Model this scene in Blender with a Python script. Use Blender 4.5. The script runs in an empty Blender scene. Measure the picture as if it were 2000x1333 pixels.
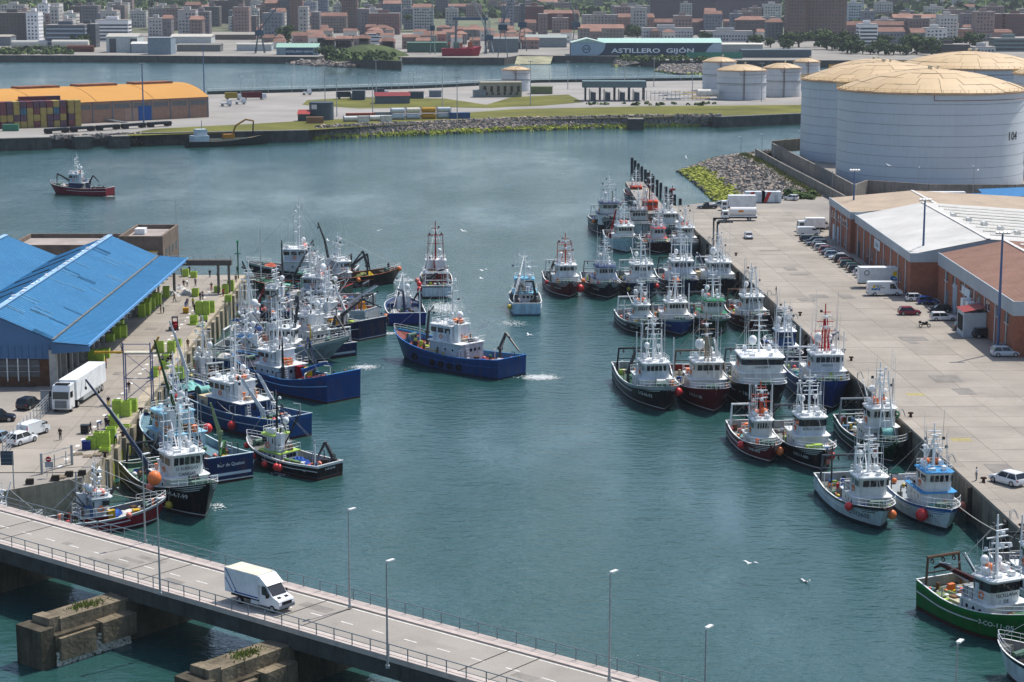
import bpy, bmesh, math, random
from math import sin, cos, pi, radians, sqrt
from mathutils import Vector, Matrix
random.seed(11)
scene = bpy.context.scene
COL = scene.collection
# ------------------------------------------------------------------ camera, sky, sun, exposure
CAM_H = 64.0 # metres above the water
PITCH = math.atan(716.5/3889.0) # the lens looks down about ten degrees
cam = bpy.data.cameras.new('camera'); cam.sensor_width = 36; cam.lens = 70.0
cam.clip_start = 1.0; cam.clip_end = 12000
camo = bpy.data.objects.new('camera', cam); COL.objects.link(camo)
camo.location = (0, 0, CAM_H); camo.rotation_euler = (pi/2-PITCH, 0, 0)
scene.camera = camo
SUN_AZ, SUN_EL = radians(47), radians(60)
world = bpy.data.worlds.new('World'); scene.world = world; world.use_nodes = True
wn = world.node_tree.nodes; wl = world.node_tree.links
sky = wn.new('ShaderNodeTexSky'); sky.sky_type = 'NISHITA'; sky.sun_disc = False
sky.sun_elevation = SUN_EL; sky.sun_rotation = SUN_AZ; sky.altitude = 0
sky.air_density = 1.0; sky.dust_density = 1.6; sky.ozone_density = 1.5
wl.new(sky.outputs[0], wn['Background'].inputs[0]); wn['Background'].inputs[1].default_value = 0.125
sun = bpy.data.lights.new('sun', 'SUN'); sun.energy = 3.75; sun.angle = radians(0.53); sun.color = (1, .955, .89)
suno = bpy.data.objects.new('sun', sun); COL.objects.link(suno)
sv = Vector((sin(SUN_AZ)*cos(SUN_EL), cos(SUN_AZ)*cos(SUN_EL), sin(SUN_EL)))
suno.rotation_euler = (-sv).to_track_quat('-Z', 'Y').to_euler()
scene.view_settings.view_transform = 'Standard'; scene.view_settings.look = 'None'
scene.view_settings.exposure = 0.44; scene.view_settings.gamma = 1.0
scene.view_settings.use_curve_mapping = False
cy = scene.cycles if hasattr(scene, 'cycles')else None
if cy:
 cy.max_bounces = 6; cy.diffuse_bounces = 2; cy.glossy_bounces = 3; cy.transmission_bounces = 2
 cy.volume_bounces = 0; cy.use_denoising = True; cy.caustics_reflective = False; cy.caustics_refractive = False
# ------------------------------------------------------------------ survey: where a point of the photograph lies on a level plane
_F = 3889.0; _ct, _st = cos(PITCH), sin(PITCH)
def G(px, py, z=0.0):
 u = (px-1000)/_F; v = (py-666.5)/_F
 t = (z-CAM_H)/(-_st-v*_ct)
 return Vector((u*t, (_ct-v*_st)*t, z))
def at(px, py, Y):
 u = (px-1000)/_F; v = (py-666.5)/_F
 t = Y/(_ct-v*_st)
 return Vector((u*t, Y, CAM_H+(-_st-v*_ct)*t))
def lerp(a, b, t):return a+(b-a)*t
def sm(t):t = max(0, min(1, t)); return t*t*(3-2*t)
def lin(h):
 if not isinstance(h, str):return tuple(h)
 h = h.lstrip('#'); o = []
 for i in(0, 2, 4):
  c = int(h[i:i+2], 16)/255; o.append(c/12.92 if c<=.04045 else((c+.055)/1.055)**2.4)
 return tuple(o)
# ------------------------------------------------------------------ materials
MATS = {}
def M(name, col=None, rough=.6, metal=0., var=.12, scale=.6, streak=0., rust=None, grain=0., bump=0., spec=.5, rand=0., stain=0.):
 """painted / mineral surface: colour with uneven tone, optional vertical streaks and rust or dirt"""
 if name in MATS:return MATS[name]
 m = bpy.data.materials.new(name); m.use_nodes = True; MATS[name] = m
 nt = m.node_tree; N = nt.nodes; Lk = nt.links; b = N['Principled BSDF']
 c = lin(col)
 b.inputs['Roughness'].default_value = rough; b.inputs['Metallic'].default_value = metal
 b.inputs['Specular IOR Level'].default_value = spec if rough<.6 else .15
 geo = N.new('ShaderNodeNewGeometry')
 n1 = N.new('ShaderNodeTexNoise'); n1.inputs['Scale'].default_value = scale; n1.inputs['Detail'].default_value = 5; n1.inputs['Roughness'].default_value = .62
 Lk.new(geo.outputs['Position'], n1.inputs['Vector'])
 mr = N.new('ShaderNodeMapRange'); mr.inputs['From Min'].default_value = .3; mr.inputs['From Max'].default_value = .7
 mr.inputs['To Min'].default_value = 1-var; mr.inputs['To Max'].default_value = 1+var
 Lk.new(n1.outputs['Fac'], mr.inputs['Value'])
 vm = N.new('ShaderNodeVectorMath'); vm.operation = 'SCALE'; vm.inputs[0].default_value = c
 Lk.new(mr.outputs[0], vm.inputs['Scale']); out = vm.outputs[0]
 if rand:
  oi = N.new('ShaderNodeObjectInfo'); r2 = N.new('ShaderNodeMapRange'); r2.inputs['To Min'].default_value = 1-rand; r2.inputs['To Max'].default_value = 1+rand
  Lk.new(oi.outputs['Random'], r2.inputs['Value'])
  v2 = N.new('ShaderNodeVectorMath'); v2.operation = 'SCALE'; Lk.new(out, v2.inputs[0]); Lk.new(r2.outputs[0], v2.inputs['Scale']); out = v2.outputs[0]
 if grain:
  n3 = N.new('ShaderNodeTexNoise'); n3.inputs['Scale'].default_value = 9; n3.inputs['Detail'].default_value = 3
  Lk.new(geo.outputs['Position'], n3.inputs['Vector'])
  r3 = N.new('ShaderNodeMapRange'); r3.inputs['From Min'].default_value = .3; r3.inputs['From Max'].default_value = .7
  r3.inputs['To Min'].default_value = 1-grain; r3.inputs['To Max'].default_value = 1+grain; Lk.new(n3.outputs['Fac'], r3.inputs['Value'])
  v3 = N.new('ShaderNodeVectorMath'); v3.operation = 'SCALE'; Lk.new(out, v3.inputs[0]); Lk.new(r3.outputs[0], v3.inputs['Scale']); out = v3.outputs[0]
 if stain: # oil and wet stains with soft edges
  n4 = N.new('ShaderNodeTexNoise'); n4.inputs['Scale'].default_value = .16; n4.inputs['Detail'].default_value = 7; n4.inputs['Roughness'].default_value = .68; n4.inputs['Distortion'].default_value = .8
  Lk.new(geo.outputs['Position'], n4.inputs['Vector']); r4 = N.new('ShaderNodeMapRange'); r4.inputs['From Min'].default_value = .52; r4.inputs['From Max'].default_value = .66; r4.inputs['To Min'].default_value = 1; r4.inputs['To Max'].default_value = 1-stain
  Lk.new(n4.outputs['Fac'], r4.inputs['Value']); v4 = N.new('ShaderNodeVectorMath'); v4.operation = 'SCALE'; Lk.new(out, v4.inputs[0]); Lk.new(r4.outputs[0], v4.inputs['Scale']); out = v4.outputs[0]
 if streak:
  mp = N.new('ShaderNodeVectorMath'); mp.operation = 'MULTIPLY'; mp.inputs[1].default_value = (1.3, 1.3, .12)
  Lk.new(geo.outputs['Position'], mp.inputs[0])
  n2 = N.new('ShaderNodeTexNoise'); n2.inputs['Scale'].default_value = 1.0; n2.inputs['Detail'].default_value = 6; n2.inputs['Roughness'].default_value = .7
  Lk.new(mp.outputs[0], n2.inputs['Vector'])
  rr = N.new('ShaderNodeMapRange'); rr.inputs['From Min'].default_value = .5; rr.inputs['From Max'].default_value = .72
  rr.inputs['To Min'].default_value = 0; rr.inputs['To Max'].default_value = streak; Lk.new(n2.outputs['Fac'], rr.inputs['Value'])
  mx = N.new('ShaderNodeMix'); mx.data_type = 'RGBA'; Lk.new(rr.outputs[0], mx.inputs['Factor']); Lk.new(out, mx.inputs['A'])
  mx.inputs['B'].default_value = (*lin(rust or '#3a2a1e'), 1); out = mx.outputs['Result']
 Lk.new(out, b.inputs['Base Color'])
 if bump:
  bp = N.new('ShaderNodeBump'); bp.inputs['Strength'].default_value = .6; bp.inputs['Distance'].default_value = bump
  nb = N.new('ShaderNodeTexNoise'); nb.inputs['Scale'].default_value = 2.2; nb.inputs['Detail'].default_value = 6
  Lk.new(geo.outputs['Position'], nb.inputs['Vector']); Lk.new(nb.outputs['Fac'], bp.inputs['Height']); Lk.new(bp.outputs[0], b.inputs['Normal'])
 return m
def P(hexc, rough=.45, streak=.25):
 """ship / vehicle / building paint of one colour"""
 return M('paint_'+hexc.lstrip('#'), hexc, rough=rough, var=.14, scale=.8, streak=streak, spec=.12, grain=.05, rust='#5a4030' if streak>.2 else None)
def glass():
 return M('dark_glass', (.012, .016, .02), rough=.08, var=.05, spec=.6)
# ------------------------------------------------------------------ mesh builder
class MB:
 def __init__(s):s.v = []; s.f = []; s.m = []; s.k = 0
 def mat(s, k):s.k = k; return s
 def add(s, vs, fs, xf=None):
  o = len(s.v)
  s.v+=[tuple(xf@Vector(p))for p in vs]if xf else[tuple(p)for p in vs]
  for f in fs:s.f.append([i+o for i in f]); s.m.append(s.k)
  return s
 def box(s, cx, cy, cz, sx, sy, sz, rz=0, ry=0, taper=1.0, rx=0):
  x, y, z = sx/2, sy/2, sz/2
  vs = [(-x, -y, -z), (x, -y, -z), (x, y, -z), (-x, y, -z), (-x*taper, -y*taper, z), (x*taper, -y*taper, z), (x*taper, y*taper, z), (-x*taper, y*taper, z)]
  fs = [(0, 3, 2, 1), (4, 5, 6, 7), (0, 1, 5, 4), (1, 2, 6, 5), (2, 3, 7, 6), (3, 0, 4, 7)]
  return s.add(vs, fs, Matrix.Translation((cx, cy, cz))@Matrix.Rotation(rz, 4, 'Z')@Matrix.Rotation(ry, 4, 'Y')@Matrix.Rotation(rx, 4, 'X'))
 def bx(s, x0, x1, y0, y1, z0, z1):return s.box((x0+x1)/2, (y0+y1)/2, (z0+z1)/2, x1-x0, y1-y0, z1-z0)
 def tube(s, a, b, r, r2=None, n=6, cap=True):
  a, b = Vector(a), Vector(b); r2 = r if r2 is None else r2
  d = (b-a);
  if d.length<1e-6:return s
  q = d.to_track_quat('Z', 'Y'); vs = []
  for p, rr in((a, r), (b, r2)):
   for i in range(n):
    g = 2*pi*i/n; vs.append(p+q@Vector((cos(g)*rr, sin(g)*rr, 0)))
  fs = [(i, (i+1)%n, n+(i+1)%n, n+i)for i in range(n)]
  if cap:fs+=[tuple(range(n))[::-1], tuple(range(n, 2*n))]
  return s.add(vs, fs)
 def path(s, pts, r, n=5):
  for a, b in zip(pts[:-1], pts[1:]):s.tube(a, b, r, n=n)
  return s
 def loft(s, rings, close=True, cap0=True, cap1=True):
  n = len(rings[0]); vs = [p for r in rings for p in r]; fs = []
  for i in range(len(rings)-1):
   for j in range(n if close else n-1):
    a = i*n+j; b = i*n+(j+1)%n; fs.append((a, b, b+n, a+n))
  if cap0:fs.append(tuple(range(n))[::-1])
  if cap1:fs.append(tuple(range((len(rings)-1)*n, len(rings)*n)))
  return s.add(vs, fs)
 def prism(s, pts, z0, z1):
  n = len(pts)
  vs = [(p[0], p[1], z0)for p in pts]+[(p[0], p[1], z1)for p in pts]
  return s.add(vs, [tuple(range(n))[::-1], tuple(range(n, 2*n))]+[(i, (i+1)%n, n+(i+1)%n, n+i)for i in range(n)])
 def extr(s, pts, y0, y1):
  """profile in x,z pulled along y"""
  n = len(pts)
  vs = [(p[0], y0, p[1])for p in pts]+[(p[0], y1, p[1])for p in pts]
  return s.add(vs, [tuple(range(n)), tuple(range(n, 2*n))[::-1]]+[(i, n+i, n+(i+1)%n, (i+1)%n)for i in range(n)])
 def ball(s, c, r, seg=10, rings=6, sz=1.0):
  vs = [(c[0], c[1], c[2]-r*sz)]
  for i in range(1, rings):
   a = -pi/2+pi*i/rings
   for j in range(seg):
    g = 2*pi*j/seg; vs.append((c[0]+r*cos(a)*cos(g), c[1]+r*cos(a)*sin(g), c[2]+r*sin(a)*sz))
  vs.append((c[0], c[1], c[2]+r*sz)); fs = []
  for j in range(seg):fs.append((0, 1+(j+1)%seg, 1+j))
  for i in range(rings-2):
   for j in range(seg):
    a = 1+i*seg+j; b = 1+i*seg+(j+1)%seg; fs.append((a, b, b+seg, a+seg))
  t = len(vs)-1; o = 1+(rings-2)*seg
  for j in range(seg):fs.append((o+j, o+(j+1)%seg, t))
  return s.add(vs, fs)
 def ring(s, c, R, r, axis=(0, 0, 1), n=14, k=6):
  q = Vector(axis).to_track_quat('Z', 'Y'); c = Vector(c); vs = []; fs = []
  for i in range(n):
   g = 2*pi*i/n
   for j in range(k):
    h = 2*pi*j/k; vs.append(c+q@Vector(((R+r*cos(h))*cos(g), (R+r*cos(h))*sin(g), r*sin(h))))
  for i in range(n):
   for j in range(k):
    fs.append((i*k+j, ((i+1)%n)*k+j, ((i+1)%n)*k+(j+1)%k, i*k+(j+1)%k))
  return s.add(vs, fs)
 def mesh(s, name, mats, smooth=None):
  me = bpy.data.meshes.new(name); me.from_pydata(s.v, [], s.f)
  if not isinstance(mats, (list, tuple)):mats = [mats]
  for m in mats:me.materials.append(m)
  if len(mats)>1:me.polygons.foreach_set('material_index', s.m)
  if smooth is not None:
   me.polygons.foreach_set('use_smooth', [True]*len(me.polygons)); me.set_sharp_from_angle(angle=radians(smooth))
  me.update(); return me
 def build(s, name, mats, parent=None, smooth=None, loc=None, rz=None):
  return link(name, s.mesh(name, mats, smooth), parent, loc, rz)
def link(name, me, parent=None, loc=None, rz=None):
 o = bpy.data.objects.new(name, me); COL.objects.link(o)
 if parent:o.parent = parent
 if loc is not None:o.location = loc
 if rz is not None:o.rotation_euler = (0, 0, rz)
 return o
USED = {}
def nth(i):i+=1; return f"{i}{'th' if 10 < i % 100 < 14 else {1: 'st', 2: 'nd', 3: 'rd'}.get(i % 10, 'th')}"
def tag(o, label=None, cat=None, group=None, kind=None):
 if label:o['label'] = label; USED.setdefault(label, []).append(o)
 if cat:o['category'] = cat
 if group:o['group'] = group
 if kind:o['kind'] = kind
 return o
def thing(name, label, cat, loc=(0, 0, 0), rz=0, group=None):
 return tag(link(name, None, None, loc, rz), label, cat, group)
def struct(o):o['kind'] = 'structure'; return o
def stuff(o):o['kind'] = 'stuff'; return o
def copy_tree(o, parent=None):
 c = o.copy(); COL.objects.link(c); c.parent = parent
 for ch in KIDS(o):copy_tree(ch, c)
 return c
def KIDS(o):return[c for c in o.children]
_txt = {}
_tmp = bpy.data.scenes.new('workbench')
def evaluated(ob):
 """mesh of an object with its modifiers, evaluated in a scratch scene"""
 _tmp.collection.objects.link(ob)
 with bpy.context.temp_override(scene=_tmp, view_layer=_tmp.view_layers[0]):dg = bpy.context.evaluated_depsgraph_get()
 me = bpy.data.meshes.new_from_object(ob.evaluated_get(dg)); _tmp.collection.objects.unlink(ob); return me
def text_mesh(s, size=1.0, bold=0.0):
 """flat lettering: vertices (u, v) and faces"""
 k = (s, bold)
 if k not in _txt:
  cu = bpy.data.curves.new('lettering', 'FONT'); cu.body = s; cu.size = 1; cu.resolution_u = 2; cu.offset = bold; cu.align_x = 'CENTER'
  ob = bpy.data.objects.new('lettering', cu); me = evaluated(ob)
  _txt[k] = ([(v.co.x, v.co.y)for v in me.vertices], [tuple(p.vertices)for p in me.polygons])
  bpy.data.objects.remove(ob); bpy.data.curves.remove(cu); bpy.data.meshes.remove(me)
 vs, fs = _txt[k]
 return[(a*size, b*size)for a, b in vs], fs
def lettering(s, size, fn, mat, parent, name='lettering', bold=0.01):
 vs, fs = text_mesh(s, size, bold)
 me = bpy.data.meshes.new(name); me.from_pydata([tuple(fn(u, v))for u, v in vs], [], fs); me.materials.append(mat)
 return stuff(link(name, me, parent))
# ================================================================== SETTING
ZQ = 4.5 # quay level above the water
# ---- water
def water_mat():
 m = bpy.data.materials.new('harbour_water'); m.use_nodes = True
 nt = m.node_tree; N = nt.nodes; Lk = nt.links; b = N['Principled BSDF']
 b.inputs['Roughness'].default_value = .10; b.inputs['IOR'].default_value = 1.5
 geo = N.new('ShaderNodeNewGeometry')
 def nz(sc, det, vec, rough=.55):
  mu = N.new('ShaderNodeVectorMath'); mu.operation = 'MULTIPLY'; mu.inputs[1].default_value = vec; Lk.new(geo.outputs['Position'], mu.inputs[0])
  n = N.new('ShaderNodeTexNoise'); n.inputs['Scale'].default_value = sc; n.inputs['Detail'].default_value = det; n.inputs['Roughness'].default_value = rough
  Lk.new(mu.outputs[0], n.inputs['Vector']); return n.outputs['Fac']
 a = nz(.55, 5, (.75, 1.25, 1)); c = nz(.11, 3, (.6, 1.3, 1)); d = nz(1.9, 3, (.8, 1.2, 1)); g = nz(.016, 5, (1, .5, 1), .65)
 w1 = N.new('ShaderNodeMath'); w1.operation = 'MULTIPLY_ADD'; Lk.new(c, w1.inputs[0]); w1.inputs[1].default_value = 1.1; Lk.new(a, w1.inputs[2])
 w2 = N.new('ShaderNodeMath'); w2.operation = 'MULTIPLY_ADD'; Lk.new(d, w2.inputs[0]); w2.inputs[1].default_value = .3; Lk.new(w1.outputs[0], w2.inputs[2])
 # wind patches: calmer and rougher stretches
 mr = N.new('ShaderNodeMapRange'); mr.inputs['From Min'].default_value = .38; mr.inputs['From Max'].default_value = .62; mr.inputs['To Min'].default_value = .15; mr.inputs['To Max'].default_value = .55
 Lk.new(g, mr.inputs['Value'])
 bp = N.new('ShaderNodeBump'); bp.inputs['Distance'].default_value = 1.0; Lk.new(mr.outputs[0], bp.inputs['Strength']); Lk.new(w2.outputs[0], bp.inputs['Height'])
 Lk.new(bp.outputs[0], b.inputs['Normal'])
 cr = N.new('ShaderNodeMix'); cr.data_type = 'RGBA'; cr.inputs['A'].default_value = (.016, .060, .055, 1); cr.inputs['B'].default_value = (.023, .076, .073, 1)
 Lk.new(g, cr.inputs['Factor']); Lk.new(cr.outputs['Result'], b.inputs['Base Color'])
 return m
w = MB(); w.add([(-2500, -300, 0), (2500, -300, 0), (2500, 1560, 0), (-2500, 1560, 0)], [(0, 1, 2, 3)])
struct(w.build('water', water_mat()))
conc = M('quay_concrete', (.285, .255, .216), rough=.85, var=.16, scale=.09, grain=.10, rand=.08, stain=.10)
conc2 = M('apron_concrete', (.26, .238, .21), rough=.88, var=.2, scale=.05, grain=.12, stain=.10)
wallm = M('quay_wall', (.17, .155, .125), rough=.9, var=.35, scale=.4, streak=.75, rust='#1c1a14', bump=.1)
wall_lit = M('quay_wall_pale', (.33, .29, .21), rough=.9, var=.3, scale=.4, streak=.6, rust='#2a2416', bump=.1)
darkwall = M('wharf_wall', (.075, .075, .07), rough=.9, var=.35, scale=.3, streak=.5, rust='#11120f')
algae = M('green_algae', (.23, .25, .03), rough=.8, var=.45, scale=.9, grain=.3)
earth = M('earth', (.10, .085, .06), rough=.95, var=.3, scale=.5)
asph = M('asphalt', (.285, .262, .232), rough=.9, var=.13, scale=.12, grain=.1, stain=.10)
white_line = M('road_paint', (.66, .65, .6), rough=.7, var=.25, scale=2.5)
paver = M('kerb_stone', (.44, .38, .345), rough=.85, var=.15, scale=1.2, grain=.1)
grass = M('grass', (.115, .115, .022), rough=.95, var=.35, scale=.045, grain=.25)
yardm = M('yard_ground', (.27, .255, .235), rough=.9, var=.18, scale=.03, grain=.08)
steel_blue = M('rail_steel', (.16, .20, .22), rough=.5, var=.2, scale=3)
galv = M('galvanised', (.38, .40, .42), rough=.45, metal=.3, var=.15, scale=2)
black_m = M('black_rubber', (.018, .018, .02), rough=.7, var=.3)
def sheet(name, pts, z, mat):
 b = MB(); b.add([(p[0], p[1], z)for p in pts], [tuple(range(len(pts)))]); return struct(b.build(name, mat))
def block(name, pts, z0, z1, mats):
 """land block: top face in mats[0], sides in mats[1]"""
 b = MB(); n = len(pts)
 b.add([(p[0], p[1], z1)for p in pts], [tuple(range(n))]); b.mat(1)
 b.add([(p[0], p[1], z0)for p in pts]+[(p[0], p[1], z1)for p in pts], [(i, (i+1)%n, n+(i+1)%n, n+i)for i in range(n)])
 return struct(b.build(name, mats))
# ---- right quay ------------------------------------------------------------
def xq(y):return 55.5-(y-208.5)*(14.3/306.4) # its water edge
QR = [(xq(150), 150), (300, 150), (300, 655), (95, 655), (84, 640), (74.9, 535), (55, 529), (xq(517), 517)]
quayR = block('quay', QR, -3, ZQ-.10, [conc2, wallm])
# cope stones along the edge and slabs over the apron
cop = None
y = 170
while y<516:
 L = 5.2; x0 = xq(y+L/2); b = MB()
 if cop is None:
  b.box(0, 0, 0, 1.5, L-.05, .34); cop = b.mesh('cope_stone', conc)
 link('cope_stone', cop, quayR, (x0+.70, y+L/2, ZQ-.13), -.0466*-1.0); y+=L
slabm = {}
for iy in range(54):
 yy = 170+iy*6.4
 for ix in range(5):
  wd = (5.6, 6.6, 6.6, 7.4, 7.4)[ix]; xo = (1.5, 7.1, 13.7, 20.3, 27.7)[ix]
  cx = xq(yy+3.2)+xo+wd/2
  if yy>505 and ix>2:continue
  if ix not in slabm:
   b = MB(); b.box(0, 0, 0, wd-.05, 6.34, .16); slabm[ix] = b.mesh('slab', conc)
  link('slab', slabm[ix], quayR, (cx, yy+3.2, ZQ-.08+random.uniform(-.008, .008)), .0466)
# piles of the quay face: dark vertical timbers and ladders
for i in range(22):
 yy = 200+i*14.5; b = MB(); b.box(0, 0, 0, .5, .45, 4.6)
 tag(b.build('timber_fender', M('old_timber', (.05, .042, .032), rough=.9, var=.4, scale=3), quayR, loc=(xq(yy)-.26, yy, 1.9)))
# jetty running out along the piles
JET = [(34.2, 510), (40.6, 510), (39.0, 590), (33.6, 590)]
jet = block('jetty', JET, 2.2, 3.4, [conc2, wallm])
# ---- left quay ---------------------------------------------------------------
QL = [(-51.2, 243), (-53.6, 396), (-69, 397), (-130, 412), (-300, 412), (-300, 190), (-120, 190), (-62, 224.5), (-51.8, 233)]
def xql(y):return-51.2-(y-243)*(2.4/153)
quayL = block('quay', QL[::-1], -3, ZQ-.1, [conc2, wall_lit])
copL = None; y = 244
while y<394:
 L = 4.0; b = MB()
 if copL is None:b.box(0, 0, 0, 1.6, L-.06, .4); copL = b.mesh('cope_stone', M('old_cope', (.36, .31, .23), rough=.9, var=.25, scale=.7, grain=.15, rand=.12, bump=.05))
 link('cope_stone', copL, quayL, (xql(y+2)-.74, y+2, ZQ-.14+random.uniform(-.015, .015)), .0157); y+=L
slL = {}
for iy in range(26):
 yy = 235+iy*6.2
 for ix in range(3):
  b = MB()
  if ix not in slL:b.box(0, 0, 0, 5.4, 6.15, .16); slL[ix] = b.mesh('slab', conc)
  if yy>391:continue
  link('slab', slL[ix], quayL, (xql(yy+3)-1.6-2.73-ix*5.45, yy+3.1, ZQ-.08+random.uniform(-.008, .008)), .0157)
# piers of the old wall with algae between them
for i in range(26):
 yy = 245+i*5.9
 MB().box(0, 0, 0, .7, 2.2, 5.6, taper=.93).build('buttress', wall_lit, quayL, loc=(xql(yy)+.18, yy, 1.1))
 b = MB(); b.mat(0); b.add([(.0, -1.8, -1), (.0, 1.8, -1), (.0, 1.7, 1.2+random.random()*1.8), (.0, 0, 2.0+random.random()), (.0, -1.7, 1.0+random.random()*1.6)], [(0, 1, 2, 3, 4)])
 b.build('algae_patch', algae, quayL, loc=(xql(yy+2.9)+.06, yy+2.95, .1))
# worn white parking dashes on the left quay
for i in range(40):
 yy = 238+i*3.6
 b = MB(); b.box(0, 0, 0, .5, 1.0, .012); tag(b.build('painted_dash', white_line, quayL, loc=(xql(yy)-4.4+random.uniform(-.1, .1), yy, ZQ+.012)))
# yellow ladders / worn yellow marks on the right quay
for px, py in((1880, 862), (1790, 773)):
 p = G(px, py, ZQ)
 for k in range(4):
  MB().box(0, 0, 0, 2.6, .18, .012).build('painted_bar', M('yellow_paint', (.5, .42, .1), rough=.8, var=.3, scale=3), quayR, loc=(p.x, p.y+k*.5, ZQ+.012))
pat = M('repair_patch', (.205, .19, .17), rough=.9, var=.2, scale=.4, grain=.15)
for k in range(14):
 yy = random.uniform(215, 500); w_, h_ = random.uniform(1.2, 4.5), random.uniform(1.5, 7); x_ = xq(yy)+random.uniform(2.5, 17)
 MB().box(0, 0, 0, w_, h_, .012).build('repair_patch', pat, quayR, loc=(x_, yy, ZQ+.016+k*.0015), rz=.0466+random.choice((0, 0, .05)))
for k in range(12):
 yy = random.uniform(245, 385); MB().box(0, 0, 0, random.uniform(.8, 2.5), random.uniform(1, 4), .012).build('repair_patch', pat, quayL, loc=(xql(yy)-random.uniform(3, 11), yy, ZQ+.016+k*.0015), rz=.016)
for k in range(10): # ladder hoops at the quay edge
 yy = 214+k*26; x0 = xq(yy)+.1; MB().path([(x0, yy-.3, ZQ-.3), (x0, yy-.3, ZQ+.8), (x0+.5, yy-.3, ZQ+1.0), (x0+.9, yy-.3, ZQ)], .04, 5).build('ladder_hoop', galv, quayR); MB().path([(x0, yy+.3, ZQ-.3), (x0, yy+.3, ZQ+.8), (x0+.5, yy+.3, ZQ+1.0), (x0+.9, yy+.3, ZQ)], .04, 5).build('ladder_hoop', galv, quayR)
# ---- bollards ------------------------------------------------------------------
bolM = M('bollard_iron', (.06, .03, .022), rough=.8, var=.3, scale=4)
def bollard(x, y, lab):
 t = thing('bollard', lab, 'bollard', (x, y, ZQ), 0, 'mooring bollards on the quays')
 MB().tube((0, 0, 0), (0, 0, .5), .22, .17, 10).build('post', bolM, t, smooth=40)
 MB().box(0, 0, .58, .75, .4, .2, taper=.8).build('cap', bolM, t)
names = ['beside the fuel arms', 'near the standing man in white', 'by the big white-fronted boat', 'behind the moored blue boat', 'halfway along the right quay', 'close to the lower right edge', 'by the dark green boat']
for i, (px, py)in enumerate([(1432, 500), (1911, 943), (1640, 690), (1655, 705), (1556, 617), (1985, 1035), (1770, 815)]):
 p = G(px, py, ZQ); bollard(p.x+.6, p.y, 'rusty iron mooring bollard '+names[i])
for i, (px, py, s)in enumerate([(275, 806, 'beside the tall lime bin stack'), (240, 853, 'near the crouching worker'), (205, 893, 'at the near corner of the left quay')]):
 p = G(px, py, ZQ); bollard(p.x, p.y, 'rusty iron mooring bollard '+s)
# ---- riprap ----------------------------------------------------------------------
rockA = M('rock_grey', (.20, .19, .175), rough=.9, var=.35, scale=.35, grain=.15)
rockB = M('rock_pink', (.30, .245, .205), rough=.9, var=.3, scale=.3, grain=.15)
rockC = M('rock_dark', (.085, .085, .08), rough=.9, var=.3, scale=.3)
rockG = M('rock_algae', (.25, .27, .045), rough=.85, var=.5, scale=.6, grain=.2)
def rock(b, p, r, k):
 b.mat(k); vs = []
 for sx, sy, sz in((-1, -1, -1), (1, -1, -1), (1, 1, -1), (-1, 1, -1), (-1, -1, 1), (1, -1, 1), (1, 1, 1), (-1, 1, 1)):
  f = .75 if sz>0 else 1
  vs.append((sx*f*r*random.uniform(.55, 1), sy*f*r*random.uniform(.55, 1), sz*r*random.uniform(.4, .75)))
 b.add(vs, [(0, 3, 2, 1), (4, 5, 6, 7), (0, 1, 5, 4), (1, 2, 6, 5), (2, 3, 7, 6), (3, 0, 4, 7)], Matrix.Translation(p)@Matrix.Rotation(random.random()*6.3, 4, 'Z')@Matrix.Rotation(random.uniform(-.5, .5), 4, 'X'))
def riprap(name, label, top, toe, zt, z0, n, r, green=.35, weights=(5, 4, 2), group=None):
 """band of boulders between two lines"""
 b = MB()
 m = len(top)
 b.mat(2)
 b.add([(p[0], p[1], zt-.25)for p in top]+[(p[0], p[1], z0-.6)for p in toe], [(i, m+i, m+i+1, i+1)for i in range(m-1)])
 seg = []; tot = 0
 for i in range(m-1):
  L = (Vector(top[i+1][:2])-Vector(top[i][:2])).length+(Vector(toe[i+1][:2])-Vector(toe[i][:2])).length
  tot+=L; seg.append(tot)
 for _ in range(n):
  q = random.random()*tot; i = next(k for k, s in enumerate(seg)if s>=q)
  u = random.random(); t = random.random()
  a = Vector((*top[i][:2], zt)).lerp(Vector((*top[i+1][:2], zt)), u); c = Vector((*toe[i][:2], z0)).lerp(Vector((*toe[i+1][:2], z0)), u)
  p = a.lerp(c, t);
  k = 3 if t>1-green*random.uniform(.75, 1.15)else random.choices((0, 1, 2), weights)[0]
  if t>.96 and random.random()<.6:k = 2
  rock(b, p, r*random.uniform(.6, 1.25), k)
 o = b.build(name, [rockA, rockB, rockC, rockG]); stuff(o); tag(o, label, 'rocks', group); return o
def gp(pts, z):return[tuple(G(x, y, z)[:2])for x, y in pts]
# beside the right quay
riprap('riprap', 'rock slope with a bright green algae band beside the right quay',
gp([(1450, 304), (1490, 322), (1540, 352), (1592, 385)], ZQ+.6), gp([(1323, 336), (1345, 350), (1372, 372), (1400, 398)], 0), ZQ+.3, 0, 3600, .75, green=.36)
riprap('riprap', 'thin line of grey rocks along the far edge of the tank yard', gp([(1450, 304), (1500, 296), (1566, 288)], ZQ), gp([(1323, 336), (1400, 308), (1500, 299)], 0), ZQ, 0, 1500, .7, green=.03)
b = MB() # gravel path and grass strip along the bund wall
pl = gp([(1452, 301), (1492, 319), (1545, 350), (1600, 383)], ZQ); pr = gp([(1478, 299), (1515, 318), (1565, 346), (1640, 388)], ZQ)
b.add([(p[0], p[1], ZQ+.02)for p in pl]+[(p[0], p[1], ZQ+.02)for p in pr], [(i, 4+i, 5+i, 1+i)for i in range(3)]); struct(b.build('path', M('gravel_path', (.27, .235, .19), rough=.95, var=.2, scale=.4, grain=.2)))
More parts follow.
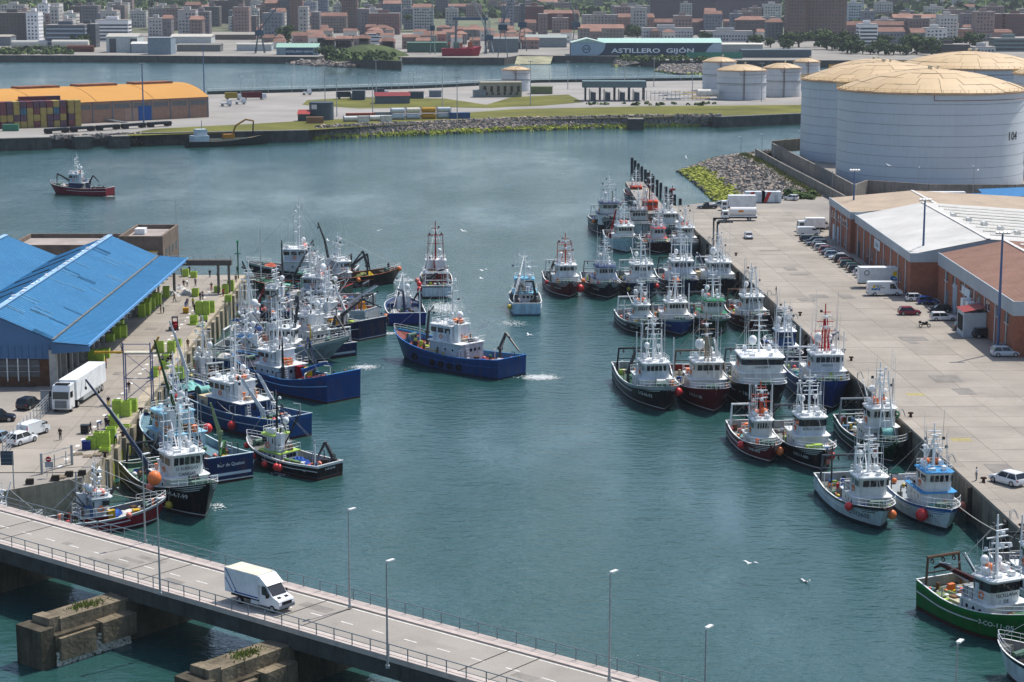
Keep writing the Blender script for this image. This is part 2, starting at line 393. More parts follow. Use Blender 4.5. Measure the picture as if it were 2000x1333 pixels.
def tufts(name, label, pts, z, n, h, mats, wdt=.8):
 b = MB(); tot = len(pts)-1
 for _ in range(n):
  i = random.randrange(tot); u = random.random(); a = Vector(pts[i]).lerp(Vector(pts[i+1]), u)
  x = a[0]+random.gauss(0, wdt); y = a[1]+random.gauss(0, wdt); hh = h*random.uniform(.4, 1.2); g = random.random()*6.3
  b.mat(random.randrange(len(mats))); dx, dy = cos(g)*.25, sin(g)*.25; lx, ly = random.gauss(0, .25)*hh, random.gauss(0, .25)*hh
  b.add([(x-dx, y-dy, z), (x+dx, y+dy, z), (x+lx+dx*.2, y+ly+dy*.2, z+hh)], [(0, 1, 2)])
 o = b.build(name, mats); stuff(o); tag(o, label, 'grass'); return o
gA = M('grass_blade', (.16, .19, .045), rough=.9, var=.4, scale=.5); gB = M('grass_dry', (.26, .22, .09), rough=.9, var=.3, scale=.5)
tufts('grass', 'strip of long green and dry grass above the right rock slope', gp([(1452, 304), (1490, 323), (1540, 354), (1590, 384)], ZQ), ZQ, 4200, 1.0, [gA, gA, gB], 1.0)
# ---- bridge ------------------------------------------------------------------------
ZB = 6.0
bA = G(0, 985, ZB); bB = G(1290, 1333, ZB); bd = (bB-bA).normalized(); bn = Vector((bd.y, -bd.x, 0)) # bn points to the near side
if bn.y>0:bn = -bn
brz = math.atan2(bd.y, bd.x)
def br(s, t, z):p = bA+bd*s+bn*t; return(p.x, p.y, z)
S0, S1 = -60, 150; BW = 9.6
bridge = thing('road_bridge', 'low concrete road bridge crossing the near end of the dock', 'bridge')
def bslab(name, s0, s1, t0, t1, z0, z1, mat):
 b = MB(); vs = [br(s0, t0, z0), br(s1, t0, z0), br(s1, t1, z0), br(s0, t1, z0), br(s0, t0, z1), br(s1, t0, z1), br(s1, t1, z1), br(s0, t1, z1)]
 b.add(vs, [(0, 3, 2, 1), (4, 5, 6, 7), (0, 1, 5, 4), (1, 2, 6, 5), (2, 3, 7, 6), (3, 0, 4, 7)]); return b.build(name, mat, bridge)
bslab('deck', S0, S1, 1.45, BW-.95, ZB-.55, ZB-.14, asph)
bslab('walkway', S0, S1, 0, 1.45, ZB-.5, ZB, paver); bslab('walkway', S0, S1, BW-.95, BW, ZB-.5, ZB, paver)
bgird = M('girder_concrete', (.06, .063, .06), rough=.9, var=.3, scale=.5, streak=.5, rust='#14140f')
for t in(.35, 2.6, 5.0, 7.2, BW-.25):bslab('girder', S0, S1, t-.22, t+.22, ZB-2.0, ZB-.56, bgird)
for t in(1.75, BW-1.2):bslab('edge_line', S0, S1, t-.06, t+.06, ZB-.139, ZB-.132, white_line)
for i in range(70):
 s = S0+i*3.9+.6
 if s<S1 and i%1== 0:bslab('lane_dash', s, s+1.5, 5.05, 5.17, ZB-.139, ZB-.132, white_line)
joint = M('joint_tar', (.03, .028, .026), rough=.8)
for s in[q+e for q in(-12.6, 9.6, 31.8, 54, 76.2)for e in(-1.7, 1.7)]:bslab('expansion_joint', s-.07, s+.07, 1.46, BW-.96, ZB-.139, ZB-.130, joint)
for k in range(9):
 s_ = random.uniform(-5, 80); t_ = random.uniform(2.2, 7); bslab('repair_patch', s_, s_+random.uniform(1, 4), t_, t_+random.uniform(.6, 1.4), ZB-.1395, ZB-.1345+k*.0003, M('tar_patch', (.215, .2, .18), rough=.9, var=.2, scale=.6, grain=.15))
pst = None; rl = 2.2
for side, t in((0, .12), (1, BW-.12)):
 k = 0; s = S0
 while s<S1:
  b = MB()
  if pst is None:b.box(0, 0, .53, .09, .05, 1.06); pst = b.mesh('rail_post', steel_blue)
  link('rail_post', pst, bridge, br(s, t, ZB), brz); s+=rl
 for zz, rr in((1.06, .045), (.5, .025), (.16, .02)):
  MB().tube(br(S0, t, ZB+zz), br(S1, t, ZB+zz), rr, n=6).build('rail', steel_blue, bridge)
# piers with broken cutwater blocks
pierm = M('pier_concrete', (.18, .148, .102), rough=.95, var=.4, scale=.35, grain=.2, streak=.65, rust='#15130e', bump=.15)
wet_shadem = M('wet_shaded_concrete', (.085, .072, .05), rough=.8, var=.45, scale=.4, grain=.2, streak=.7, rust='#0c0b08', bump=.15)  # wet concrete, its colour darkened further to deepen the shade on pier sides
barn = M('barnacles', (.6, .57, .5), rough=.9, var=.4, scale=3)
for s in(-12.6, 9.6, 31.8, 54, 76.2):
 def pb(name, t0, t1, w0, w1, z0, z1, mat=pierm, tp=1.0):
  b = MB(); c = [(s+w0, t0), (s+w1, t0), (s+w1, t1), (s+w0, t1)]
  vs = [br(*q, z0)for q in c]+[Vector(br(*q, z1))+Vector((random.uniform(-.07, .07), random.uniform(-.07, .07), random.uniform(-.06, .06)))for q in c]
  b.add(vs, [(0, 3, 2, 1), (4, 5, 6, 7), (0, 1, 5, 4), (1, 2, 6, 5), (2, 3, 7, 6), (3, 0, 4, 7)]); return b.build(name, mat, bridge)
 pb('pier', -1, BW+.4, -1.5, 1.5, -4, ZB-2.0, wet_shadem)
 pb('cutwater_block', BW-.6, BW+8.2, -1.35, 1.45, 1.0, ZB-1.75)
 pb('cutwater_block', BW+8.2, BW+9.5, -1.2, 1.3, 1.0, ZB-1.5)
 pb('cutwater_block', BW+9.5, BW+11.0, -1.7, 2.0, -4, ZB-2.2, wet_shadem)
 pb('cutwater_base', BW+.4, BW+9.5, -2.0, 2.15, -4, ZB-3.0, wet_shadem)
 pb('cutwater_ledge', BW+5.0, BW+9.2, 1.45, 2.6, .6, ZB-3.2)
 pb('cutwater_ledge', BW+.2, BW+4.2, 1.45, 2.7, 1.0, ZB-2.9)
 b = MB()
 for _ in range(900):
  u = random.random(); tt = BW+.6+u*8.8; zz = random.uniform(-.1, 1.7+sin(tt)*.3)*(1-.35*abs(u-.5)); sz = random.uniform(.06, .2)
  p = br(s+2.2, tt, zz); b.box(*p, sz, sz, sz, rz=random.random()*3)
 o = b.build('barnacle_crust', barn, bridge); o['kind'] = 'stuff'
 b = MB()
 for _ in range(260):
  p = br(s+random.gauss(0, .5), BW+4+random.gauss(0, .9), ZB-1.75); g = random.random()*6.3; hh = random.uniform(.1, .35)
  b.add([(p[0]-.08, p[1], p[2]), (p[0]+.08, p[1], p[2]), (p[0]+random.gauss(0, .12), p[1]+random.gauss(0, .12), p[2]+hh)], [(0, 1, 2)])
 o = b.build('weeds', gA, bridge); o['kind'] = 'stuff'
# ---- peninsula across the basin --------------------------------------------------------
ZP = 4.2
def fp(px, py):return tuple(G(px, py, ZP)[:2])
pen_front = [(-420, 700), fp(-10, 271), fp(100, 268), fp(280, 261), fp(600, 254.5), fp(620, 250), fp(720, 246), fp(1000, 234), fp(1300, 228), fp(1400, 228), fp(1567, 222), (330, 930)]
pen_back = [(330, 1260), fp(1600, 152), fp(1400, 157), fp(1050, 162), fp(830, 173), fp(600, 180), fp(405, 185), (-420, 985)]
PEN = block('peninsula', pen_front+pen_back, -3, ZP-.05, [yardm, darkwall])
sheet('grass_verge', [fp(215, 267), fp(330, 263), fp(600, 255), fp(720, 247), fp(1000, 235), fp(1300, 229), fp(1567, 223), fp(1567, 205), fp(1250, 208), fp(1000, 214), fp(890, 222), fp(600, 236), fp(480, 243), fp(300, 252)], ZP+.0, grass)
sheet('grass_field', [fp(590, 205), fp(700, 212), fp(880, 210), fp(1000, 212), fp(1140, 200), fp(1110, 185), fp(1000, 190), fp(950, 205), fp(870, 193), fp(700, 190), fp(600, 196)], ZP+.004, grass)
sheet('access_road', [fp(880, 221), fp(1000, 213), fp(1250, 206), fp(1567, 203), fp(1567, 200), fp(1250, 203), fp(1000, 209), fp(880, 217)], ZP+.012, yardm)
sheet('quay_road', [fp(405, 188), fp(600, 183), fp(830, 176), fp(1000, 168), fp(1000, 174), fp(830, 181), fp(600, 188), fp(480, 192)], ZP+.008, asph)
riprap('riprap', 'long band of boulders with green algae along the far grass verge',
[fp(622, 250), fp(720, 246), fp(860, 240), fp(1000, 234), fp(1150, 231), fp(1300, 228), fp(1410, 228)],
gp([(612, 273), (720, 268), (860, 263), (1000, 257), (1150, 252), (1300, 248), (1410, 246)], 0), ZP+.3, 0, 7500, 1.15, green=.27, weights=(4, 6, 2))
riprap('riprap', 'short rocky bank between the old wharf blocks at far left', [fp(100, 268), fp(180, 265), fp(280, 261)], gp([(98, 286), (180, 285), (280, 282)], 0), ZP-.1, .2, 1500, 1.1, green=.3)
# dark wharf blocks standing in front of the bank
wharfs = [((-10, 273), (100, 270), 'long dark wharf block at the far left edge'), ((142, 268), (175, 267), 'left of the two square dark dolphins by the rail wagons'), ((215, 267), (248, 266), 'right of the two square dark dolphins by the rail wagons'),
((278, 262), (601, 256), 'long dark wharf wall behind the moored hopper barge'), ((1226, 233), (1256, 233), 'lone square dark mooring dolphin in front of the far rocks'), ((1405, 230), (1570, 223), 'dark quay wall running behind the large tanks')]
for a, c, lab in wharfs:
 A = Vector(fp(*a)); B = Vector(fp(*c)); d = (B-A).normalized(); n = Vector((d.y, -d.x)); n = n if n.y<0 else-n
 off = 5.0 if(B-A).length<12 else 1.2
 t = thing('mooring_dolphin' if(B-A).length<12 else 'wharf_wall', lab, 'wharf', (0, 0, 0), 0, 'dark wharf blocks along the far shore')
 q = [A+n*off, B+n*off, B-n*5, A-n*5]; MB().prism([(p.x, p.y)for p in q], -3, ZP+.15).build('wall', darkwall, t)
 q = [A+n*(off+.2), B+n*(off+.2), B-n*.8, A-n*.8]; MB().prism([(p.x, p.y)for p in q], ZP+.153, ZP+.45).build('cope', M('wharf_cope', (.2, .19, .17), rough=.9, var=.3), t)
# slipway with algae
b = MB(); p0, p1 = fp(695, 247), fp(718, 246); q0, q1 = tuple(G(680, 268, .1)[:2]), tuple(G(702, 268, .1)[:2])
mid0 = lerp(Vector(p0), Vector(q0), .45); mid1 = lerp(Vector(p1), Vector(q1), .45)
zt = ZP+.6
b.add([(*p0, zt), (*p1, zt), (*mid1, 2.9), (*mid0, 2.9)], [(0, 1, 2, 3)]); b.mat(1); b.add([(*mid0, 2.9), (*mid1, 2.9), (*q1, .6), (*q0, .6)], [(0, 1, 2, 3)])
b.mat(0); b.add([(*p1, zt), (*p1, 0), (*q1, -.5), (*q1, .6)], [(0, 1, 2, 3)])
tag(b.build('slipway', [M('slip_concrete', (.2, .19, .17), rough=.9, var=.3), algae]), 'concrete slipway with a yellow green lower half in the rocks', 'slipway')
# ---- far shore ---------------------------------------------------------------------------
ZF = 5.0
def ff(px, py):return tuple(G(px, py, ZF)[:2])
shore = [(-1400, 1480), ff(0, 108), ff(300, 109), ff(620, 111), ff(650, 106), ff(790, 112), ff(985, 113), ff(1015, 108), ff(1085, 109), ff(1215, 110), ff(1280, 118), ff(1420, 118), ff(1700, 118), (900, 1440), (2600, 1400)]
def terrain_z(x, y):
 t = max(0, y-2050); z = ZF-.1+t*.0085+(max(0, y-2900)**1.25)*.0012
 z+=(sin(x*.0031+1)*cos(y*.0017)+.6*sin(x*.008+y*.003))*min(1, t/500)*5.0
 g = math.exp(-((x-560)/260)**2)*sm((y-1900)/700)*13+math.exp(-((x+560)/330)**2)*sm((y-2100)/900)*14
 return z+g
land = M('far_ground', (.115, .125, .075), rough=.95, var=.4, scale=.012, grain=.1)
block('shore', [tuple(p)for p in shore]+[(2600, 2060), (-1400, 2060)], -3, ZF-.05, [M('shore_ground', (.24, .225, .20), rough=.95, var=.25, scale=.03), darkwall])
b = MB(); xs = [-2600+i*100 for i in range(53)]; ys = [2040, 2060, 2120, 2200, 2300, 2420, 2560, 2720, 2900, 3100, 3350, 3600, 3900, 4300, 4800, 5400, 6200]
b.add([(x, y, terrain_z(x, y))for y in ys for x in xs], [(j*53+i, j*53+i+1, (j+1)*53+i+1, (j+1)*53+i)for j in range(len(ys)-1)for i in range(52)])
struct(b.build('hills', land, smooth=60))
# ================================================================== BUILDINGS ROUND THE DOCK
roofblue = M('blue_roof', (.03, .155, .31), rough=.7, var=.08, scale=.15, grain=.04, streak=.12, rust='#8fb4d8')
wallblue = M('blue_cladding', (.045, .13, .27), rough=.55, var=.1, scale=.3)
brick = M('brick_dark', (.115, .062, .04), rough=.9, var=.35, scale=1.6, grain=.25)
brickR = M('brick_red', (.27, .108, .068), rough=.9, var=.2, scale=1.2, grain=.2)
brownw = M('brown_render', (.16, .125, .10), rough=.9, var=.25, scale=.4, streak=.4)
greyfas = M('grey_fascia', (.36, .40, .43), rough=.6, var=.08, scale=.4, streak=.15)
dark_in = M('dark_interior', (.02, .02, .022), rough=.9, var=.2)
colw = M('column_concrete', (.42, .40, .37), rough=.85, var=.2, scale=.8)
GL = glass()
def quadmesh(name, pts, mat, par, th=0):
 b = MB(); b.add(pts, [tuple(range(len(pts)))]); return b.build(name, mat, par)
def ribbed(name, p00, p10, p11, p01, n, mat, par, hgt=.07, th=.12):
 """roof slope of ribbed sheets: p00-p10 is the eave line, p01-p11 the ridge line; ribs run from eave to ridge"""
 p00, p10, p11, p01 = map(Vector, (p00, p10, p11, p01)); nrm = (p10-p00).cross(p01-p00).normalized(); nrm = nrm if nrm.z>0 else-nrm
 b = MB(); prof = []
 for i in range(n):
  for f, o in((0, 0), (.62, 0), (.70, 1), (.92, 1)):prof.append(((i+f)/n, o*hgt))
 prof.append((1, 0)); lo = [p00.lerp(p10, u)+nrm*o for u, o in prof]; hi = [p01.lerp(p11, u)+nrm*o for u, o in prof]; m = len(prof)
 b.add(lo+hi, [(i, i+1, m+i+1, m+i)for i in range(m-1)])
 q = [p-nrm*th for p in(p00, p10, p11, p01)]; b.add(q, [(3, 2, 1, 0)]); return b.build(name, mat, par)
# ---- fish market hall with blue roof (left)
FM = thing('market_hall', 'long fish market hall with bright blue ribbed roof on the left quay', 'building')
Y0, Y1 = 286, 374; xr = -76.0; xg = -67.2; xe = -61.6; zr, zg, ze = 15.4, 11.5, 10.9
ribbed('roof_slope', (xg, Y0, zg), (xg, Y1, zg), (xr, Y1, zr), (xr, Y0, zr), 90, roofblue, FM)
ribbed('canopy_roof', (xe, Y0-1, ze), (xe, Y1+1, ze), (xg+.3, Y1+1, zg-.15), (xg+.3, Y0-1, zg-.15), 92, roofblue, FM)
ribbed('roof_slope', (xr-10.2, Y0, zg), (xr-10.2, Y1, zg), (xr, Y1, zr), (xr, Y0, zr), 90, M('blue_roof_shade', (.03, .15, .30), rough=.7, var=.1, scale=.15), FM)
ribbed('roof_slope', (xr-10.2, Y0, zg), (xr-10.2, Y1, zg), (xr-19.8, Y1, zr), (xr-19.8, Y0, zr), 90, roofblue, FM)
ribbed('roof_slope', (xr-30, Y0, zg), (xr-30, Y1, zg), (xr-19.8, Y1, zr), (xr-19.8, Y0, zr), 90, roofblue, FM)
for xx in(xr, xr-19.8):
 MB().box(xx, (Y0+Y1)/2, zr+.1, .9, Y1-Y0+.3, .16).build('ridge_cap', M('ridge_cap', (.25, .42, .62), rough=.5, var=.2, scale=.6), FM)
MB().box(xg+.12, (Y0+Y1)/2, zg+.02, .34, Y1-Y0, .14).build('gutter', M('gutter', (.14, .15, .15), rough=.6, var=.4, scale=1.5), FM)
MB().box(xe-.02, (Y0+Y1)/2, ze-.05, .22, Y1-Y0+2, .4).build('eave_trim', M('eave_blue', (.10, .30, .58), rough=.5, var=.1), FM)
fade = M('faded_sheet', (.075, .215, .37), rough=.75, var=.25, scale=.5); fade2 = M('stained_sheet', (.022, .115, .235), rough=.75, var=.35, scale=.6)
for k in range(22):
 y0_ = Y0+random.randrange(88)*1.0*(Y1-Y0)/90; w_ = (Y1-Y0)/90*random.choice((1, 1, 2)); u0 = random.choice((0, .33, .66)); u1 = u0+.33; e = .018
 pt = lambda u, y_:(lerp(xg, xr, u)+e*.4, y_, lerp(zg, zr, u)+e)
 ribbed('roof_sheet', pt(u0, y0_), pt(u0, y0_+w_), pt(u1, y0_+w_), pt(u1, y0_), max(1, round(w_/((Y1-Y0)/90))), random.choice((fade, fade, fade2)), FM, .07, .0)
# skylight slots on the left slope
for k in range(6):
 yy = 300+k*12.5; MB().tube((xr-3.2, yy, lerp(zr, zg, .31)+.08), (xr-9, yy-1, lerp(zr, zg, .88)+.08), .12, n=4).build('roof_strip', dark_in, FM)
# gable, walls, columns
MB().extr([(xr, zr), (xg, zg), (xg, 8.6), (xr-10.2, 8.6), (xr-10.2, zg)], Y0+.1, Y0+.3).build('gable_cladding', wallblue, FM)
MB().extr([(xr-19.8, zr), (xr-10.2, zg), (xr-10.2, 8.6), (xr-30, 8.6), (xr-30, zg)], Y0+.1, Y0+.3).build('gable_cladding', wallblue, FM)
MB().extr([(xg, zg-.1), (xe, ze), (xe, ze-1.0), (xg, ze-1.4)], Y0-.6, Y0-.4).build('gable_cladding', wallblue, FM)
for k in range(40):
 xx = xg-.5-k*1.0; b = MB();
 if xx<xr-29:break
 b.box(xx, Y0+.06, 9.6, .07, .07, 2.0); b.build('cladding_rib', wallblue, FM)
MB().bx(-108, xg, Y0+.35, Y0+.8, ZQ, 8.7).build('brick_wall', brick, FM)
for wx0, wx1 in((-75.5, -69.2), (-84.5, -77.8), (-94, -87.3)):
 W_ = MB(); W_.bx(wx0, wx1, Y0+.25, Y0+.345, 5.9, 8.4); WN = W_.build('window', M('shop_glass', (.05, .065, .08), rough=.15, var=.3, scale=1.2), FM)
 for k in range(3):
  xx = lerp(wx0, wx1, (k+1)/4); MB().box(xx, Y0+.12, 7.0, .16, .16, 3.4).build('mullion', P('#d0d2d0', .5, .3), WN)
 for zz in(6.7, 7.55):
  MB().box((wx0+wx1)/2, Y0+.2, zz, wx1-wx0, .08, .09).build('glazing_bar', P('#8f979c', .5, .2), WN)
MB().bx(xg-.5, xg+.5, Y0-.2, Y0+.9, ZQ, ze-.9).build('corner_pillar', colw, FM)
MB().bx(xg-1.2, xg-.9, Y0+.9, Y1, ZQ, zg-.3).build('inner_wall', M('hall_wall', (.17, .17, .16), rough=.9, var=.3, scale=.5, streak=.4), FM)
colme = None
for k in range(22):
 yy = Y0+4+k*4.0; b = MB()
 if colme is None:b.box(0, 0, 3.2, .45, .4, 6.4); colme = b.mesh('column', colw)
 link('column', colme, FM, (xg, yy, ZQ))
 if k%2== 0:MB().bx(xg-.88, xg-.82, yy+.9, yy+3.2, ZQ, ZQ+3.6).build('shutter', dark_in if k%4 else P('#5a6a5a'), FM)
 MB().tube((xg, yy, ze-.5), (xe+.5, yy, ze-.25), .12, n=4).build('canopy_beam', steel_blue, FM)
# gulls resting on the ridge
def gull_mesh(fly):
 b = MB(); b.loft([[(x, y*r, .0+z*r)for y, z in((-1, 0), (0, 1), (1, 0), (0, -1))]for x, r in((-.28, .02), (-.15, .08), (.05, .1), (.2, .06), (.28, .05), (.33, .01))])
 if fly:
  b.add([(.08, .06, .03), (-.12, .06, .03), (-.1, .62, .22), (.06, .55, .2), (-.16, 1.0, .08)], [(0, 1, 2, 3), (3, 2, 4)]); b.add([(.08, -.06, .03), (-.12, -.06, .03), (-.1, -.62, .22), (.06, -.55, .2), (-.16, -1.0, .08)], [(3, 2, 1, 0), (4, 2, 3)])
 else:b.tube((.0, .03, -.18), (.0, .03, -.05), .012, n=3)
 return b.mesh('gull', M('gull_white', (.75, .75, .75), rough=.8, var=.1))
gst, gfl = gull_mesh(False), gull_mesh(True)
for k in range(26):
 yy = lerp(296, 372, (k+random.random()*.6)/26); o = link('gull', gst, None, (xr+random.uniform(-.2, .2), yy, zr+.32), random.random()*6.3)
 o.scale = (1.4, 1.4, 1.4); tag(o, nth(k)+' white gull from the near end on the blue hall ridge', 'gull', 'gulls perched on the blue roof ridge')
air = [(738, 451, 380, 'above the dark trawler at left'), (640, 470, 400, 'by the raised black crane'), (905, 452, 400, 'above the lone white boat'), (943, 529, 340, 'over the fairway between two boats'), (1033, 655, 300, 'above the large blue trawler stern'), (1573, 1136, 205, 'low over the open water at lower right'), (1464, 1101, 205, 'over the water near the middle right'), (1340, 308, 600, 'near the dark piles'), (1735, 323, 540, 'flying in front of the big tank'), (1910, 333, 540, 'flying by the right edge of the big tank'), (1105, 343, 560, 'over the outer basin'), (940, 545, 350, 'beside the stern wake of a white boat')]
for px, py, Yd, s in air:
 p = at(px, py, Yd); o = link('gull', gfl, None, p, random.random()*6.3); o.rotation_euler = (random.uniform(-.5, .5), random.uniform(-.2, .2), random.random()*6.3); o.scale = (1.2,)*3; tag(o, 'white gull flying '+s, 'gull', 'gulls in flight')
# ---- brown harbour building behind the hall
BH = thing('harbour_office', 'brown flat roofed harbour building with a taller block behind the blue hall', 'building')
def parapet_block(par, x0, x1, y0, y1, z1, mat, nm):
 o = MB().bx(x0, x1, y0, y1, ZQ, z1-.9).build(nm, mat, par)
 for a in((x0, x1, y0, y0+.45), (x0, x1, y1-.45, y1), (x0, x0+.45, y0+.45, y1-.45), (x1-.45, x1, y0+.45, y1-.45)):
  MB().bx(a[0]-.02, a[1]+.02, a[2]-.02, a[3]+.02, z1-.9, z1).build('parapet', mat, o)
 MB().bx(x0+.45, x1-.45, y0+.45, y1-.45, z1-.9, z1-.86).build('flat_roof', M('roof_felt', (.30, .26, .235), rough=.9, var=.2, scale=.25), o); return o
parapet_block(BH, -101, -78.2, 396, 414, 10.6, brownw, 'main_block'); tw = parapet_block(BH, -78, -69.3, 392, 411, 12.9, brownw, 'tower_block')
for k in range(4):
 MB().bx(-69.32, -69.25, 395+k*4, 396.6+k*4, 8.4, 9.9).build('window', GL, tw); MB().bx(-69.32, -69.25, 395+k*4, 396.6+k*4, 5.2, 6.8).build('window', GL, tw)
MB().bx(-78.02+5, -78+7.6, 391.4, 391.98, ZQ, 9.8).build('lift_shaft', P('#c9cfd2'), BH); MB().bx(-73.2, -70.2, 391.2, 391.9, 9.85, 10.0).build('platform', P('#c9a02a'), BH)
MB().bx(-76.5, -74.5, 401, 404, 12.1, 13.2).build('roof_unit', WH2 if 'WH2' in globals()else P('#d8dada'), BH)
MB().tube((-69.6, 410.5, 12.9), (-69.6, 410.5, 18.5), .06, n=5).build('flag_pole', galv, BH)
# ---- red brick sheds of the right quay
def brick_shed(label, x0, x1, y0, y1, zf, zt, xr_, zr_, roofm, nwin, doors, fas=1.7, rib=None, stripes=0):
 """facade on x0 facing the quay, gable ridge along y"""
 T = thing('brick_shed', label, 'building')
 MB().bx(x0, x1, y0, y1, ZQ, zt-fas).build('brick_wall', brickR, T)
 MB().bx(x0-.18, x0+.02, y0-.18, y1, zt-fas, zt).build('fascia', greyfas, T); MB().bx(x0+.02, x1, y0-.18, y0+.02, zt-fas, zt+.0).build('fascia', greyfas, T)
 MB().extr([(x0+.05, zt-.25), (x1, zt-.25), (x1, zt-.2), (xr_, zr_-.1)], y0+.05, y0+.3).build('gable', greyfas, T)
 n = int((y1-y0)/1.0)
 ribbed('roof_slope', (x0+.05, y0, zt-.2), (x0+.05, y1, zt-.2), (xr_, y1, zr_), (xr_, y0, zr_), n, roofm, T, .05); ribbed('roof_slope', (x1, y0, zt-.2), (x1, y1, zt-.2), (xr_, y1, zr_), (xr_, y0, zr_), n, roofm, T, .05)
 MB().box(xr_, (y0+y1)/2, zr_+.08, .7, y1-y0, .14).build('ridge_cap', M('ridge_pale', (.55, .53, .5), rough=.6, var=.2), T)
 for k in range(stripes):
  yy = lerp(y0+4, y1-4, (k+.5)/stripes); zz = lerp(zr_, zt, .25); xx = lerp(xr_, x1, .25); MB().tube((lerp(xr_, x1, .05), yy, lerp(zr_, zt-.2, .05)+.14), (lerp(xr_, x1, .85), yy, lerp(zr_, zt-.2, .85)+.14), .28, n=4).build('skylight', M('skylight', (.6, .58, .52), rough=.4, var=.15), T)
 for yy in[y0+4+i*7.5 for i in range(int((y1-y0-4)/7.5)+1)]:
  MB().tube((x0-.12, yy, ZQ), (x0-.12, yy, zt-fas), .12, n=6).build('downpipe', P('#b9bfc4', .5, .2), T)
 for(wy, wz, ww, wh_)in nwin:
  o = MB().bx(x0-.04, x0+.02, wy, wy+ww, wz, wz+wh_).build('window', GL, T); MB().bx(x0-.08, x0-.042, wy+ww/2-.05, wy+ww/2+.05, wz, wz+wh_).build('mullion', P('#c9cdd0'), o)
  MB().bx(x0-.12, x0-.01, wy-.1, wy+ww+.1, wz-.12, wz-.01).build('sill', P('#c9cdd0'), o)
 for(wy, ww, wh_, cc)in doors:
  MB().bx(x0-.06, x0+.02, wy, wy+ww, ZQ, ZQ+wh_).build('door', P(cc), T)
 return T
tan = M('roof_tan', (.42, .335, .25), rough=.8, var=.12, scale=.2, grain=.06); pale = M('roof_pale', (.55, .535, .50), rough=.75, var=.15, scale=.12, grain=.06, streak=.0); brn = M('roof_brown', (.235, .135, .10), rough=.85, var=.15, scale=.25, grain=.08)
brick_shed('long brick shed with cream and tan roof at the far end of the quay warehouses', 73.2, 122, 428, 457, ZQ, 13.5, 92, 15.0, tan, [(431+i*3.0, 9.6, 1.3, 1.4)for i in range(8)]+[(434+i*6, 5.6, 1.0, 2.0)for i in range(3)], [(449, 2.4, 3.6, '#b9c3ca'), (443, 2.2, 3.8, '#9fb3c2')], fas=1.6)
SA = brick_shed('brick warehouse with large off white sheet roof behind the row of parked cars', 74.2, 128, 367, 427.6, ZQ, 13.0, 88.5, 15.6, pale, [(371+i*5, 6.2, 1.1, 1.8)for i in range(9)], [(421, 2.6, 3.4, '#23303a'), (411, 1.2, 2.2, '#2c3a44')], fas=1.7, stripes=9)
sg = MB().bx(74.05, 74.15, 398, 404, 9.0, 11.0).build('sign_board', P('#c9d4da', .5, .05), SA)
lettering('Baikal', 1.4, lambda u, v:Vector((74.03, 401-u, 9.6+v)), P('#3f6f8f'), sg)
for k in range(5):MB().tube((90+k*1.5, 405-k*7, 15.6), (90+k*1.5, 402.6-k*7, 15.7), .5, n=8).build('roof_vent', P('#d5d3cc'), SA)
SB = brick_shed('nearest brick warehouse with brown sheet roof and loading dock', 79.0, 120, 309, 365, ZQ, 13.4, 91, 15.6, brn, [(312+i*6.4, 9.2, 2.6, 1.5)for i in range(8)], [(349, 3.4, 5.2, '#8f9fae'), (356, 2.0, 3.0, '#5d6770')], fas=2.3, stripes=14)
for wx in(86, 95):MB().bx(wx, wx+4.5, 308.9, 308.99, 8.6, 10.2).build('window', GL, SB)
LD = MB().bx(75.2, 78.95, 326.5, 331.5, ZQ, 8.6).build('loading_dock', P('#a9b4bc', .5, .15), SB); b = MB(); b.add([(75.0, 326.2, 8.75), (79, 326.2, 9.5), (79, 331.8, 9.5), (75.0, 331.8, 8.75)], [(0, 1, 2, 3)]); b.build('dock_roof', P('#8c3a33'), LD)
MB().bx(75.12, 75.19, 327.2, 330.8, ZQ+.9, 8.0).build('dock_opening', dark_in, LD)
for yy in(338, 334.5):MB().bx(77.6, 78.95, yy, yy+2, 7.4, 9.0).build('cooling_unit', P('#cfd5d8'), SB)
MB().bx(78.85, 78.95, 339, 345, 9.0, 10.4).build('sign_board', P('#c3cfd6'), SB)
# little building cut by the right edge
t = thing('brick_kiosk', 'brick corner of a building cut off by the right edge beside the refrigerated trailer', 'building'); MB().bx(85.2, 96, 302, 311, ZQ, 9.2).build('brick_wall', brickR, t); MB().bx(85.0, 96, 301.8, 311, 9.2, 10.6).build('fascia', greyfas, t)
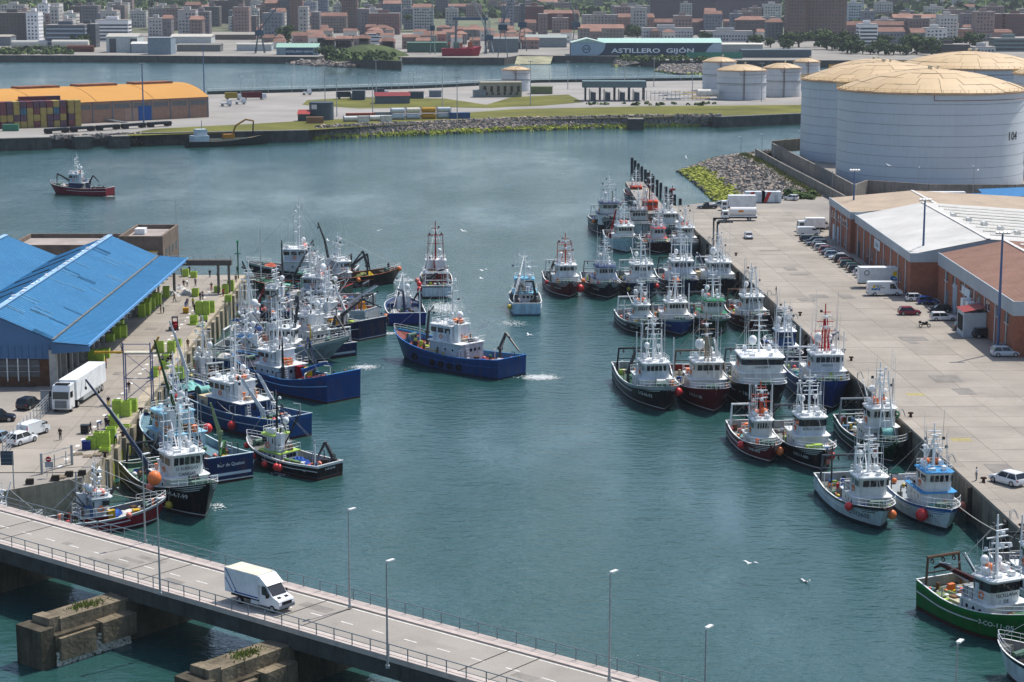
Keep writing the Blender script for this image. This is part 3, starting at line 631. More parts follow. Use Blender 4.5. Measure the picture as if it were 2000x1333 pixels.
# ---- storage tanks
tankp = M('tank_paint', (.50, .54, .57), rough=.45, var=.05, scale=.08, streak=.10, rust='#4a4a48')
domep = M('dome_cream', (.48, .335, .17), rough=.55, var=.05, scale=.2, grain=.03, rand=.07)
domeu = M('dome_frame', (.30, .24, .16), rough=.8, var=.2)
yrail = M('yellow_rail', (.52, .33, .05), rough=.6, var=.2, scale=2)
def tank(label, cx, cy, R, z0, zt, rise, npan=28, rails=True, seams=9, legs=False, pm=tankp):
 T = thing('storage_tank', label, 'tank', (cx, cy, z0)); hgt = zt-z0; N_ = 64 if R>15 else 36
 b = MB(); cr = []
 for k in range(seams):
  for dz_ in(.0, 1.0):cr.append((hgt*(k+dz_)/seams-(.06 if dz_ else 0), R-(.012*k)))
 b.loft([[(cos(2*pi*i/N_)*r, sin(2*pi*i/N_)*r, z)for i in range(N_)]for z, r in cr], cap0=False, cap1=False); b.build('shell', pm, T, smooth=30)
 seam = M('weld_seam', (.13, .13, .13), rough=.8, var=.5, scale=.4)
 for k in range(1, seams):
  b = MB(); z = hgt*k/seams-.03
  b.loft([[(cos(2*pi*i/N_)*(R+.012), sin(2*pi*i/N_)*(R+.012), z+q)for i in range(N_)]for q in(-.035, .035)], cap0=False, cap1=False); b.build('weld_seam', seam, T)
  # dome of cream plates, each plate a piece of its own, laid a little uneven
 rings_ = 5 if R>15 else 2; rad = (R*R+rise*rise)/(2*rise)
 def dome(r):return hgt+sqrt(max(0, rad*rad-r*r))-(rad-rise)
 ang = 0; b = MB(); b.loft([[(cos(2*pi*i/N_)*r, sin(2*pi*i/N_)*r, dome(r)-.05)for i in range(N_)]for r in[R*(1-k/8)+.01 for k in range(9)]], cap0=False, cap1=False); b.build('roof_frame', domeu, T)
 for q in range(rings_):
  r0, r1 = R*q/rings_, R*(q+1)/rings_-.12; n = max(6, int(npan*(q+.6)/rings_))if R>15 else(8 if q==0 else 16); ang+=.37
  for i in range(n):
   a0, a1 = ang+2*pi*i/n, ang+2*pi*(i+1)/n-.16/max(r1, 1); b = MB(); lift = random.uniform(0, .16); vs = []
   for a in[lerp(a0, a1, f)for f in(0, .33, .66, 1)]:
    for r in(r0, (r0+r1)/2, r1):vs.append((cos(a)*r, sin(a)*r, dome(r)+lift))
   b.add(vs, [(3*k+j, 3*k+j+1, 3*k+j+4, 3*k+j+3)for k in range(3)for j in(0, 1)]); b.build('roof_plate', domep, T)
 b = MB(); b.loft([[(cos(2*pi*i/N_)*r, sin(2*pi*i/N_)*r, z)for i in range(N_)]for z, r in((hgt-.35, R+.02), (hgt-.35, R+.45), (hgt-.1, R+.45), (hgt-.1, R-.1))], cap0=False, cap1=False); b.build('rim', M('rim_rust', (.42, .24, .13), rough=.8, var=.3, scale=.6), T)
 if rails:
  n = 72 if R>15 else 30; b = MB()
  for i in range(n):
   a = 2*pi*i/n; p = Vector((cos(a)*(R+.3), sin(a)*(R+.3), hgt-.1)); b.tube(p, p+Vector((0, 0, 1.15)), .04, n=4)
   a2 = 2*pi*(i+1)/n; p2 = Vector((cos(a2)*(R+.3), sin(a2)*(R+.3), hgt-.1))
   for zz in(.6, 1.15):b.tube(p+Vector((0, 0, zz)), p2+Vector((0, 0, zz)), .035, n=4)
  b.build('guard_rail', yrail, T)
  # ring pipe and stair
 b = MB(); pts = [Vector((cos(a)*(R+.35), sin(a)*(R+.35), hgt-1.9))for a in[radians(-100+i*5)for i in range(24)]]; b.path(pts, .09, 4); b.tube(pts[0], pts[0]+Vector((0, 0, 1.6)), .09, n=4); b.build('ring_pipe', M('pipe_red', (.20, .09, .06), rough=.6, var=.2), T)
 a0 = radians(20)
 b = MB(); pts = [Vector((cos(radians(-62+i*3))*(R+.5), sin(radians(-62+i*3))*(R+.5), lerp(.3, hgt, i/30)))for i in range(31)]
 if R>15:
  off = Vector((0, 0, 1)); pts = [Vector((cos(radians(-8+i*1.9))*(R+.6), sin(radians(-8+i*1.9))*(R+.6), lerp(.3, hgt, i/30)))for i in range(31)]
  for p, q in zip(pts[:-1], pts[1:]):b.tube(p, q, .35, n=4); b.tube(p+off, q+off, .05, n=4)
  b.build('stair', galv, T)
 for k in range(3 if R>15 else 1):
  a = k*2.1; b = MB(); b.tube((cos(a)*1.5, sin(a)*1.5, hgt+rise), (cos(a)*1.5, sin(a)*1.5, hgt+rise+1.0), .3, n=8); b.tube((cos(a)*1.5, sin(a)*1.5, hgt+rise+.95), (cos(a)*1.5+.6, sin(a)*1.5, hgt+rise+.8), .25, n=8); b.build('roof_vent', P('#cfc6b0'), T)
 return T
T104 = tank('big grey storage tank numbered 104 with cream dome, nearest of the large tanks', 122.5, 585, 27, ZQ, 31.2, 5.6)
for k, ch in enumerate('104'):
 a0 = radians(-47+k*3.6)
 lettering(ch, 3.4, lambda u, v:Vector((cos(a0+u/27)*27.06, sin(a0+u/27)*27.06, 13.2+v)), P('#20262b'), T104)
tank('big grey storage tank with cream dome half hidden behind tank 104', 122.0, 656, 27, ZQ, 30.4, 5.4)
tank('big cream domed tank rising behind and to the right of the two front tanks', 165, 722, 27, ZQ, 31.5, 5.2)
tank('big cream domed tank at the right edge of the picture', 190.5, 655, 26, ZQ, 32.2, 5.4)
tank('low cream domed tank whose top shows beyond the left big dome', 178, 985, 22, 4.2, 19.0, 4.2)
sl_ = M('tank_pale', (.50, .52, .53), rough=.5, var=.05, scale=.1, streak=.12, rust='#5a5248')
def small_tank(lab, x, y, R, zt, rise):
 T = tank(lab, x, y, R, 4.2, zt, rise, rails=False, seams=4, pm=sl_); hgt = zt-4.2
 b = MB(); b.loft([[(cos(2*pi*i/36)*r, sin(2*pi*i/36)*r, hgt*.55+q)for i in range(36)]for r, q in((R+.01, -.12), (R+.3, -.12), (R+.3, .12), (R+.01, .12))], cap0=False, cap1=False); b.build('ring_girder', M('ring_dark', (.2, .2, .2), rough=.7, var=.2), T)
 b = MB(); b.tube((0, -R-.25, 0), (0, -R-.25, hgt+.6), .16, n=5); b.tube((-.5, -R-.25, 0), (-.5, -R-.25, hgt), .08, n=5); b.build('riser_pipe', M('riser_brown', (.16, .12, .10), rough=.7, var=.2), T)
small_tank('white cream topped tank, front one of the small tank group', 112, 978, 12, 18.2, 2.6); small_tank('white cream topped tank right of the front small tank', 134.5, 1000, 9.6, 18.3, 2.2)
small_tank('white cream topped tank, leftmost of the small tank group', 108.5, 1050, 8.8, 19.3, 2.2); small_tank('small cream topped tank furthest back in the small tank group', 155, 1056, 6.9, 18.8, 1.8)
small_tank('lone white cylindrical tank behind the beige office on the peninsula', 2.1, 1046, 7.4, 15.2, 1.6)
# ---- bund walls beside the tanks
bund = M('bund_concrete', (.22, .20, .175), rough=.9, var=.25, scale=.3, streak=.55, rust='#26221c')
def wall(name, label, pts, z0, z1, th, mat, cat='wall', joints=6.0):
 T = thing(name, label, cat)
 for a, c in zip(pts[:-1], pts[1:]):
  a, c = Vector((*a, 0)), Vector((*c, 0)); L = (c-a).length; n = max(1, int(L/joints)); d = (c-a)/n; rz = math.atan2(d.y, d.x)
  for i in range(n):
   p = a+d*(i+.5); MB().box(0, 0, (z1-z0)/2, d.length-.04, th, z1-z0).build('wall_panel', mat, T, loc=(p.x, p.y, z0), rz=rz)
 return T
wall('bund_wall', 'low front concrete bund wall along the path below the big tanks', gp([(1476, 306), (1530, 337), (1590, 369), (1650, 402)], ZQ), ZQ, ZQ+2.6, .5, bund)
wall('bund_wall', 'second taller concrete bund wall close to the foot of the big tanks', gp([(1508, 303), (1600, 352), (1668, 390)], ZQ)+[(97.5, 545), (112, 534), (135, 533), (160, 545), (185, 560)], ZQ, ZQ+4.0, .5, bund)
wall('bund_wall', 'tan bund wall across the far end of the tank yard', gp([(1508, 300), (1570, 294)], ZQ)+[(150, 640)], ZQ, ZQ+4.2, .5, M('bund_tan', (.30, .23, .165), rough=.9, var=.2, scale=.4, streak=.4))
# ---- peninsula: orange roofed warehouse
orr = M('orange_roof', (.47, .235, .055), rough=.7, var=.06, scale=.06, grain=.04); brk2 = M('brick_pale', (.27, .17, .125), rough=.9, var=.15, scale=.5, grain=.1)
wo = Vector((-129, 850.8, 0)); wd = Vector((-.774, -.633, 0)); wnv = Vector((-.633, .774, 0)); WT = thing('warehouse', 'long warehouse with orange arched roof behind the container stack', 'building')
def wp(s, t, z):p = wo+wd*s+wnv*t; return Vector((p.x, p.y, z))
WL = 150; WW = 46; zE, zR = 12.8, 18.0
def arch(t):u = t/WW*2-1; return zE+(zR-zE)*(1-abs(u)**2.1)
bay = 26.5
for k in range(6):
 s0, s1 = k*bay, min(WL, (k+1)*bay)-.25; n = 14; b = MB()
 vs = [wp(s, -.6+(WW+1.2)*i/n, arch(WW*i/n))for s in(s0, s1)for i in range(n+1)]; b.add(vs, [(i, i+1, n+2+i, n+1+i)for i in range(n)]); b.build('roof_bay', orr, WT)
 b = MB(); vs = [wp(s, WW*u, arch(WW*u)+h)for s in(s0+6, s1-2)for u, h in((.42, .0), (.42, .9), (.58, .9), (.58, .0))]; b.add(vs, [(0, 1, 2, 3), (7, 6, 5, 4), (0, 4, 5, 1), (1, 5, 6, 2), (2, 6, 7, 3)]); b.build('ridge_vent', M('vent_rust', (.22, .10, .06), rough=.8, var=.3, scale=.4), WT)
b = MB(); q = [wp(0, 0, 0), wp(WL, 0, 0), wp(WL, WW, 0), wp(0, WW, 0)]; b.prism([(p.x, p.y)for p in q], ZP, zE); b.build('brick_wall', brk2, WT)
b = MB(); n = 14; b.add([wp(.05, 0, zE-.1)]+[wp(.05, WW*i/n, arch(WW*i/n)-.1)for i in range(n+1)], [tuple(range(n+2))]); b.build('end_gable', brk2, WT)
def wbox(nm, s0, s1, z0, z1, mat, out=.12, par=WT):
 b = MB(); vs = [wp(s, t, z)for z in(z0, z1)for s, t in((s0, .02), (s1, .02), (s1, -out), (s0, -out))]; b.add(vs, [(0, 3, 2, 1), (4, 5, 6, 7), (0, 1, 5, 4), (1, 2, 6, 5), (2, 3, 7, 6), (3, 0, 4, 7)]); return b.build(nm, mat, par)
winm = M('strip_window', (.10, .105, .105), rough=.5, var=.4, scale=2)
for k in range(13):
 s0 = .6+k*9.0; wbox('window', s0+.9, s0+8.0, 9.6, 11.6, winm, .06); wbox('pilaster', s0-.35, s0+.05, ZP, zE, M('pilaster_blue', (.12, .16, .2), rough=.7), .22)
wbox('door', 27.5, 33.6, ZP, ZP+6.0, P('#1d4f8c', .5, .1), .15); wbox('wall_panel', 33.7, 40, ZP, ZP+5.2, M('panel_pinkish', (.30, .21, .165), rough=.9, var=.1), .1)
# ---- shipping containers
CCOL = {'maroon':(.17, .045, .05), 'mustard':(.36, .27, .075), 'plum':(.10, .05, .075), 'teal blue':(.04, .13, .19), 'rust red':(.30, .085, .05), 'pale blue':(.3, .36, .45), 'green':(.06, .2, .13), 'brown':(.28, .15, .08), 'white':(.6, .6, .58), 'grey':(.24, .26, .27), 'blue':(.04, .10, .24)}
def container_mesh(L, cname):
 m = M('container_'+cname.replace(' ', '_'), CCOL[cname], rough=.6, var=.15, scale=.6, streak=.25); b = MB(); h = 2.55; w_ = 2.38; n = int(L/.45)
 b.box(0, 0, .08, L, w_, .16); b.box(0, 0, h-.06, L, w_, .12)
 for sx in(-1, 1):
  for sy in(-1, 1):b.box(sx*(L/2-.08), sy*(w_/2-.08), h/2, .16, .16, h)
 for sy in(-1, 1):
  pr = []
  for i in range(n+1):
   for f, o in((0, .07), (.45, .07), (.5, .02), (.95, .02)):
    x = -L/2+.1+(L-.2)*(i+f)/(n+1); pr.append((x, sy*(w_/2-o)))
  k = len(pr); b.add([(x, y, .14)for x, y in pr]+[(x, y, h-.1)for x, y in pr], [(i, i+1, k+i+1, k+i)for i in range(k-1)])
 b.box(-L/2+.06, 0, h/2, .04, w_-.2, h-.2); b.box(L/2-.06, 0, h/2, .04, w_-.2, h-.2)
 return[b.mesh('shell', m), None]
_cm = {}
LOCK = M('lock_rod', (.3, .3, .3), rough=.5, var=.2)
def container(x, y, z, rz, cname, label, L=6.06, group='shipping containers on the peninsula'):
 if(L, cname)not in _cm:
  d = MB()
  for yy in(-.85, -.35, .35, .85):d.tube((-L/2-.01, yy, .2), (-L/2-.01, yy, 2.35), .025, n=4)
  _cm[(L, cname)] = container_mesh(L, cname)[0], d.mesh('lock_rods', LOCK)
 T = thing('shipping_container', label, 'container', (x, y, z), rz, group); s, d = _cm[(L, cname)]; link('shell', s, T); link('lock_rods', d, T); return T
grid = ['rmmyprmpmyeyy'.replace('r', 'm'), 'emypyryypmymyy'[:13]]
rows = [('plum', 'mustard maroon plum mustard plum maroon plum plum maroon mustard plum mustard mustard'), ('plum', 'plum maroon plum mustard teal_blue mustard maroon mustard mustard teal_blue maroon mustard mustard'), ('mustard', 'mustard mustard mustard plum plum mustard mustard mustard plum plum mustard plum mustard'), ('plum', 'plum maroon plum mustard mustard mustard maroon mustard plum mustard plum maroon mustard')]
ordn = ['first', 'second', 'third', 'fourth', 'fifth', 'sixth', 'seventh', 'eighth', 'ninth', 'tenth', 'eleventh', 'twelfth', 'thirteenth']
tiers = ['top', 'third', 'second', 'bottom']
cdir = Vector((.9, .435, 0)).normalized()
c0 = Vector((-202.2, 784.5, 0))
for r, (_, line)in enumerate(rows):
 for k, cn in enumerate(line.split()):
  cn = cn.replace('_', ' '); p = c0+cdir*(k*2.62+(.7 if k>10 else 0)); zz = ZP+(3-r)*2.6
  nz = .0
  container(p.x-cdir.y*3.1, p.y+cdir.x*3.1, zz, math.atan2(cdir.x, -cdir.y), cn, f'{cn} shipping container, {tiers[r]} tier, {ordn[k]} column from the left of the tall stack')
for k, (cn, s)in enumerate([('maroon', 'left'), ('maroon', 'middle'), ('plum', 'right')]):
 p = c0+cdir*(14+k*5.2)+Vector((-cdir.y, cdir.x, 0))*10.5; container(p.x, p.y, ZP+4*2.6-1.2, math.atan2(cdir.y, cdir.x), cn, f'{cn} container lying on the {s} of the rear row behind the tall stack')
p = G(21, 256, ZP); container(p.x, p.y, ZP, .1, 'green', 'green open topped container in front of the tall stack at far left')
for px, py, L, cn, rz, lab in[(577+38, 241, 7.0, 'brown', .12, 'brown container standing beside the round dark tank'), (704, 233, 12.2, 'rust red', .2, 'long rust red container behind the white tank containers'), (748, 231, 8, 'grey', .2, 'grey container left of the stacked tank containers'), (897, 232, 9, 'blue', .2, 'blue container at the right end of the tank container row'), (710, 239, 4.5, 'white', .2, 'short white container between two white tank containers'), (754, 238, 4.5, 'white', .2, 'short white container left of the stacked tank containers')]:
 p = G(px, py, ZP); container(p.x, p.y, ZP, rz, cn, lab, L)
def tank_container(x, y, z, rz, col, lab):
 T = thing('tank_container', lab, 'tank container', (x, y, z), rz, 'tank containers on the peninsula'); b = MB(); b.tube((-2.7, 0, 1.25), (2.7, 0, 1.25), 1.08, n=16); b.tube((-2.95, 0, 1.25), (-2.7, 0, 1.25), .7, 1.08, 16); b.tube((2.7, 0, 1.25), (2.95, 0, 1.25), 1.08, .7, 16); b.build('vessel', P(col, .35, .1), T, smooth=40)
 b = MB()
 for sx in(-1, 1):
  for sy in(-1, 1):b.box(sx*2.97, sy*1.15, 1.25, .12, .12, 2.5)
  for zz in(.06, 2.44):b.box(sx*2.97, 0, zz, .12, 2.3, .12)
 for sy in(-1, 1):b.box(0, sy*1.15, .06, 5.9, .1, .1)
 b.build('frame', P('#4a5a8c', .5, .2)if col!='#b5882a' else P('#8c6a1c'), T)
for k, (px, cols, nm)in enumerate([(777, ('#c3cad0', '#b9c6cf'), 'first pair'), (807, ('#d5cfbf', '#b9c3cc'), 'second pair'), (837, ('#b5882a', '#b5882a'), 'third, mustard pair'), (867, ('#b5bcc3', '#aab3bb'), 'fourth pair')]):
 for r in(0, 1):
  p = G(px, 234-k*.6, ZP); tank_container(p.x, p.y, ZP+r*2.55, .2, cols[1-r], f'{"upper" if r else "lower"} tank container of the {nm} from the left in the stack')
for px, py, s in[(685, 238, 'left'), (735, 236.5, 'right')]:p = G(px, py, ZP); tank_container(p.x, p.y, ZP, .2, '#d0cfca', f'white tank container standing alone at ground level, {s} of the two')
# ---- other peninsula things
dt = G(626, 236, ZP); T = thing('round_silo', 'dark blue grey round tank with white sign on the peninsula verge', 'tank', (dt.x, dt.y+5, ZP)); b = MB(); R_ = 5.1
b.tube((0, 0, 0), (0, 0, 7.3), R_, n=32); b.build('shell', P('#44525c', .6, .2), T, smooth=40); MB().ring((0, 0, 7.3), R_, .12, n=32, k=5).build('rim', P('#59656d'), T); MB().box(-2.6, -R_*.88, 5.6, 2.4, .1, 1.9, rz=-.4).build('sign_board', P('#d5d8d8'), T)
p = G(594, 237, ZP); T = thing('small_shed', 'small shed with red lean-to roof left of the round dark tank', 'shed', (p.x, p.y+2, ZP)); MB().bx(-2.6, 2.2, -2, 3, 0, 2.8).build('wall', P('#3f4a52'), T); b = MB(); b.add([(-2.9, -2.3, 2.9), (2.4, -2.3, 2.9), (2.4, 3.2, 4.4), (-2.9, 3.2, 4.4)], [(0, 1, 2, 3)]); b.build('roof', P('#9a3f35'), T)
def simple_hall(label, x, y, lx, ly, h, rz, wallc, roofc, rise=1.2, nm='low_building', z0=ZP, wins=0, cat='building'):
 T = thing(nm, label, cat, (x, y, z0), rz); MB().bx(-lx/2, lx/2, -ly/2, ly/2, 0, h).build('wall', P(wallc, .7, .15), T)
 b = MB(); e = .4; b.add([(-lx/2-e, -ly/2-e, h), (lx/2+e, -ly/2-e, h), (lx/2+e, 0, h+rise), (-lx/2-e, 0, h+rise), (lx/2+e, ly/2+e, h), (-lx/2-e, ly/2+e, h)], [(0, 1, 2, 3), (3, 2, 4, 5), (0, 3, 5), (1, 4, 2)]); b.build('roof', P(roofc, .7, .1), T)
 for k in range(wins):xx = lerp(-lx/2, lx/2, (k+.5)/wins); MB().bx(xx-.7, xx+.7, -ly/2-.05, -ly/2+.01, h*.35, h*.75).build('window', GL, T)
 return T
def sh(label, px, py, w_, dpt, h, wc, rc, rise=1.0, wins=0, rz=0, nm='low_building', z0=ZP):p = G(px, py, z0); return simple_hall(label, p.x, p.y+dpt/2, w_, dpt, h, rz, wc, rc, rise, nm, z0, wins)
sh('grey shed with dark red ridged roof in the middle of the peninsula', 765, 203, 16, 9, 3.6, '#56636b', '#7a2f33', 1.6, rz=.12)
sh('dark grey flat shed right of the red roofed shed', 813, 193, 7, 5, 3.2, '#47535c', '#3d464d', .3); sh('dark grey flat building beside the trucks on the peninsula', 700, 196, 6, 6, 4.5, '#434f59', '#4a555d', .3); sh('small grey kiosk near the beige office', 850, 190, 6, 4, 3.0, '#6a757c', '#59646b', .4)
OF = sh('beige two storey office building in front of the lone white tank', 977, 190, 20, 12, 7.2, '#8f8d7c', '#8a8676', .15, wins=6, rz=.12); MB().bx(-14, -8, -8, -2, 0, 3.6).build('annexe', P('#6b767a'), OF)
for k in range(6):xx = lerp(-9, 9, (k+.5)/6); MB().bx(xx-.6, xx+.6, -6.05, -5.99, 1.0, 2.3).build('window', GL, OF)
sh('small olive green shed right of the beige office', 1058, 184, 11, 6, 3.6, '#6c7550', '#5f6848', .3)
cp = G(1195, 198, ZP); CA = thing('loading_canopy', 'grey tanker loading canopy on posts in the middle of the peninsula', 'canopy', (cp.x+1.5, cp.y+6, ZP))
MB().bx(-15.5, 15, -6, 6, 6.4, 9.4).build('roof', P('#5c6f72', .7, .15), CA)
for k in range(5):
 for yy in(-5, 5):MB().bx(-14.3+k*7, -13.7+k*7, yy-.3, yy+.3, 0, 6.4).build('post', P('#39444a'), CA)
 if k<4:MB().bx(-11.5+k*7, -9+k*7, -2, 2, 0, 3.8).build('pump_island', P('#59656c'), CA); b = MB(); b.tube((-12+k*7, 0, 0), (-12+k*7, 0, 5.5), .25, n=6); b.tube((-12+k*7, 0, 4.5), (-9.5+k*7, 0, 3.5), .15, n=5); b.build('loading_arm', galv, CA)
# pipe racks beside the small tanks
PR = thing('pipe_rack', 'tangle of white and grey pipes beside the small tanks', 'pipes', (cp.x+28, cp.y+4, ZP))
for k in range(26):b = MB(); xx = random.uniform(-11, 16); yy = random.uniform(-4, 14); zz = random.uniform(.6, 4); L_ = random.uniform(3, 14); b.tube((xx, yy, zz), (xx+L_*(.9 if k%3 else .05), yy+(.1 if k%3 else .8), zz), random.uniform(.12, .3), n=5); b.build('pipe', random.choice((WH_:=P('#c5c8c6'), galv, P('#8a9297'), P('#b59a4a'))), PR)
for k in range(14):b = MB(); xx = -11+k*2; b.tube((xx, 2, 0), (xx, 2, 4.6), .12, n=4); b.build('support', galv, PR)
MB().tube((14, 8, 3.2), (24, 9, 3.2), 1.8, n=14).build('horizontal_vessel', P('#cfcac0'), PR, smooth=40)
# ================================================================== FISHING BOATS
WH = P('#e4e6e6', .4, .12); WH2 = M('white_gear', (.72, .73, .73), rough=.5, var=.15, scale=2)
BLK = M('black_gear', (.022, .024, .028), rough=.55, var=.3, scale=3)
NAVY = M('dark_blue_steel', (.02, .035, .075), rough=.5, var=.3, scale=3)
ROPE = M('rope', (.52, .49, .42), rough=.9, var=.2, scale=4)
BOOT = P('#3a1512', .6, .3); WLINE = P('#c9cdcd', .5, .3)
ORANGE = M('orange_float', (.72, .17, .035), rough=.5, var=.12, scale=3); RED = M('red_float', (.62, .03, .03), rough=.4, var=.12, scale=3)
PINK = M('coral_float', (.70, .20, .15), rough=.5, var=.1, scale=3); YELM = M('yellow_float', (.62, .46, .05), rough=.5, var=.15, scale=3)
LIME = M('lime_plastic', (.34, .48, .05), rough=.5, var=.12, scale=1.5, grain=.06, rand=.08); CREAM = M('cream_tub', (.55, .45, .29), rough=.6, var=.12, scale=1)
FCOL = {'orange':ORANGE, 'red':RED, 'coral':PINK, 'yellow':YELM}
NETC = {'green':M('net_green', (.05, .13, .085), rough=.9, var=.5, scale=1.4, grain=.4), 'brown':M('net_brown', (.13, .075, .045), rough=.9, var=.5, scale=1.4, grain=.4),
'grey':M('net_grey', (.22, .22, .21), rough=.9, var=.5, scale=1.4, grain=.4), 'purple':M('net_purple', (.13, .11, .36), rough=.9, var=.4, scale=1.4, grain=.3),
'orange':M('net_orange', (.55, .12, .06), rough=.9, var=.4, scale=1.4, grain=.3), 'teal':M('net_teal', (.20, .44, .40), rough=.9, var=.35, scale=1.4, grain=.3),
'blue':M('net_blue', (.03, .09, .33), rough=.85, var=.4, scale=1.4, grain=.3), 'yellow':M('net_yellow', (.58, .40, .03), rough=.9, var=.4, scale=1.4, grain=.3), 'black':M('net_black', (.03, .03, .032), rough=.9, var=.5, scale=1.4, grain=.3),
'khaki':M('net_khaki', (.17, .18, .07), rough=.9, var=.5, scale=1.4, grain=.35), 'white':M('net_white', (.6, .58, .54), rough=.9, var=.3, scale=1.4, grain=.3)}
TYRE = M('old_tyre', (.012, .012, .013), rough=.8, var=.3, scale=4)
def shade(h, f):return '#'+''.join('%02x'%int(int(h[i:i+2], 16)*f)for i in(1, 3, 5))
class Hull:
 def __init__(s, L, B, bow, mid, stern, rake=None, full=3.4, ts=.84):
  s.L, s.B, s.bow, s.mid, s.stern, s.full, s.ts = L, B, bow, mid, stern, full, ts; s.rake = L*.09 if rake is None else rake
 def sheer(s, t):
  z = s.mid
  if t<.42:z+=(s.stern-s.mid)*(1-t/.42)**1.6
  if t>.35:z+=(s.bow-s.mid)*((t-.35)/.65)**1.9
  return z
 def half(s, t, z):
  zs = s.sheer(t); k = max(0, min(1, z/zs));
  aft = lerp(s.ts, 1, sm(t/.33))
  u = max(0, (t-.5)/.5)
  d = aft*max(0, 1-u**s.full); w = aft*.96*max(0, 1-max(0, (t-.45)/.55)**2.3)
  h = lerp(w, d, k**1.25)*s.B/2
  if z<0:h*=1+z*.28
  return max(h, .02)
 def X(s, t, z):return-s.L/2+t*(s.L-s.rake*(1-max(-.2, min(1.1, z/s.bow))))
 def p(s, t, z, side=1, off=0):return Vector((s.X(t, z), side*(s.half(t, z)+off), z))
TS = [0, .03, .1, .2, .3, .4, .5, .58, .66, .73, .79, .84, .885, .925, .955, .98, 1.0]
def boat(sp):
 g = sp.get; L, B = sp['L'], sp['B']*1.04; rnd = random.Random(sp.get('seed', hash(sp['label'])%9999))
 rnd = random.Random(sum(ord(c)*(i+1)for i, c in enumerate(sp['label'])))
 h = Hull(L, B, g('bow', L*.155), g('mid', 1.3+L*.035), g('sternz', 1.5+L*.045), g('rake'), g('full', 3.4), g('ts', .86))
 hd = radians(sp['hd']); dv = Vector((cos(hd), sin(hd), 0))
 if 'stem' in sp:c = G(*sp['stem'], 0)-dv*(L/2-h.rake)
 elif 'stern' in sp:c = G(*sp['stern'], 0)+dv*(L/2)
 else:c = Vector((*sp['pos'], 0))
 c.z = 0
 T = thing('fishing_boat', sp['label'], g('cat', 'fishing boat'), c, hd, 'fishing boats in the dock')
 # hull shell
 hc = P(sp['hull'], .38, g('wear', .6)); st = P(g('stripe', sp['hull']), .35, .15); inn = P(shade(g('inner', '#c8cccb'), .8), .5, .5)
 b = MB(); rings = []
 for t in TS:
  zs = h.sheer(t); zl = [-.9, .0, .28, .42]+[.42+(zs-.42)*k for k in(.3, .6, .82, .93, 1)]
  port = [h.p(t, z, 1)for z in zl][::-1]; star = [h.p(t, z, -1)for z in zl]
  rings.append(port+star)
 n = len(rings[0]); vs = [p for r in rings for p in r]; nr = 9
 b.add(vs, [])
 for i in range(len(rings)-1):
  for j in range(n-1):
   if j== nr-1:continue
   row = (nr-2-j)if j<nr-1 else(j-nr)
   mi = (1 if row<=1 else 2 if row==2 else 0 if row<6 else 3)
   b.f.append([i*n+j, (i+1)*n+j, (i+1)*n+j+1, i*n+j+1]); b.m.append(mi)
 for j in range(nr-1):
  row = nr-2-j; mi = (1 if row<=1 else 2 if row==2 else 0 if row<6 else 3)
  b.f.append([j, j+1, n-2-j, n-1-j]); b.m.append(mi)
 boot = P(g('boot', '#3a1512'), .6, .35)
 hu = b.build('hull', [hc, boot, P(g('wline', '#c9cdcd'), .5, .3), st], T, smooth=28)
 # deck and inner bulwark
 fx = g('fore', .76)
 def dz(t):return h.sheer(t)-(g('bulw', .95)if t<fx else .3)
 dk = P(shade(g('deck', '#56675c'), .72), .7, .5); b = MB(); D = [t for t in TS if t<fx]+[fx-.001, fx]+[t for t in TS if t>fx and t<.985]
 b.add([p for t in D for p in(h.p(t, dz(t), 1, -.07), h.p(t, dz(t), -1, -.07))], [(2*i, 2*i+1, 2*i+3, 2*i+2)for i in range(len(D)-1)])
 b.build('deck', dk, T)
 b = MB()
 for sd in(1, -1):
  D2 = [t for t in TS if t<.99]
  vs = []
  for t in D2:vs+=[h.p(t, dz(t)-.02, sd, -.06), h.p(t, h.sheer(t), sd, -.06), h.p(t, h.sheer(t)+.05, sd, -.13), h.p(t, h.sheer(t)+.05, sd, .05), h.p(t, h.sheer(t)-.02, sd, .05)]
  b.mat(0); m = len(D2)
  b.add(vs, [(5*i, 5*i+1, 5*i+6, 5*i+5)for i in range(m-1)])
  o = len(b.v)-len(vs); b.k = 1
  for i in range(m-1):
   for k in(1, 2, 3):b.f.append([o+5*i+k, o+5*i+k+1, o+5*i+k+6, o+5*i+k+5]); b.m.append(1)
 b.mat(0); zs = h.sheer(0); y = h.half(0, zs); b.box(-L/2+.1, 0, zs-.46, .08, 2*y-.1, .98); b.mat(1); b.box(-L/2+.04, 0, zs+.04, .2, 2*y+.1, .09)
 b.build('bulwark', [inn, P(g('rail', '#d2d4d2'), .5, .3)], T)
 # rubbing strake
 for sd in(1, -1):MB().path([h.p(t, h.sheer(t)*.62, sd, .03)for t in(0, .1, .2, .3, .4, .5, .6, .68)], .07, 5).build('rubbing_strake', P(g('strake', g('rail', '#b9bcba')), .5, .3), T)
 if g('moust'):
  b = MB(); mc = P(g('moustc', '#c9cccc'), .5, .1)
  for sd in(1, -1):
   for k in range(3):
    t0, t1 = .80+.03*k, .985-.012*k; z0 = lambda t:h.sheer(t)-.22-.26*k
    vs = []
    for i in range(7):
     t = lerp(t0, t1, i/6); z = z0(t); wv = .10*min(1, i/3+.15); vs+=[h.p(t, z-wv, sd, .025), h.p(t, z, sd, .025)]
    b.add(vs, [(2*i, 2*i+1, 2*i+3, 2*i+2)for i in range(6)])
  stuff(b.build('bow_stripes', mc, hu))
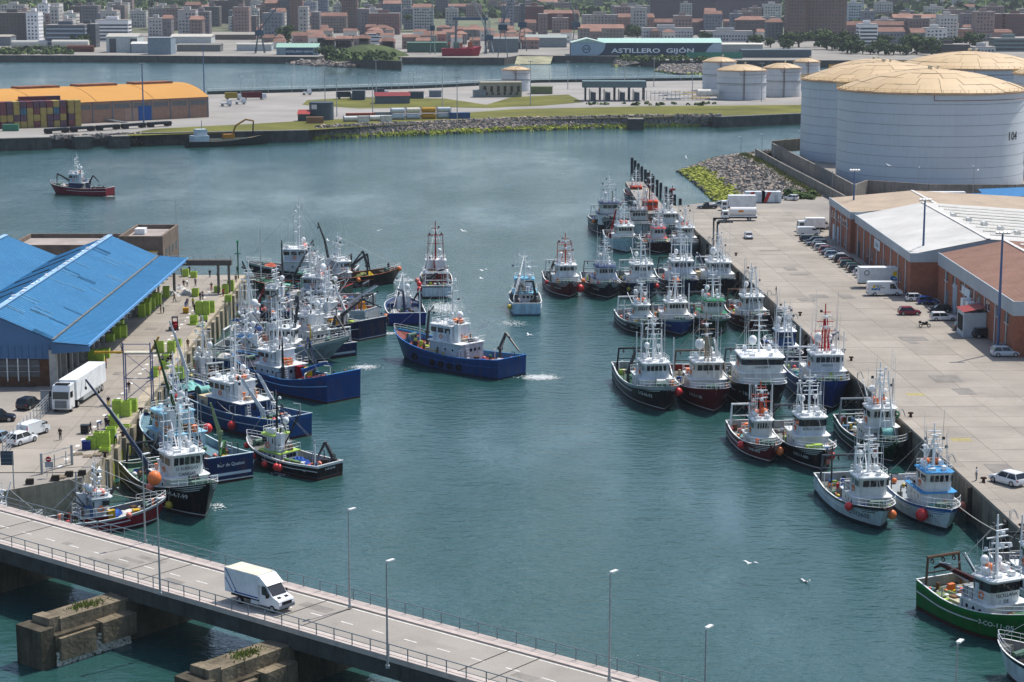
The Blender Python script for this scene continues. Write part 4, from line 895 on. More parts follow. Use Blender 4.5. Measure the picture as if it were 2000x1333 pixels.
 for tx in g('text', []):
  s, sz, t0, zf = tx[:4]; tc = P(tx[4]if len(tx)>4 else '#d8dad8', .5, .1)
  for sd in(1, -1):
   dirn = 1 if sd<0 else-1
   lettering(s, sz, lambda u, v:h.p(t0+dirn*u/L, h.sheer(t0)*zf+v, sd, .03), tc, hu)
 if g('sterntext'):
  s, sz = g('sterntext')[:2]; zz = h.sheer(0)*.62
  lettering(s, sz, lambda u, v:Vector((-L/2-.02, -u, zz+v)), P('#cfd3d6', .5, .1), hu)
 if g('sternband'):
  b = MB(); zz = h.sheer(0)*.32; b.box(-L/2-.015, 0, zz, .03, 2*h.half(0, zz)-.6, .35); b.build('stern_band', P(g('sternband')), hu)
  # superstructure
 hx, hl = g('hx', .52)+rnd.uniform(-.03, .03), g('hl', .26)*L*rnd.uniform(.92, 1.1); hw = g('hw', .72)*B*rnd.uniform(.94, 1.04); xc = -L/2+hx*L; z0 = dz(hx)-.05
 wc = P(g('house', rnd.choice(('#d2d6d7', '#c6c9c6', '#d3d0c8', '#bcc5cc', '#cbcec9'))), .45, .38); lc = P(g('lower', g('house', '#c9cdcd')), .45, .4); roofc = P(g('roof', '#d8dbda'), .5, .22); gl = glass()
 lv = g('lv', 2.1)*rnd.uniform(.88, 1.2); wh = g('wh', 2.15)*rnd.uniform(.95, 1.12)
 def oct(x0, x1, w, ch, z):return[(x0, -w/2, z), (x1-ch, -w/2, z), (x1, -w/2+ch*1.1, z), (x1, w/2-ch*1.1, z), (x1-ch, w/2, z), (x0, w/2, z)]
 if lv>.3:
  b = MB(); b.loft([oct(xc-hl/2, xc+hl/2, hw, .5, z0), oct(xc-hl/2, xc+hl/2, hw, .5, z0+lv)])
  dh = b.build('deckhouse', lc, T)
  b = MB(); b.loft([oct(xc-hl/2-.35, xc+hl/2+.25, hw+.5, .5, z0+lv), oct(xc-hl/2-.35, xc+hl/2+.25, hw+.5, .5, z0+lv+.1)]); b.build('boat_deck', roofc, dh)
  for sd in(1, -1):
   for k in range(3):
    MB().tube((xc+hl*(-.25+.22*k), sd*(hw/2-.03), z0+lv*.62), (xc+hl*(-.25+.22*k), sd*(hw/2+.03), z0+lv*.62), .2, n=10).build('porthole', gl, dh)
  MB().box(xc-hl/2-.02, .3*hw, z0+.95, .06, .75, 1.8).build('door', P('#8a8f92'), dh)
 z1 = z0+lv+(.1 if lv>.3 else 0); wl_ = g('whl', .62)*hl; ww = g('ww', .84)*hw; xa = xc+hl/2-wl_-g('wback', .15); xb = xa+wl_; sl = g('slant', .25)
 b = MB(); zc = z1+wh
 b.loft([oct(xa, xb-(sl if sl>0 else 0), ww, .45, z1), oct(xa, xb-(sl if sl>0 else 0), ww, .45, z1+wh*.45), oct(xa, xb, ww, .45, zc)])
 W = b.build('wheelhouse', wc, T)
 b = MB(); ov = g('over', .3); b.loft([oct(xa-.2, xb+ov, ww+.35, .5, zc), oct(xa-.2, xb+ov, ww+.35, .5, zc+.08), oct(xa-.1, xb+ov-.15, ww+.1, .5, zc+.2)]); b.build('roof', roofc, W)
 nf = g('nf', 5); pw = (ww-1.0)/nf
 for k in range(nf):
  yy = -ww/2+.5+pw*(k+.5); fxm = xb-sl*.36
  MB().box(fxm+.012, yy, z1+wh*.70, .05, pw-.16, wh*.34, ry=math.atan2(sl, wh*.55)if sl else 0).build('window_pane', gl, W)
 for sd in(1, -1):
  ns = max(2, int(wl_/1.3))
  for k in range(ns):
   MB().box(xa+wl_*(k+.5)/ns-.1, sd*(ww/2+.005), z1+wh*.70, wl_/ns-.35, .05, wh*.32).build('window_pane', gl, W)
  MB().box(xa+.55, sd*(ww/2+.01), z1+.95, .62, .05, 1.75).build('door', P(g('doorc', '#b9bec0')), W)
 if g('band'):
  b = MB(); zb_ = z1+wh*.70
  b.loft([oct(xa+.02, xb-sl*.65+.012, ww+.02, .45, zb_-wh*.19), oct(xa+.02, xb-sl*.05+.012, ww+.02, .45, zb_+wh*.19)], cap0=False, cap1=False); b.build('window_band', P(g('band'), .2), W)
 if g('hname'):
  s, sz = g('hname'); lines = s.split('|')
  for k, q in enumerate(lines):
   lettering(q, sz, lambda u, v:Vector((xb-(sl if sl>0 else 0)+.02, u, z1+wh*.28-k*sz*1.25+v)), P(g('hnc', '#23282d'), .5, .05), W)
   # rails round the wheelhouse top and the boat deck
 def railing(name, pts, par, ht=.95, m=WH2, r=.025, close=True):
  b = MB(); q = [Vector(p)for p in pts]; q2 = q+[q[0]]if close else q
  for a, c2 in zip(q2[:-1], q2[1:]):
   for zz in(ht*.5, ht):b.tube(a+Vector((0, 0, zz)), c2+Vector((0, 0, zz)), r, n=4)
   nn = max(1, int((c2-a).length/1.3))
   for i in range(nn):p = a.lerp(c2, i/nn); b.tube(p, p+Vector((0, 0, ht)), r, n=4)
  o = b.build(name, m, par); return o
 railing('roof_railing', oct(xa, xb, ww-.1, .45, zc+.2), T, .75)
 if lv>.3:railing('deck_railing', oct(xc-hl/2-.3, xc+hl/2+.2, hw+.4, .5, z0+lv+.1)[:1]+oct(xc-hl/2-.3, xc+hl/2+.2, hw+.4, .5, z0+lv+.1)[1:2], T, .95, close=False)
 D3 = [.80, .85, .9, .94, .97, .992]
 railing('bow_railing', [h.p(t, h.sheer(t)+.05, 1, -.05)for t in D3]+[h.p(t, h.sheer(t)+.05, -1, -.05)for t in D3[::-1]], T, g('bowrail', .8), close=False)
 ztop = zc+.2
 # boat deck: lockers, vents, ladder, rail round its after end
 if lv>.3 and xa-(xc-hl/2)>.8:
  zd = z0+lv+.1; xd0 = xc-hl/2-.25
  railing('after_railing', [(xa, -hw/2-.2, zd), (xd0, -hw/2-.2, zd), (xd0, hw/2+.2, zd), (xa, hw/2+.2, zd)], T, .95, close=False)
  for k in range(7):
   x_, y_ = rnd.uniform(xd0+.4, xa-.3), rnd.uniform(-.42, .42)*hw; m = rnd.choice((WH2, galv, BLK, ORANGE, P('#8a9094'), P('#7a5a44'), P('#3f5f86'), P('#b3a08a'))); q = rnd.random()
   if q<.45:s3 = rnd.uniform(.4, 1.3); MB().box(x_, y_, zd+s3/2, rnd.uniform(.4, 1.0), rnd.uniform(.4, 1.1), s3).build('deck_locker', m, T)
   elif q<.75:b = MB(); hv = rnd.uniform(.6, 1.5); b.tube((x_, y_, zd), (x_, y_, zd+hv), .13, n=8); b.tube((x_, y_, zd+hv-.05), (x_, y_, zd+hv+.12), .27, n=8); b.build('mushroom_vent', m, T)
   else:MB().tube((x_-.5, y_, zd+.35), (x_+.5, y_, zd+.35), .3, n=10).build('gas_bottle', m, T)
  b = MB(); xl = xd0-.05
  for yy in(.25*hw, .25*hw+.45):b.tube((xl-.35, yy, z0), (xl, yy, zd), .04, n=4)
  for k in range(6):f = (k+.5)/6; b.tube((xl-.35*(1-f), .25*hw, lerp(z0, zd, f)), (xl-.35*(1-f), .25*hw+.45, lerp(z0, zd, f)), .03, n=4)
  b.build('ladder', WH2, T)
  for k in range(3):MB().box(xc-hl/2-.03, (-.3, -.12, .06)[k]*hw, z0+lv*.62, .05, .5, .5).build('window_pane', gl, dh)
  # funnel
 if g('funnel', 1):
  fx_ = xa-.7; b = MB(); b.loft([[(fx_-.5, .5*hw*.5+y, z)for y in(-.35, .35)]+[(fx_+.5, .5*hw*.5+y, z)for y in(.35, -.35)]for z in(z1, z1+wh+.5)])
  fu = b.build('funnel', P(g('funnelc', '#d8dbdb')), T); MB().tube((fx_, .25*hw, z1+wh+.4), (fx_-.15, .25*hw, z1+wh+1.2), .13, n=8).build('exhaust', BLK, fu)
  # mast with crosstrees, radars, domes, lamps
 mx = xa+wl_*g('mastx', .35); mh = g('mh', L*.21)*1.32; mc = P(g('mast', '#e2e5e5'), .4, .1)
 b = MB(); b.tube((mx, 0, ztop-.1), (mx-.1*mh*.3, 0, ztop+mh), .19, .08, 8)
 if g('tri', rnd.random()<.6):
  for sd in(1, -1):b.tube((mx-1.0, sd*.8, ztop-.1), (mx-.2, 0, ztop+mh*.68), .07, n=6)
 MA = b.build('mast', mc, T, smooth=50)
 for k, f in enumerate((.42, .62, .82)):
  b = MB(); wdt = (1.7, 1.3, .8)[k]*g('cross', 1.0); b.box(mx-.03*mh*f, 0, ztop+mh*f, .14, wdt*2, .1); b.build('crosstree', mc, MA)
 for k in range(g('radars', 2)):
  f = (.5, .72, .3)[k]; b = MB(); b.box(mx+.55, 0, ztop+mh*f, .5, .4, .3); b.box(mx+.55, 0, ztop+mh*f+.25, .16, 2.0-.5*k, .12, rz=rnd.uniform(-.6, .6)); b.box(mx+.25, 0, ztop+mh*f-.12, .5, .12, .1); b.build('radar', WH, MA)
 for k in range(g('domes', rnd.choice((1, 2, 2)))):
  r = (g('dome', .45), .3, .3)[k]; yy = (-.8, 1.0, -1.6)[k]; hh = ztop+rnd.uniform(.7, 1.7)
  b = MB(); b.tube((mx-.9, yy, ztop), (mx-.9, yy, hh), .06); b.ball((mx-.9, yy, hh+r*.9), r, 12, 8, 1.15); b.build('satellite_dome', WH, T, smooth=60)
 for k in range(4):
  f = rnd.choice((.42, .62, .82)); sd = (-1, 1)[k%2]; w_ = {.42:1.5, .62:1.1, .82:.7}[f]*g('cross', 1.0)
  MB().box(mx-.05+.12, sd*w_, ztop+mh*f+.22, .3, .34, .3, rz=rnd.uniform(-.4, .4), taper=.8).build('floodlight', BLK if rnd.random()<.6 else WH2, MA)
 for k in range(g('ants', rnd.randint(4, 6))+2):
  ax, ay = xa+rnd.random()*wl_*.9, rnd.choice((-1, 1))*ww*rnd.uniform(.25, .48); ah = rnd.uniform(4.0, 9.0)*L/24
  MB().tube((ax, ay, ztop), (ax+rnd.uniform(-.2, .2), ay+rnd.uniform(-.15, .15), ztop+ah), .045, .02, 5).build('antenna', WH2 if rnd.random()<.75 else galv, T)
 for k in range(2):
  b = MB(); yy = (-.3, .3)[k]*ww; xr = xa+.7; b.tube((xr-.55, yy, ztop+.45), (xr+.55, yy, ztop+.45), .3, n=12); b.box(xr, yy, ztop+.12, .7, .5, .25); b.build('life_raft', WH, T, smooth=40)
 MB().box(xb-.6, .2*ww, ztop+.25, .7, .5, .5).build('roof_locker', WH2, T); MB().box(xb-.5, -.25*ww, ztop+.15, .4, .9, .3).build('roof_locker', WH2, T)
 for k in range(g('roofballs', 0)):
  r = rnd.uniform(.4, .55); MB().ball((xa+.4+.95*(k//2), (-.6, .6)[k%2]+rnd.uniform(-.1, .1), ztop+r), r, 12, 8).build('float', FCOL[g('ballc', 'orange')], T, smooth=60)
  # lifebuoys
 for sd in(1, -1):
  MB().ring((xa+wl_*.45, sd*(ww/2+.07), z1+.75), .33, .08, (0, 1, 0), 12, 5).build('lifebuoy', ORANGE, T, smooth=60)
  # foredeck: windlass, anchor, hatch
 tf = .86; fzz = dz(tf); xf = h.X(tf, fzz)
 b = MB(); b.tube((xf, -.9, fzz+.5), (xf, .9, fzz+.5), .32, n=10); b.box(xf, 0, fzz+.25, .8, .7, .5); b.box(xf, .95, fzz+.3, .5, .15, .6); b.box(xf, -.95, fzz+.3, .5, .15, .6); b.build('windlass', P(g('gearc', '#4d6a5e')), T)
 MB().tube((xf+.9, 0, fzz+.15), (xf+2.0*L/24, 0, fzz+.4), .1).build('anchor_chain', BLK, T)
 if fx<.9:
  tt = fx; b = MB(); zz = dz(tt-.01); yw = h.half(tt, zz)-.1; b.box(h.X(tt, zz)+.05, 0, (zz+dz(tt))/2+.02, .1, 2*yw, dz(tt)-zz); b.build('forecastle_front', inn, T)
  # front mast / derrick
 if g('bipod'):
  kx = g('bipodx', .78); zz = dz(kx); x_ = h.X(kx, zz); H_ = g('bipod'); b = MB()
  for sd in(1, -1):b.tube((x_, sd*1.0, zz), (x_-.6, sd*.25, zz+H_), .11, .08, 6)
  for k in range(6):f = (k+1)/7; b.tube((x_-.6*f, -lerp(1, .25, f), zz+H_*f), (x_-.6*f, lerp(1, .25, f), zz+H_*f), .05, n=4)
  BP = b.build('bipod_mast', mc, T); MB().tube((x_-.3, 0, zz+1.5), (xb+.6, rnd.uniform(-1, 1), zz+H_*.92), .1, .07, 6).build('derrick', mc, BP)
  b = MB(); b.tube((x_-.6, 0, zz+H_), (h.X(.985, h.sheer(.985)), 0, h.sheer(.985)+.1), .03, n=4); b.tube((x_-.6, 0, zz+H_), (mx, 0, ztop+mh*.8), .03, n=4); b.build('stay', galv, BP)
 else:
  MB().tube((mx, 0, ztop+mh*.85), (h.X(.985, h.sheer(.985)), 0, h.sheer(.985)+.1), .025, n=4).build('stay', galv, T)
 if rnd.random()<.45: # goalpost mast on the wheelhouse roof
  gx2 = xa+.25; gh2 = mh*rnd.uniform(.5, .8)
  for sd in(1, -1):MB().tube((gx2, sd*ww*.4, ztop), (gx2, sd*ww*.36, ztop+gh2), .09, .07, 6).build('goalpost', mc, T)
  MB().tube((gx2, -ww*.42, ztop+gh2), (gx2, ww*.42, ztop+gh2), .08, n=6).build('goalpost_beam', mc, T)
  for k in range(3):MB().box(gx2+.1, (-.3, 0, .3)[k]*ww, ztop+gh2+.25, .3, .32, .36).build('floodlight', rnd.choice((BLK, WH2)), T)
 for k in range(rnd.choice((1, 2))): # cargo booms swung aft
  yb_ = rnd.uniform(-1.5, 1.5); MB().tube((xa-.3, yb_*.4, z1+.6), (xa-L*rnd.uniform(.14, .24), yb_, z1+wh+rnd.uniform(.5, 3.5)), .09, .06, 6).build('boom', rnd.choice((mc, mc, BLK)), T)
 for k in range(3):MB().tube((mx, 0, ztop+mh*rnd.uniform(.7, .95)), (-L/2+L*rnd.uniform(.04, .3), rnd.uniform(-.9, .9)*B/2, h.sheer(.1)+rnd.uniform(.2, 2)), .022, n=3).build('rigging', galv, T)
 for sd in(1, -1):MB().tube((mx, 0, ztop+mh*.8), (mx-.5, sd*hw*.5, z1), .022, n=3).build('rigging', galv, T)
 for tb in g('poles', []): # plain upright pole: fraction, side, height, colour
  t, y, hh, cc = tb; zz = dz(t); MB().tube((h.X(t, zz), y*h.half(t, zz), zz), (h.X(t, zz), y*h.half(t, zz), zz+hh), .13, .09, 7).build('post', P(cc), T)
  # working deck aft
 xs = -L/2; zs = dz(.06)
 if g('gantry', 1):
  gx = -L/2+g('gx', .07)*L; gw = h.half(.07, zs)*.86; gh = g('gh', 3.6); gm = P(g('gantc', rnd.choice(('#d7dad9', '#c9cdca', '#4a5056', '#2a2f34', '#5a4636', '#8a9094'))), .45, .35); b = MB()
  for sd in(1, -1):b.tube((gx, sd*gw, zs), (gx-.2, sd*gw*.85, zs+gh), .15, .13, 6)
  b.tube((gx-.2, -gw*.9, zs+gh), (gx-.2, gw*.9, zs+gh), .16, n=6); b.tube((gx-.1, -gw*.93, zs+gh*.55), (gx-.1, gw*.93, zs+gh*.55), .08, n=6)
  GA = b.build('stern_gantry', gm, T)
  for k in range(3):MB().ring((gx-.2, (-.6, 0, .6)[k]*gw, zs+gh-.45), .22, .08, (0, 1, 0), 10, 5).build('block', BLK, GA)
 for cr in g('cranes', []):
  crane(h, T, dz, *cr)
 for nt in g('nets', []):
  t, y, rx, ry, hz, cc = nt; zz = dz(t); lump('net_pile', (h.X(t, zz), y*h.half(t, zz), zz), rx, ry, hz, NETC[cc], T, rnd)
 for dr in g('drums', []):
  t, r, wd, cc = dr; zz = dz(t); x_ = h.X(t, zz); b = MB()
  ND = MB().tube((x_, -wd/2, zz+r+.35), (x_, wd/2, zz+r+.35), r*.8, n=14).build('net_drum', NETC[cc], T, smooth=50)
  for sd in(1, -1):b = MB(); b.tube((x_, sd*wd/2, zz+r+.35), (x_, sd*(wd/2+.08), zz+r+.35), r, n=16); b.box(x_, sd*(wd/2+.1), zz+(r+.3)/2, .3, .2, r+.3); b.build('drum_flange', P(g('gearc', '#4d6a5e')), ND)
 for bx_ in g('boxes', []):
  t, y, sx, sy, sz, cc = bx_; zz = dz(t); b = MB(); x_ = h.X(t, zz); y_ = y*h.half(t, zz)
  b.box(x_, y_, zz+sz/2, sx, sy, sz); b.box(x_, y_, zz+sz+.04, sx+.06, sy+.06, .09); b.build('deck_box', LIME if cc=='lime' else CREAM if cc=='cream' else P(cc, .5, .2), T)
  # deck clutter: bins, coils, hoses, fish boxes scattered over the working deck
 cols = [WH2, BLK, LIME, CREAM, BLK, galv, NETC['black'], NETC['brown'], P('#4f6f8f'), P('#7d5a3c'), ORANGE, RED, P('#1d4f9a'), P('#c0981a'), NETC['orange'], NETC['blue'], P('#556b5f'), NETC['grey'], NETC['green']]
 for k in range(g('clutter', 24)+8):
  t = rnd.uniform(.05, max(.12, hx-hl/L*.55))if rnd.random()<.72 else rnd.uniform(hx+hl/L*.56, max(fx, hx+hl/L*.6))
  zz = dz(t); y_ = rnd.uniform(-.8, .8)*h.half(t, zz); x_ = h.X(t, zz); m = rnd.choice(cols); b = MB(); q = rnd.random()
  if q<.4:s1, s2, s3 = rnd.uniform(.4, 1.1), rnd.uniform(.4, .9), rnd.uniform(.25, .9); b.box(x_, y_, zz+s3/2, s1, s2, s3, rz=rnd.uniform(0, 1.5)); b.build('crate', m, T)
  elif q<.6:b.ring((x_, y_, zz+.12), rnd.uniform(.3, .55), .13, (0, 0, 1), 10, 5); b.ring((x_, y_, zz+.3), rnd.uniform(.3, .5), .11, (0, 0, 1), 10, 5); b.build('rope_coil', rnd.choice((ROPE, NETC['teal'], NETC['blue'], BLK)), T)
  elif q<.8:b.tube((x_, y_, zz), (x_, y_, zz+rnd.uniform(.6, 1.4)), rnd.uniform(.12, .3), n=8); b.build('drum', m, T)
  else:r = rnd.uniform(.22, .4); b.ball((x_, y_, zz+r), r, 9, 6); b.build('float', rnd.choice((ORANGE, PINK, RED, YELM, WH2)), T, smooth=60)
 for k in range(g('pipes', 5)): # upright pipes, davits, rollers
  t = rnd.uniform(.06, .5); zz = dz(t); y_ = rnd.choice((-.8, .8))*h.half(t, zz); x_ = h.X(t, zz); hh = rnd.uniform(1.2, 2.6); b = MB(); b.tube((x_, y_, zz), (x_, y_, zz+hh), .07, n=6); b.tube((x_, y_, zz+hh), (x_+rnd.uniform(-.8, .8), y_*.75, zz+hh+.1), .06, n=6); b.build('davit', rnd.choice((WH2, galv, BLK)), T)
 for tn in g('tender', []):
  t, y, L2, cc = tn; x_ = h.X(t, 0); zz = z1+.25; b = MB(); rr = []
  for u in(0, .2, .5, .75, .92, 1):w_ = L2*.19*(1-max(0, (u-.4)/.6)**2.2); z_ = .15*u*u; rr.append([(x_-L2/2+u*L2, y+a*w_, zz+c_+z_)for a, c_ in((-1, .55), (-.7, .1), (0, 0), (.7, .1), (1, .55), (.85, .5), (0, .2), (-.85, .5))])
  b.loft(rr); b.build('dinghy', P(cc), T)
 for ty in g('tyres', []):
  t, sd = ty; zz = h.sheer(t)*.42; p = h.p(t, zz, sd, .18); nrm = (.0, sd, 0); MB().ring(p, .42, .18, nrm, 14, 6).build('tyre_fender', TYRE, T, smooth=60)
 if g('ladder'):
  t, sd = g('ladder'); p = h.p(t, 0, sd)
  # ball fenders hang outside: things of their own
 Mx = Matrix.Translation(c)@Matrix.Rotation(hd, 4, 'Z'); cnt = {}
 for t, sd, cc, r, zz in g('fend', []):
  p = h.p(t, zz, sd, r*.95); wp = Mx@p; top = Mx@h.p(t, h.sheer(t), sd, .02)
  where = ('bow' if t>.82 else 'shoulder' if t>.75 else 'forward side' if t>.6 else 'middle' if t>.44 else 'after side' if t>.2 else 'stern quarter' if t>.07 else 'stern corner'); sdn = 'port' if sd>0 else 'starboard'
  F = thing('ball_fender', f'{cc} ball fender on the {sdn} {where} of the {sp["short"]}', 'fender', wp, 0, 'ball fenders hanging on the boats')
  MB().ball((0, 0, 0), r, 14, 9, 1.08).build('float', FCOL[cc], F, smooth=60); MB().tube((0, 0, r), tuple(top-wp), .025, n=4).build('rope', ROPE, F)
 sp['_'] = (T, h, Mx, ztop, dz); return T
def lump(name, c, rx, ry, hz, mat, par, rnd, n=9):
 b = MB(); vs = []; fs = []
 for i in range(n+1):
  for j in range(n+1):
   u, v = i/n*2-1, j/n*2-1; r = min(1, (abs(u)**3+abs(v)**3)**(1/3.)); z = (1-r**2.2)*hz*rnd.uniform(.65, 1.15)+(0.02 if r<1 else 0)
   vs.append((c[0]+u*rx+rnd.uniform(-.06, .06), c[1]+v*ry+rnd.uniform(-.06, .06), c[2]+max(0, z)))
 for i in range(n):
  for j in range(n):a = i*(n+1)+j; fs.append((a, a+n+1, a+n+2, a+1))
 b.add(vs, fs); return b.build(name, mat, par)
def crane(h, T, dz, t, y, az, H, L1, a1, L2, a2, col='black', L3=0):
 """knuckle boom deck crane: column, inner boom, outer boom, ram, hook; angles in degrees above level"""
 m = {'black':BLK, 'navy':NAVY}.get(col)or P(col); zz = dz(t); p = Vector((h.X(t, zz), y*h.half(t, zz), zz)); a = radians(az); d = Vector((cos(a), sin(a), 0))
 b = MB(); b.tube(p, p+Vector((0, 0, H)), .28, .22, 8); b.box(p.x, p.y, p.z+H, .7, .6, .5, rz=a); CR = b.build('deck_crane', m, T)
 p1 = p+Vector((0, 0, H)); p2 = p1+(d*cos(radians(a1))+Vector((0, 0, sin(radians(a1)))))*L1; p3 = p2+(d*cos(radians(a2))+Vector((0, 0, sin(radians(a2)))))*L2
 def beam(q0, q1, w0, w1, nm, mm=m):
  b = MB(); q0, q1 = Vector(q0), Vector(q1); ax = (q1-q0).normalized(); sd = Vector((-d.y, d.x, 0)); up = ax.cross(sd).normalized()
  b.loft([[q0+sd*w0*i*.5+up*w0*j*.6 for i, j in((-1, -1), (1, -1), (1, 1), (-1, 1))], [q1+sd*w1*i*.5+up*w1*j*.6 for i, j in((-1, -1), (1, -1), (1, 1), (-1, 1))]]); return b.build(nm, mm, CR)
 beam(p1, p2, .40, .30, 'inner_boom'); beam(p2, p3, .28, .17, 'outer_boom')
 b = MB(); b.tube(p1.lerp(p2, .15)-Vector((0, 0, .5)), p1.lerp(p2, .65)-Vector((0, 0, .2)), .12, n=6); b.tube(p1.lerp(p2, .7)+Vector((0, 0, .45)), p2.lerp(p3, .35)+Vector((0, 0, .35)), .1, n=6); b.build('ram', galv, CR)
 if L3:p4 = p3+(p3-p2).normalized()*L3; beam(p3, p4, .22, .15, 'extension'); p3 = p4
 b = MB(); b.tube(p3, p3-Vector((0, 0, 1.0)), .03, n=4); b.box(p3.x, p3.y, p3.z-1.1, .3, .2, .35); b.build('hook', BLK, CR)
BOATS = []
def BT(label, short, **k):k['label'] = label; k['short'] = short; BOATS.append(k); boat(k)
# ---- right side, bows to the camera
BT('green trawler with white wheelhouse lettered front and orange life raft, nearest the lower right corner', 'green boat at lower right', stem=(2006, 1262), hd=-64, L=15.5, B=5.9, hull='#0d5a27', stripe='#0f6b2e', inner='#b9c2b6', deck='#7f8a6c', hx=.60, hl=.30, hw=.78, lv=1.7, wh=2.2, band='#1d2428', hname=('TECELLANA|DE|SADA', .5), text=[('3-CO-11-05', .72, .80, .5)], mid=2.4, sternz=3.1, bow=3.6,
cranes=[(.34, .2, 185, 2.6, 4.6, 4, 1.2, -30, '#3a1416')], nets=[(.16, .45, 1.2, 1.0, .8, 'yellow')], boxes=[(.32, -.3, 2.4, 1.6, .6, '#b9b79f'), (.2, -.4, 1.4, 2.0, .5, '#6c7d52')], roofballs=1, ants=7, mh=4.5, fend=[(.985, 1, 'red', .5, 2.2)], gearc='#2f6b3e', wline='#0d3a1c', fore=.9, wear=.35)
BT('white bow of a small boat cut off by the lower right corner', 'white boat in the lower right corner', stem=(1968, 1318), hd=128, L=15, B=5.0, hull='#c3ccd3', stripe='#20262c', inner='#a89f94', deck='#8d9187', hx=.42, hl=.3, fore=.93, nets=[(.78, .1, 1.4, 1.2, .5, 'black'), (.68, -.3, 1, 1, .4, 'white')], bow=3.2, mid=2.2, roofballs=1)
BT('white boat half hidden behind the green trawler at the right edge', 'white boat behind the green trawler', stem=(2066, 1215), hd=-87, L=18, B=5.2, hull='#d4d8d8', stripe='#c2c7c9', hx=.5, deck='#7d8b84', ants=7, nets=[(.2, 0, 1.6, 1.4, .7, 'black')], poles=[(.5, -.6, 8, '#d8dada')])
BT('white boat with broad blue band and sky blue canopied wheelhouse beside the right quay', 'white boat with blue canopied wheelhouse', stem=(1848, 1036), hd=-83, L=19, B=6.1, hull='#c5d0d6', stripe='#2a61a6', inner='#dde3e6', deck='#c9d2d6', roof='#3f8fc4', hx=.60, hl=.30, hw=.66, lv=1.9, wh=2.2, fore=.5, bulw=.6, text=[('7-VI-14-93', .55, .84, .5, '#2a3c55')], nf=4, bowrail=1.1, ants=6, roofballs=2, fend=[(.86, -1, 'red', .75, 1.5), (.72, 1, 'coral', .6, 1.6)], mh=4, full=2.9, gantry=0, clutter=12, moust=1, moustc='#3a6aa0', boot='#1c2c3c')
BT('pale grey boat with large bow number next to the blue canopied boat', 'pale grey boat with black trim', stem=(1718, 1034), hd=-82, L=19.5, B=6.2, hull='#aeb9bf', stripe='#2c3236', inner='#c9cdca', deck='#8d948c', hx=.62, hl=.27, hw=.68, lv=1.6, wh=2.3, text=[('7CO12605', .85, .83, .42, '#3b4650')], nf=3, moust=1, moustc='#23292e', roofballs=0, ants=5, boxes=[(.82, .7, .9, .9, .6, 'lime')], fend=[(.80, -1, 'red', .5, 2.2), (.93, 1, 'orange', .55, 1.6)], nets=[(.3, 0, 2, 1.8, .8, 'black'), (.15, .4, 1.3, 1, .7, 'grey')], poles=[(.3, -.7, 6, '#3a3f42')], fore=.84, boot='#16202a', wline='#20282e')
BT('small dark red boat, leftmost of the three ahead of the large trawlers', 'small dark red boat', stem=(1503, 905), hd=-83, L=17.5, B=5.2, hull='#5a1620', stripe='#5f1924', inner='#c9ccc8', deck='#a9afa4', hx=.60, hl=.28, hw=.62, lv=1.5, wh=2.0, text=[('3VI81495', .62, .84, .5)], moust=1, mast='#b5533f', bipod=0, ants=6, roofballs=2, fend=[(.70, -1, 'red', .5, 1.6), (.93, 1, 'orange', .55, 1.5)], nets=[(.25, 0, 1.5, 1.4, .6, 'teal')], boxes=[(.36, -.2, 1, 1.3, .9, '#d8dad6')], fore=.85, poles=[(.62, -.6, 8.5, '#d5d8d8'), (.64, .6, 8.5, '#d5d8d8')], boot='#2a0d10')
BT('black boat with white wheelhouse, lime bins on its foredeck and a red trimmed side', 'black boat with lime bins', stem=(1604, 920), hd=-84, L=21, B=6.2, hull='#14171b', stripe='#1a1d20', inner='#cdd0cc', deck='#9aa19a', hx=.58, hl=.27, hw=.70, lv=2.0, wh=2.3, band='#2c363c', hname=('KIRO DENI', .55), text=[('3-VI-1-1-000', .62, .82, .48)], moust=1, boxes=[(.80, -.35, 1.0, 1.0, 1.0, 'lime'), (.80, .1, 1.1, 1.1, 1.1, 'lime'), (.82, .55, 1.0, .8, .9, '#d9dcd6'), (.42, -.6, 1.2, 1, 1, 'lime')], nets=[(.72, .7, 1.4, .7, .9, 'orange'), (.2, 0, 1.7, 1.5, .8, 'brown')], ants=6, roofballs=0, fend=[(.95, 1, 'red', .5, 2.0), (.97, 1, 'coral', .38, 1.2)], fore=.9, strake='#8a2b2b')
BT('dark green boat with a green dinghy and orange floats against the right quay', 'dark green boat', stem=(1742, 905), hd=-84, L=21, B=6.6, hull='#0f2a1e', stripe='#16402c', inner='#3d6b52', deck='#6c8a78', hx=.58, hl=.26, hw=.66, lv=2.2, wh=2.4, text=[('3-GI-4-17', .6, .82, .5)], tender=[(.50, 3.1, 4.0, '#175a38')], roofballs=3, bipod=9.5, drums=[(.80, .8, 1.6, 'teal')], ants=6, moust=1, boxes=[(.44, .6, 1, 1, 1.2, '#a87a1c')], fend=[(.9, -1, 'coral', .4, 1.5)], nets=[(.2, 0, 1.7, 1.5, .8, 'green')], gearc='#2a4d44')
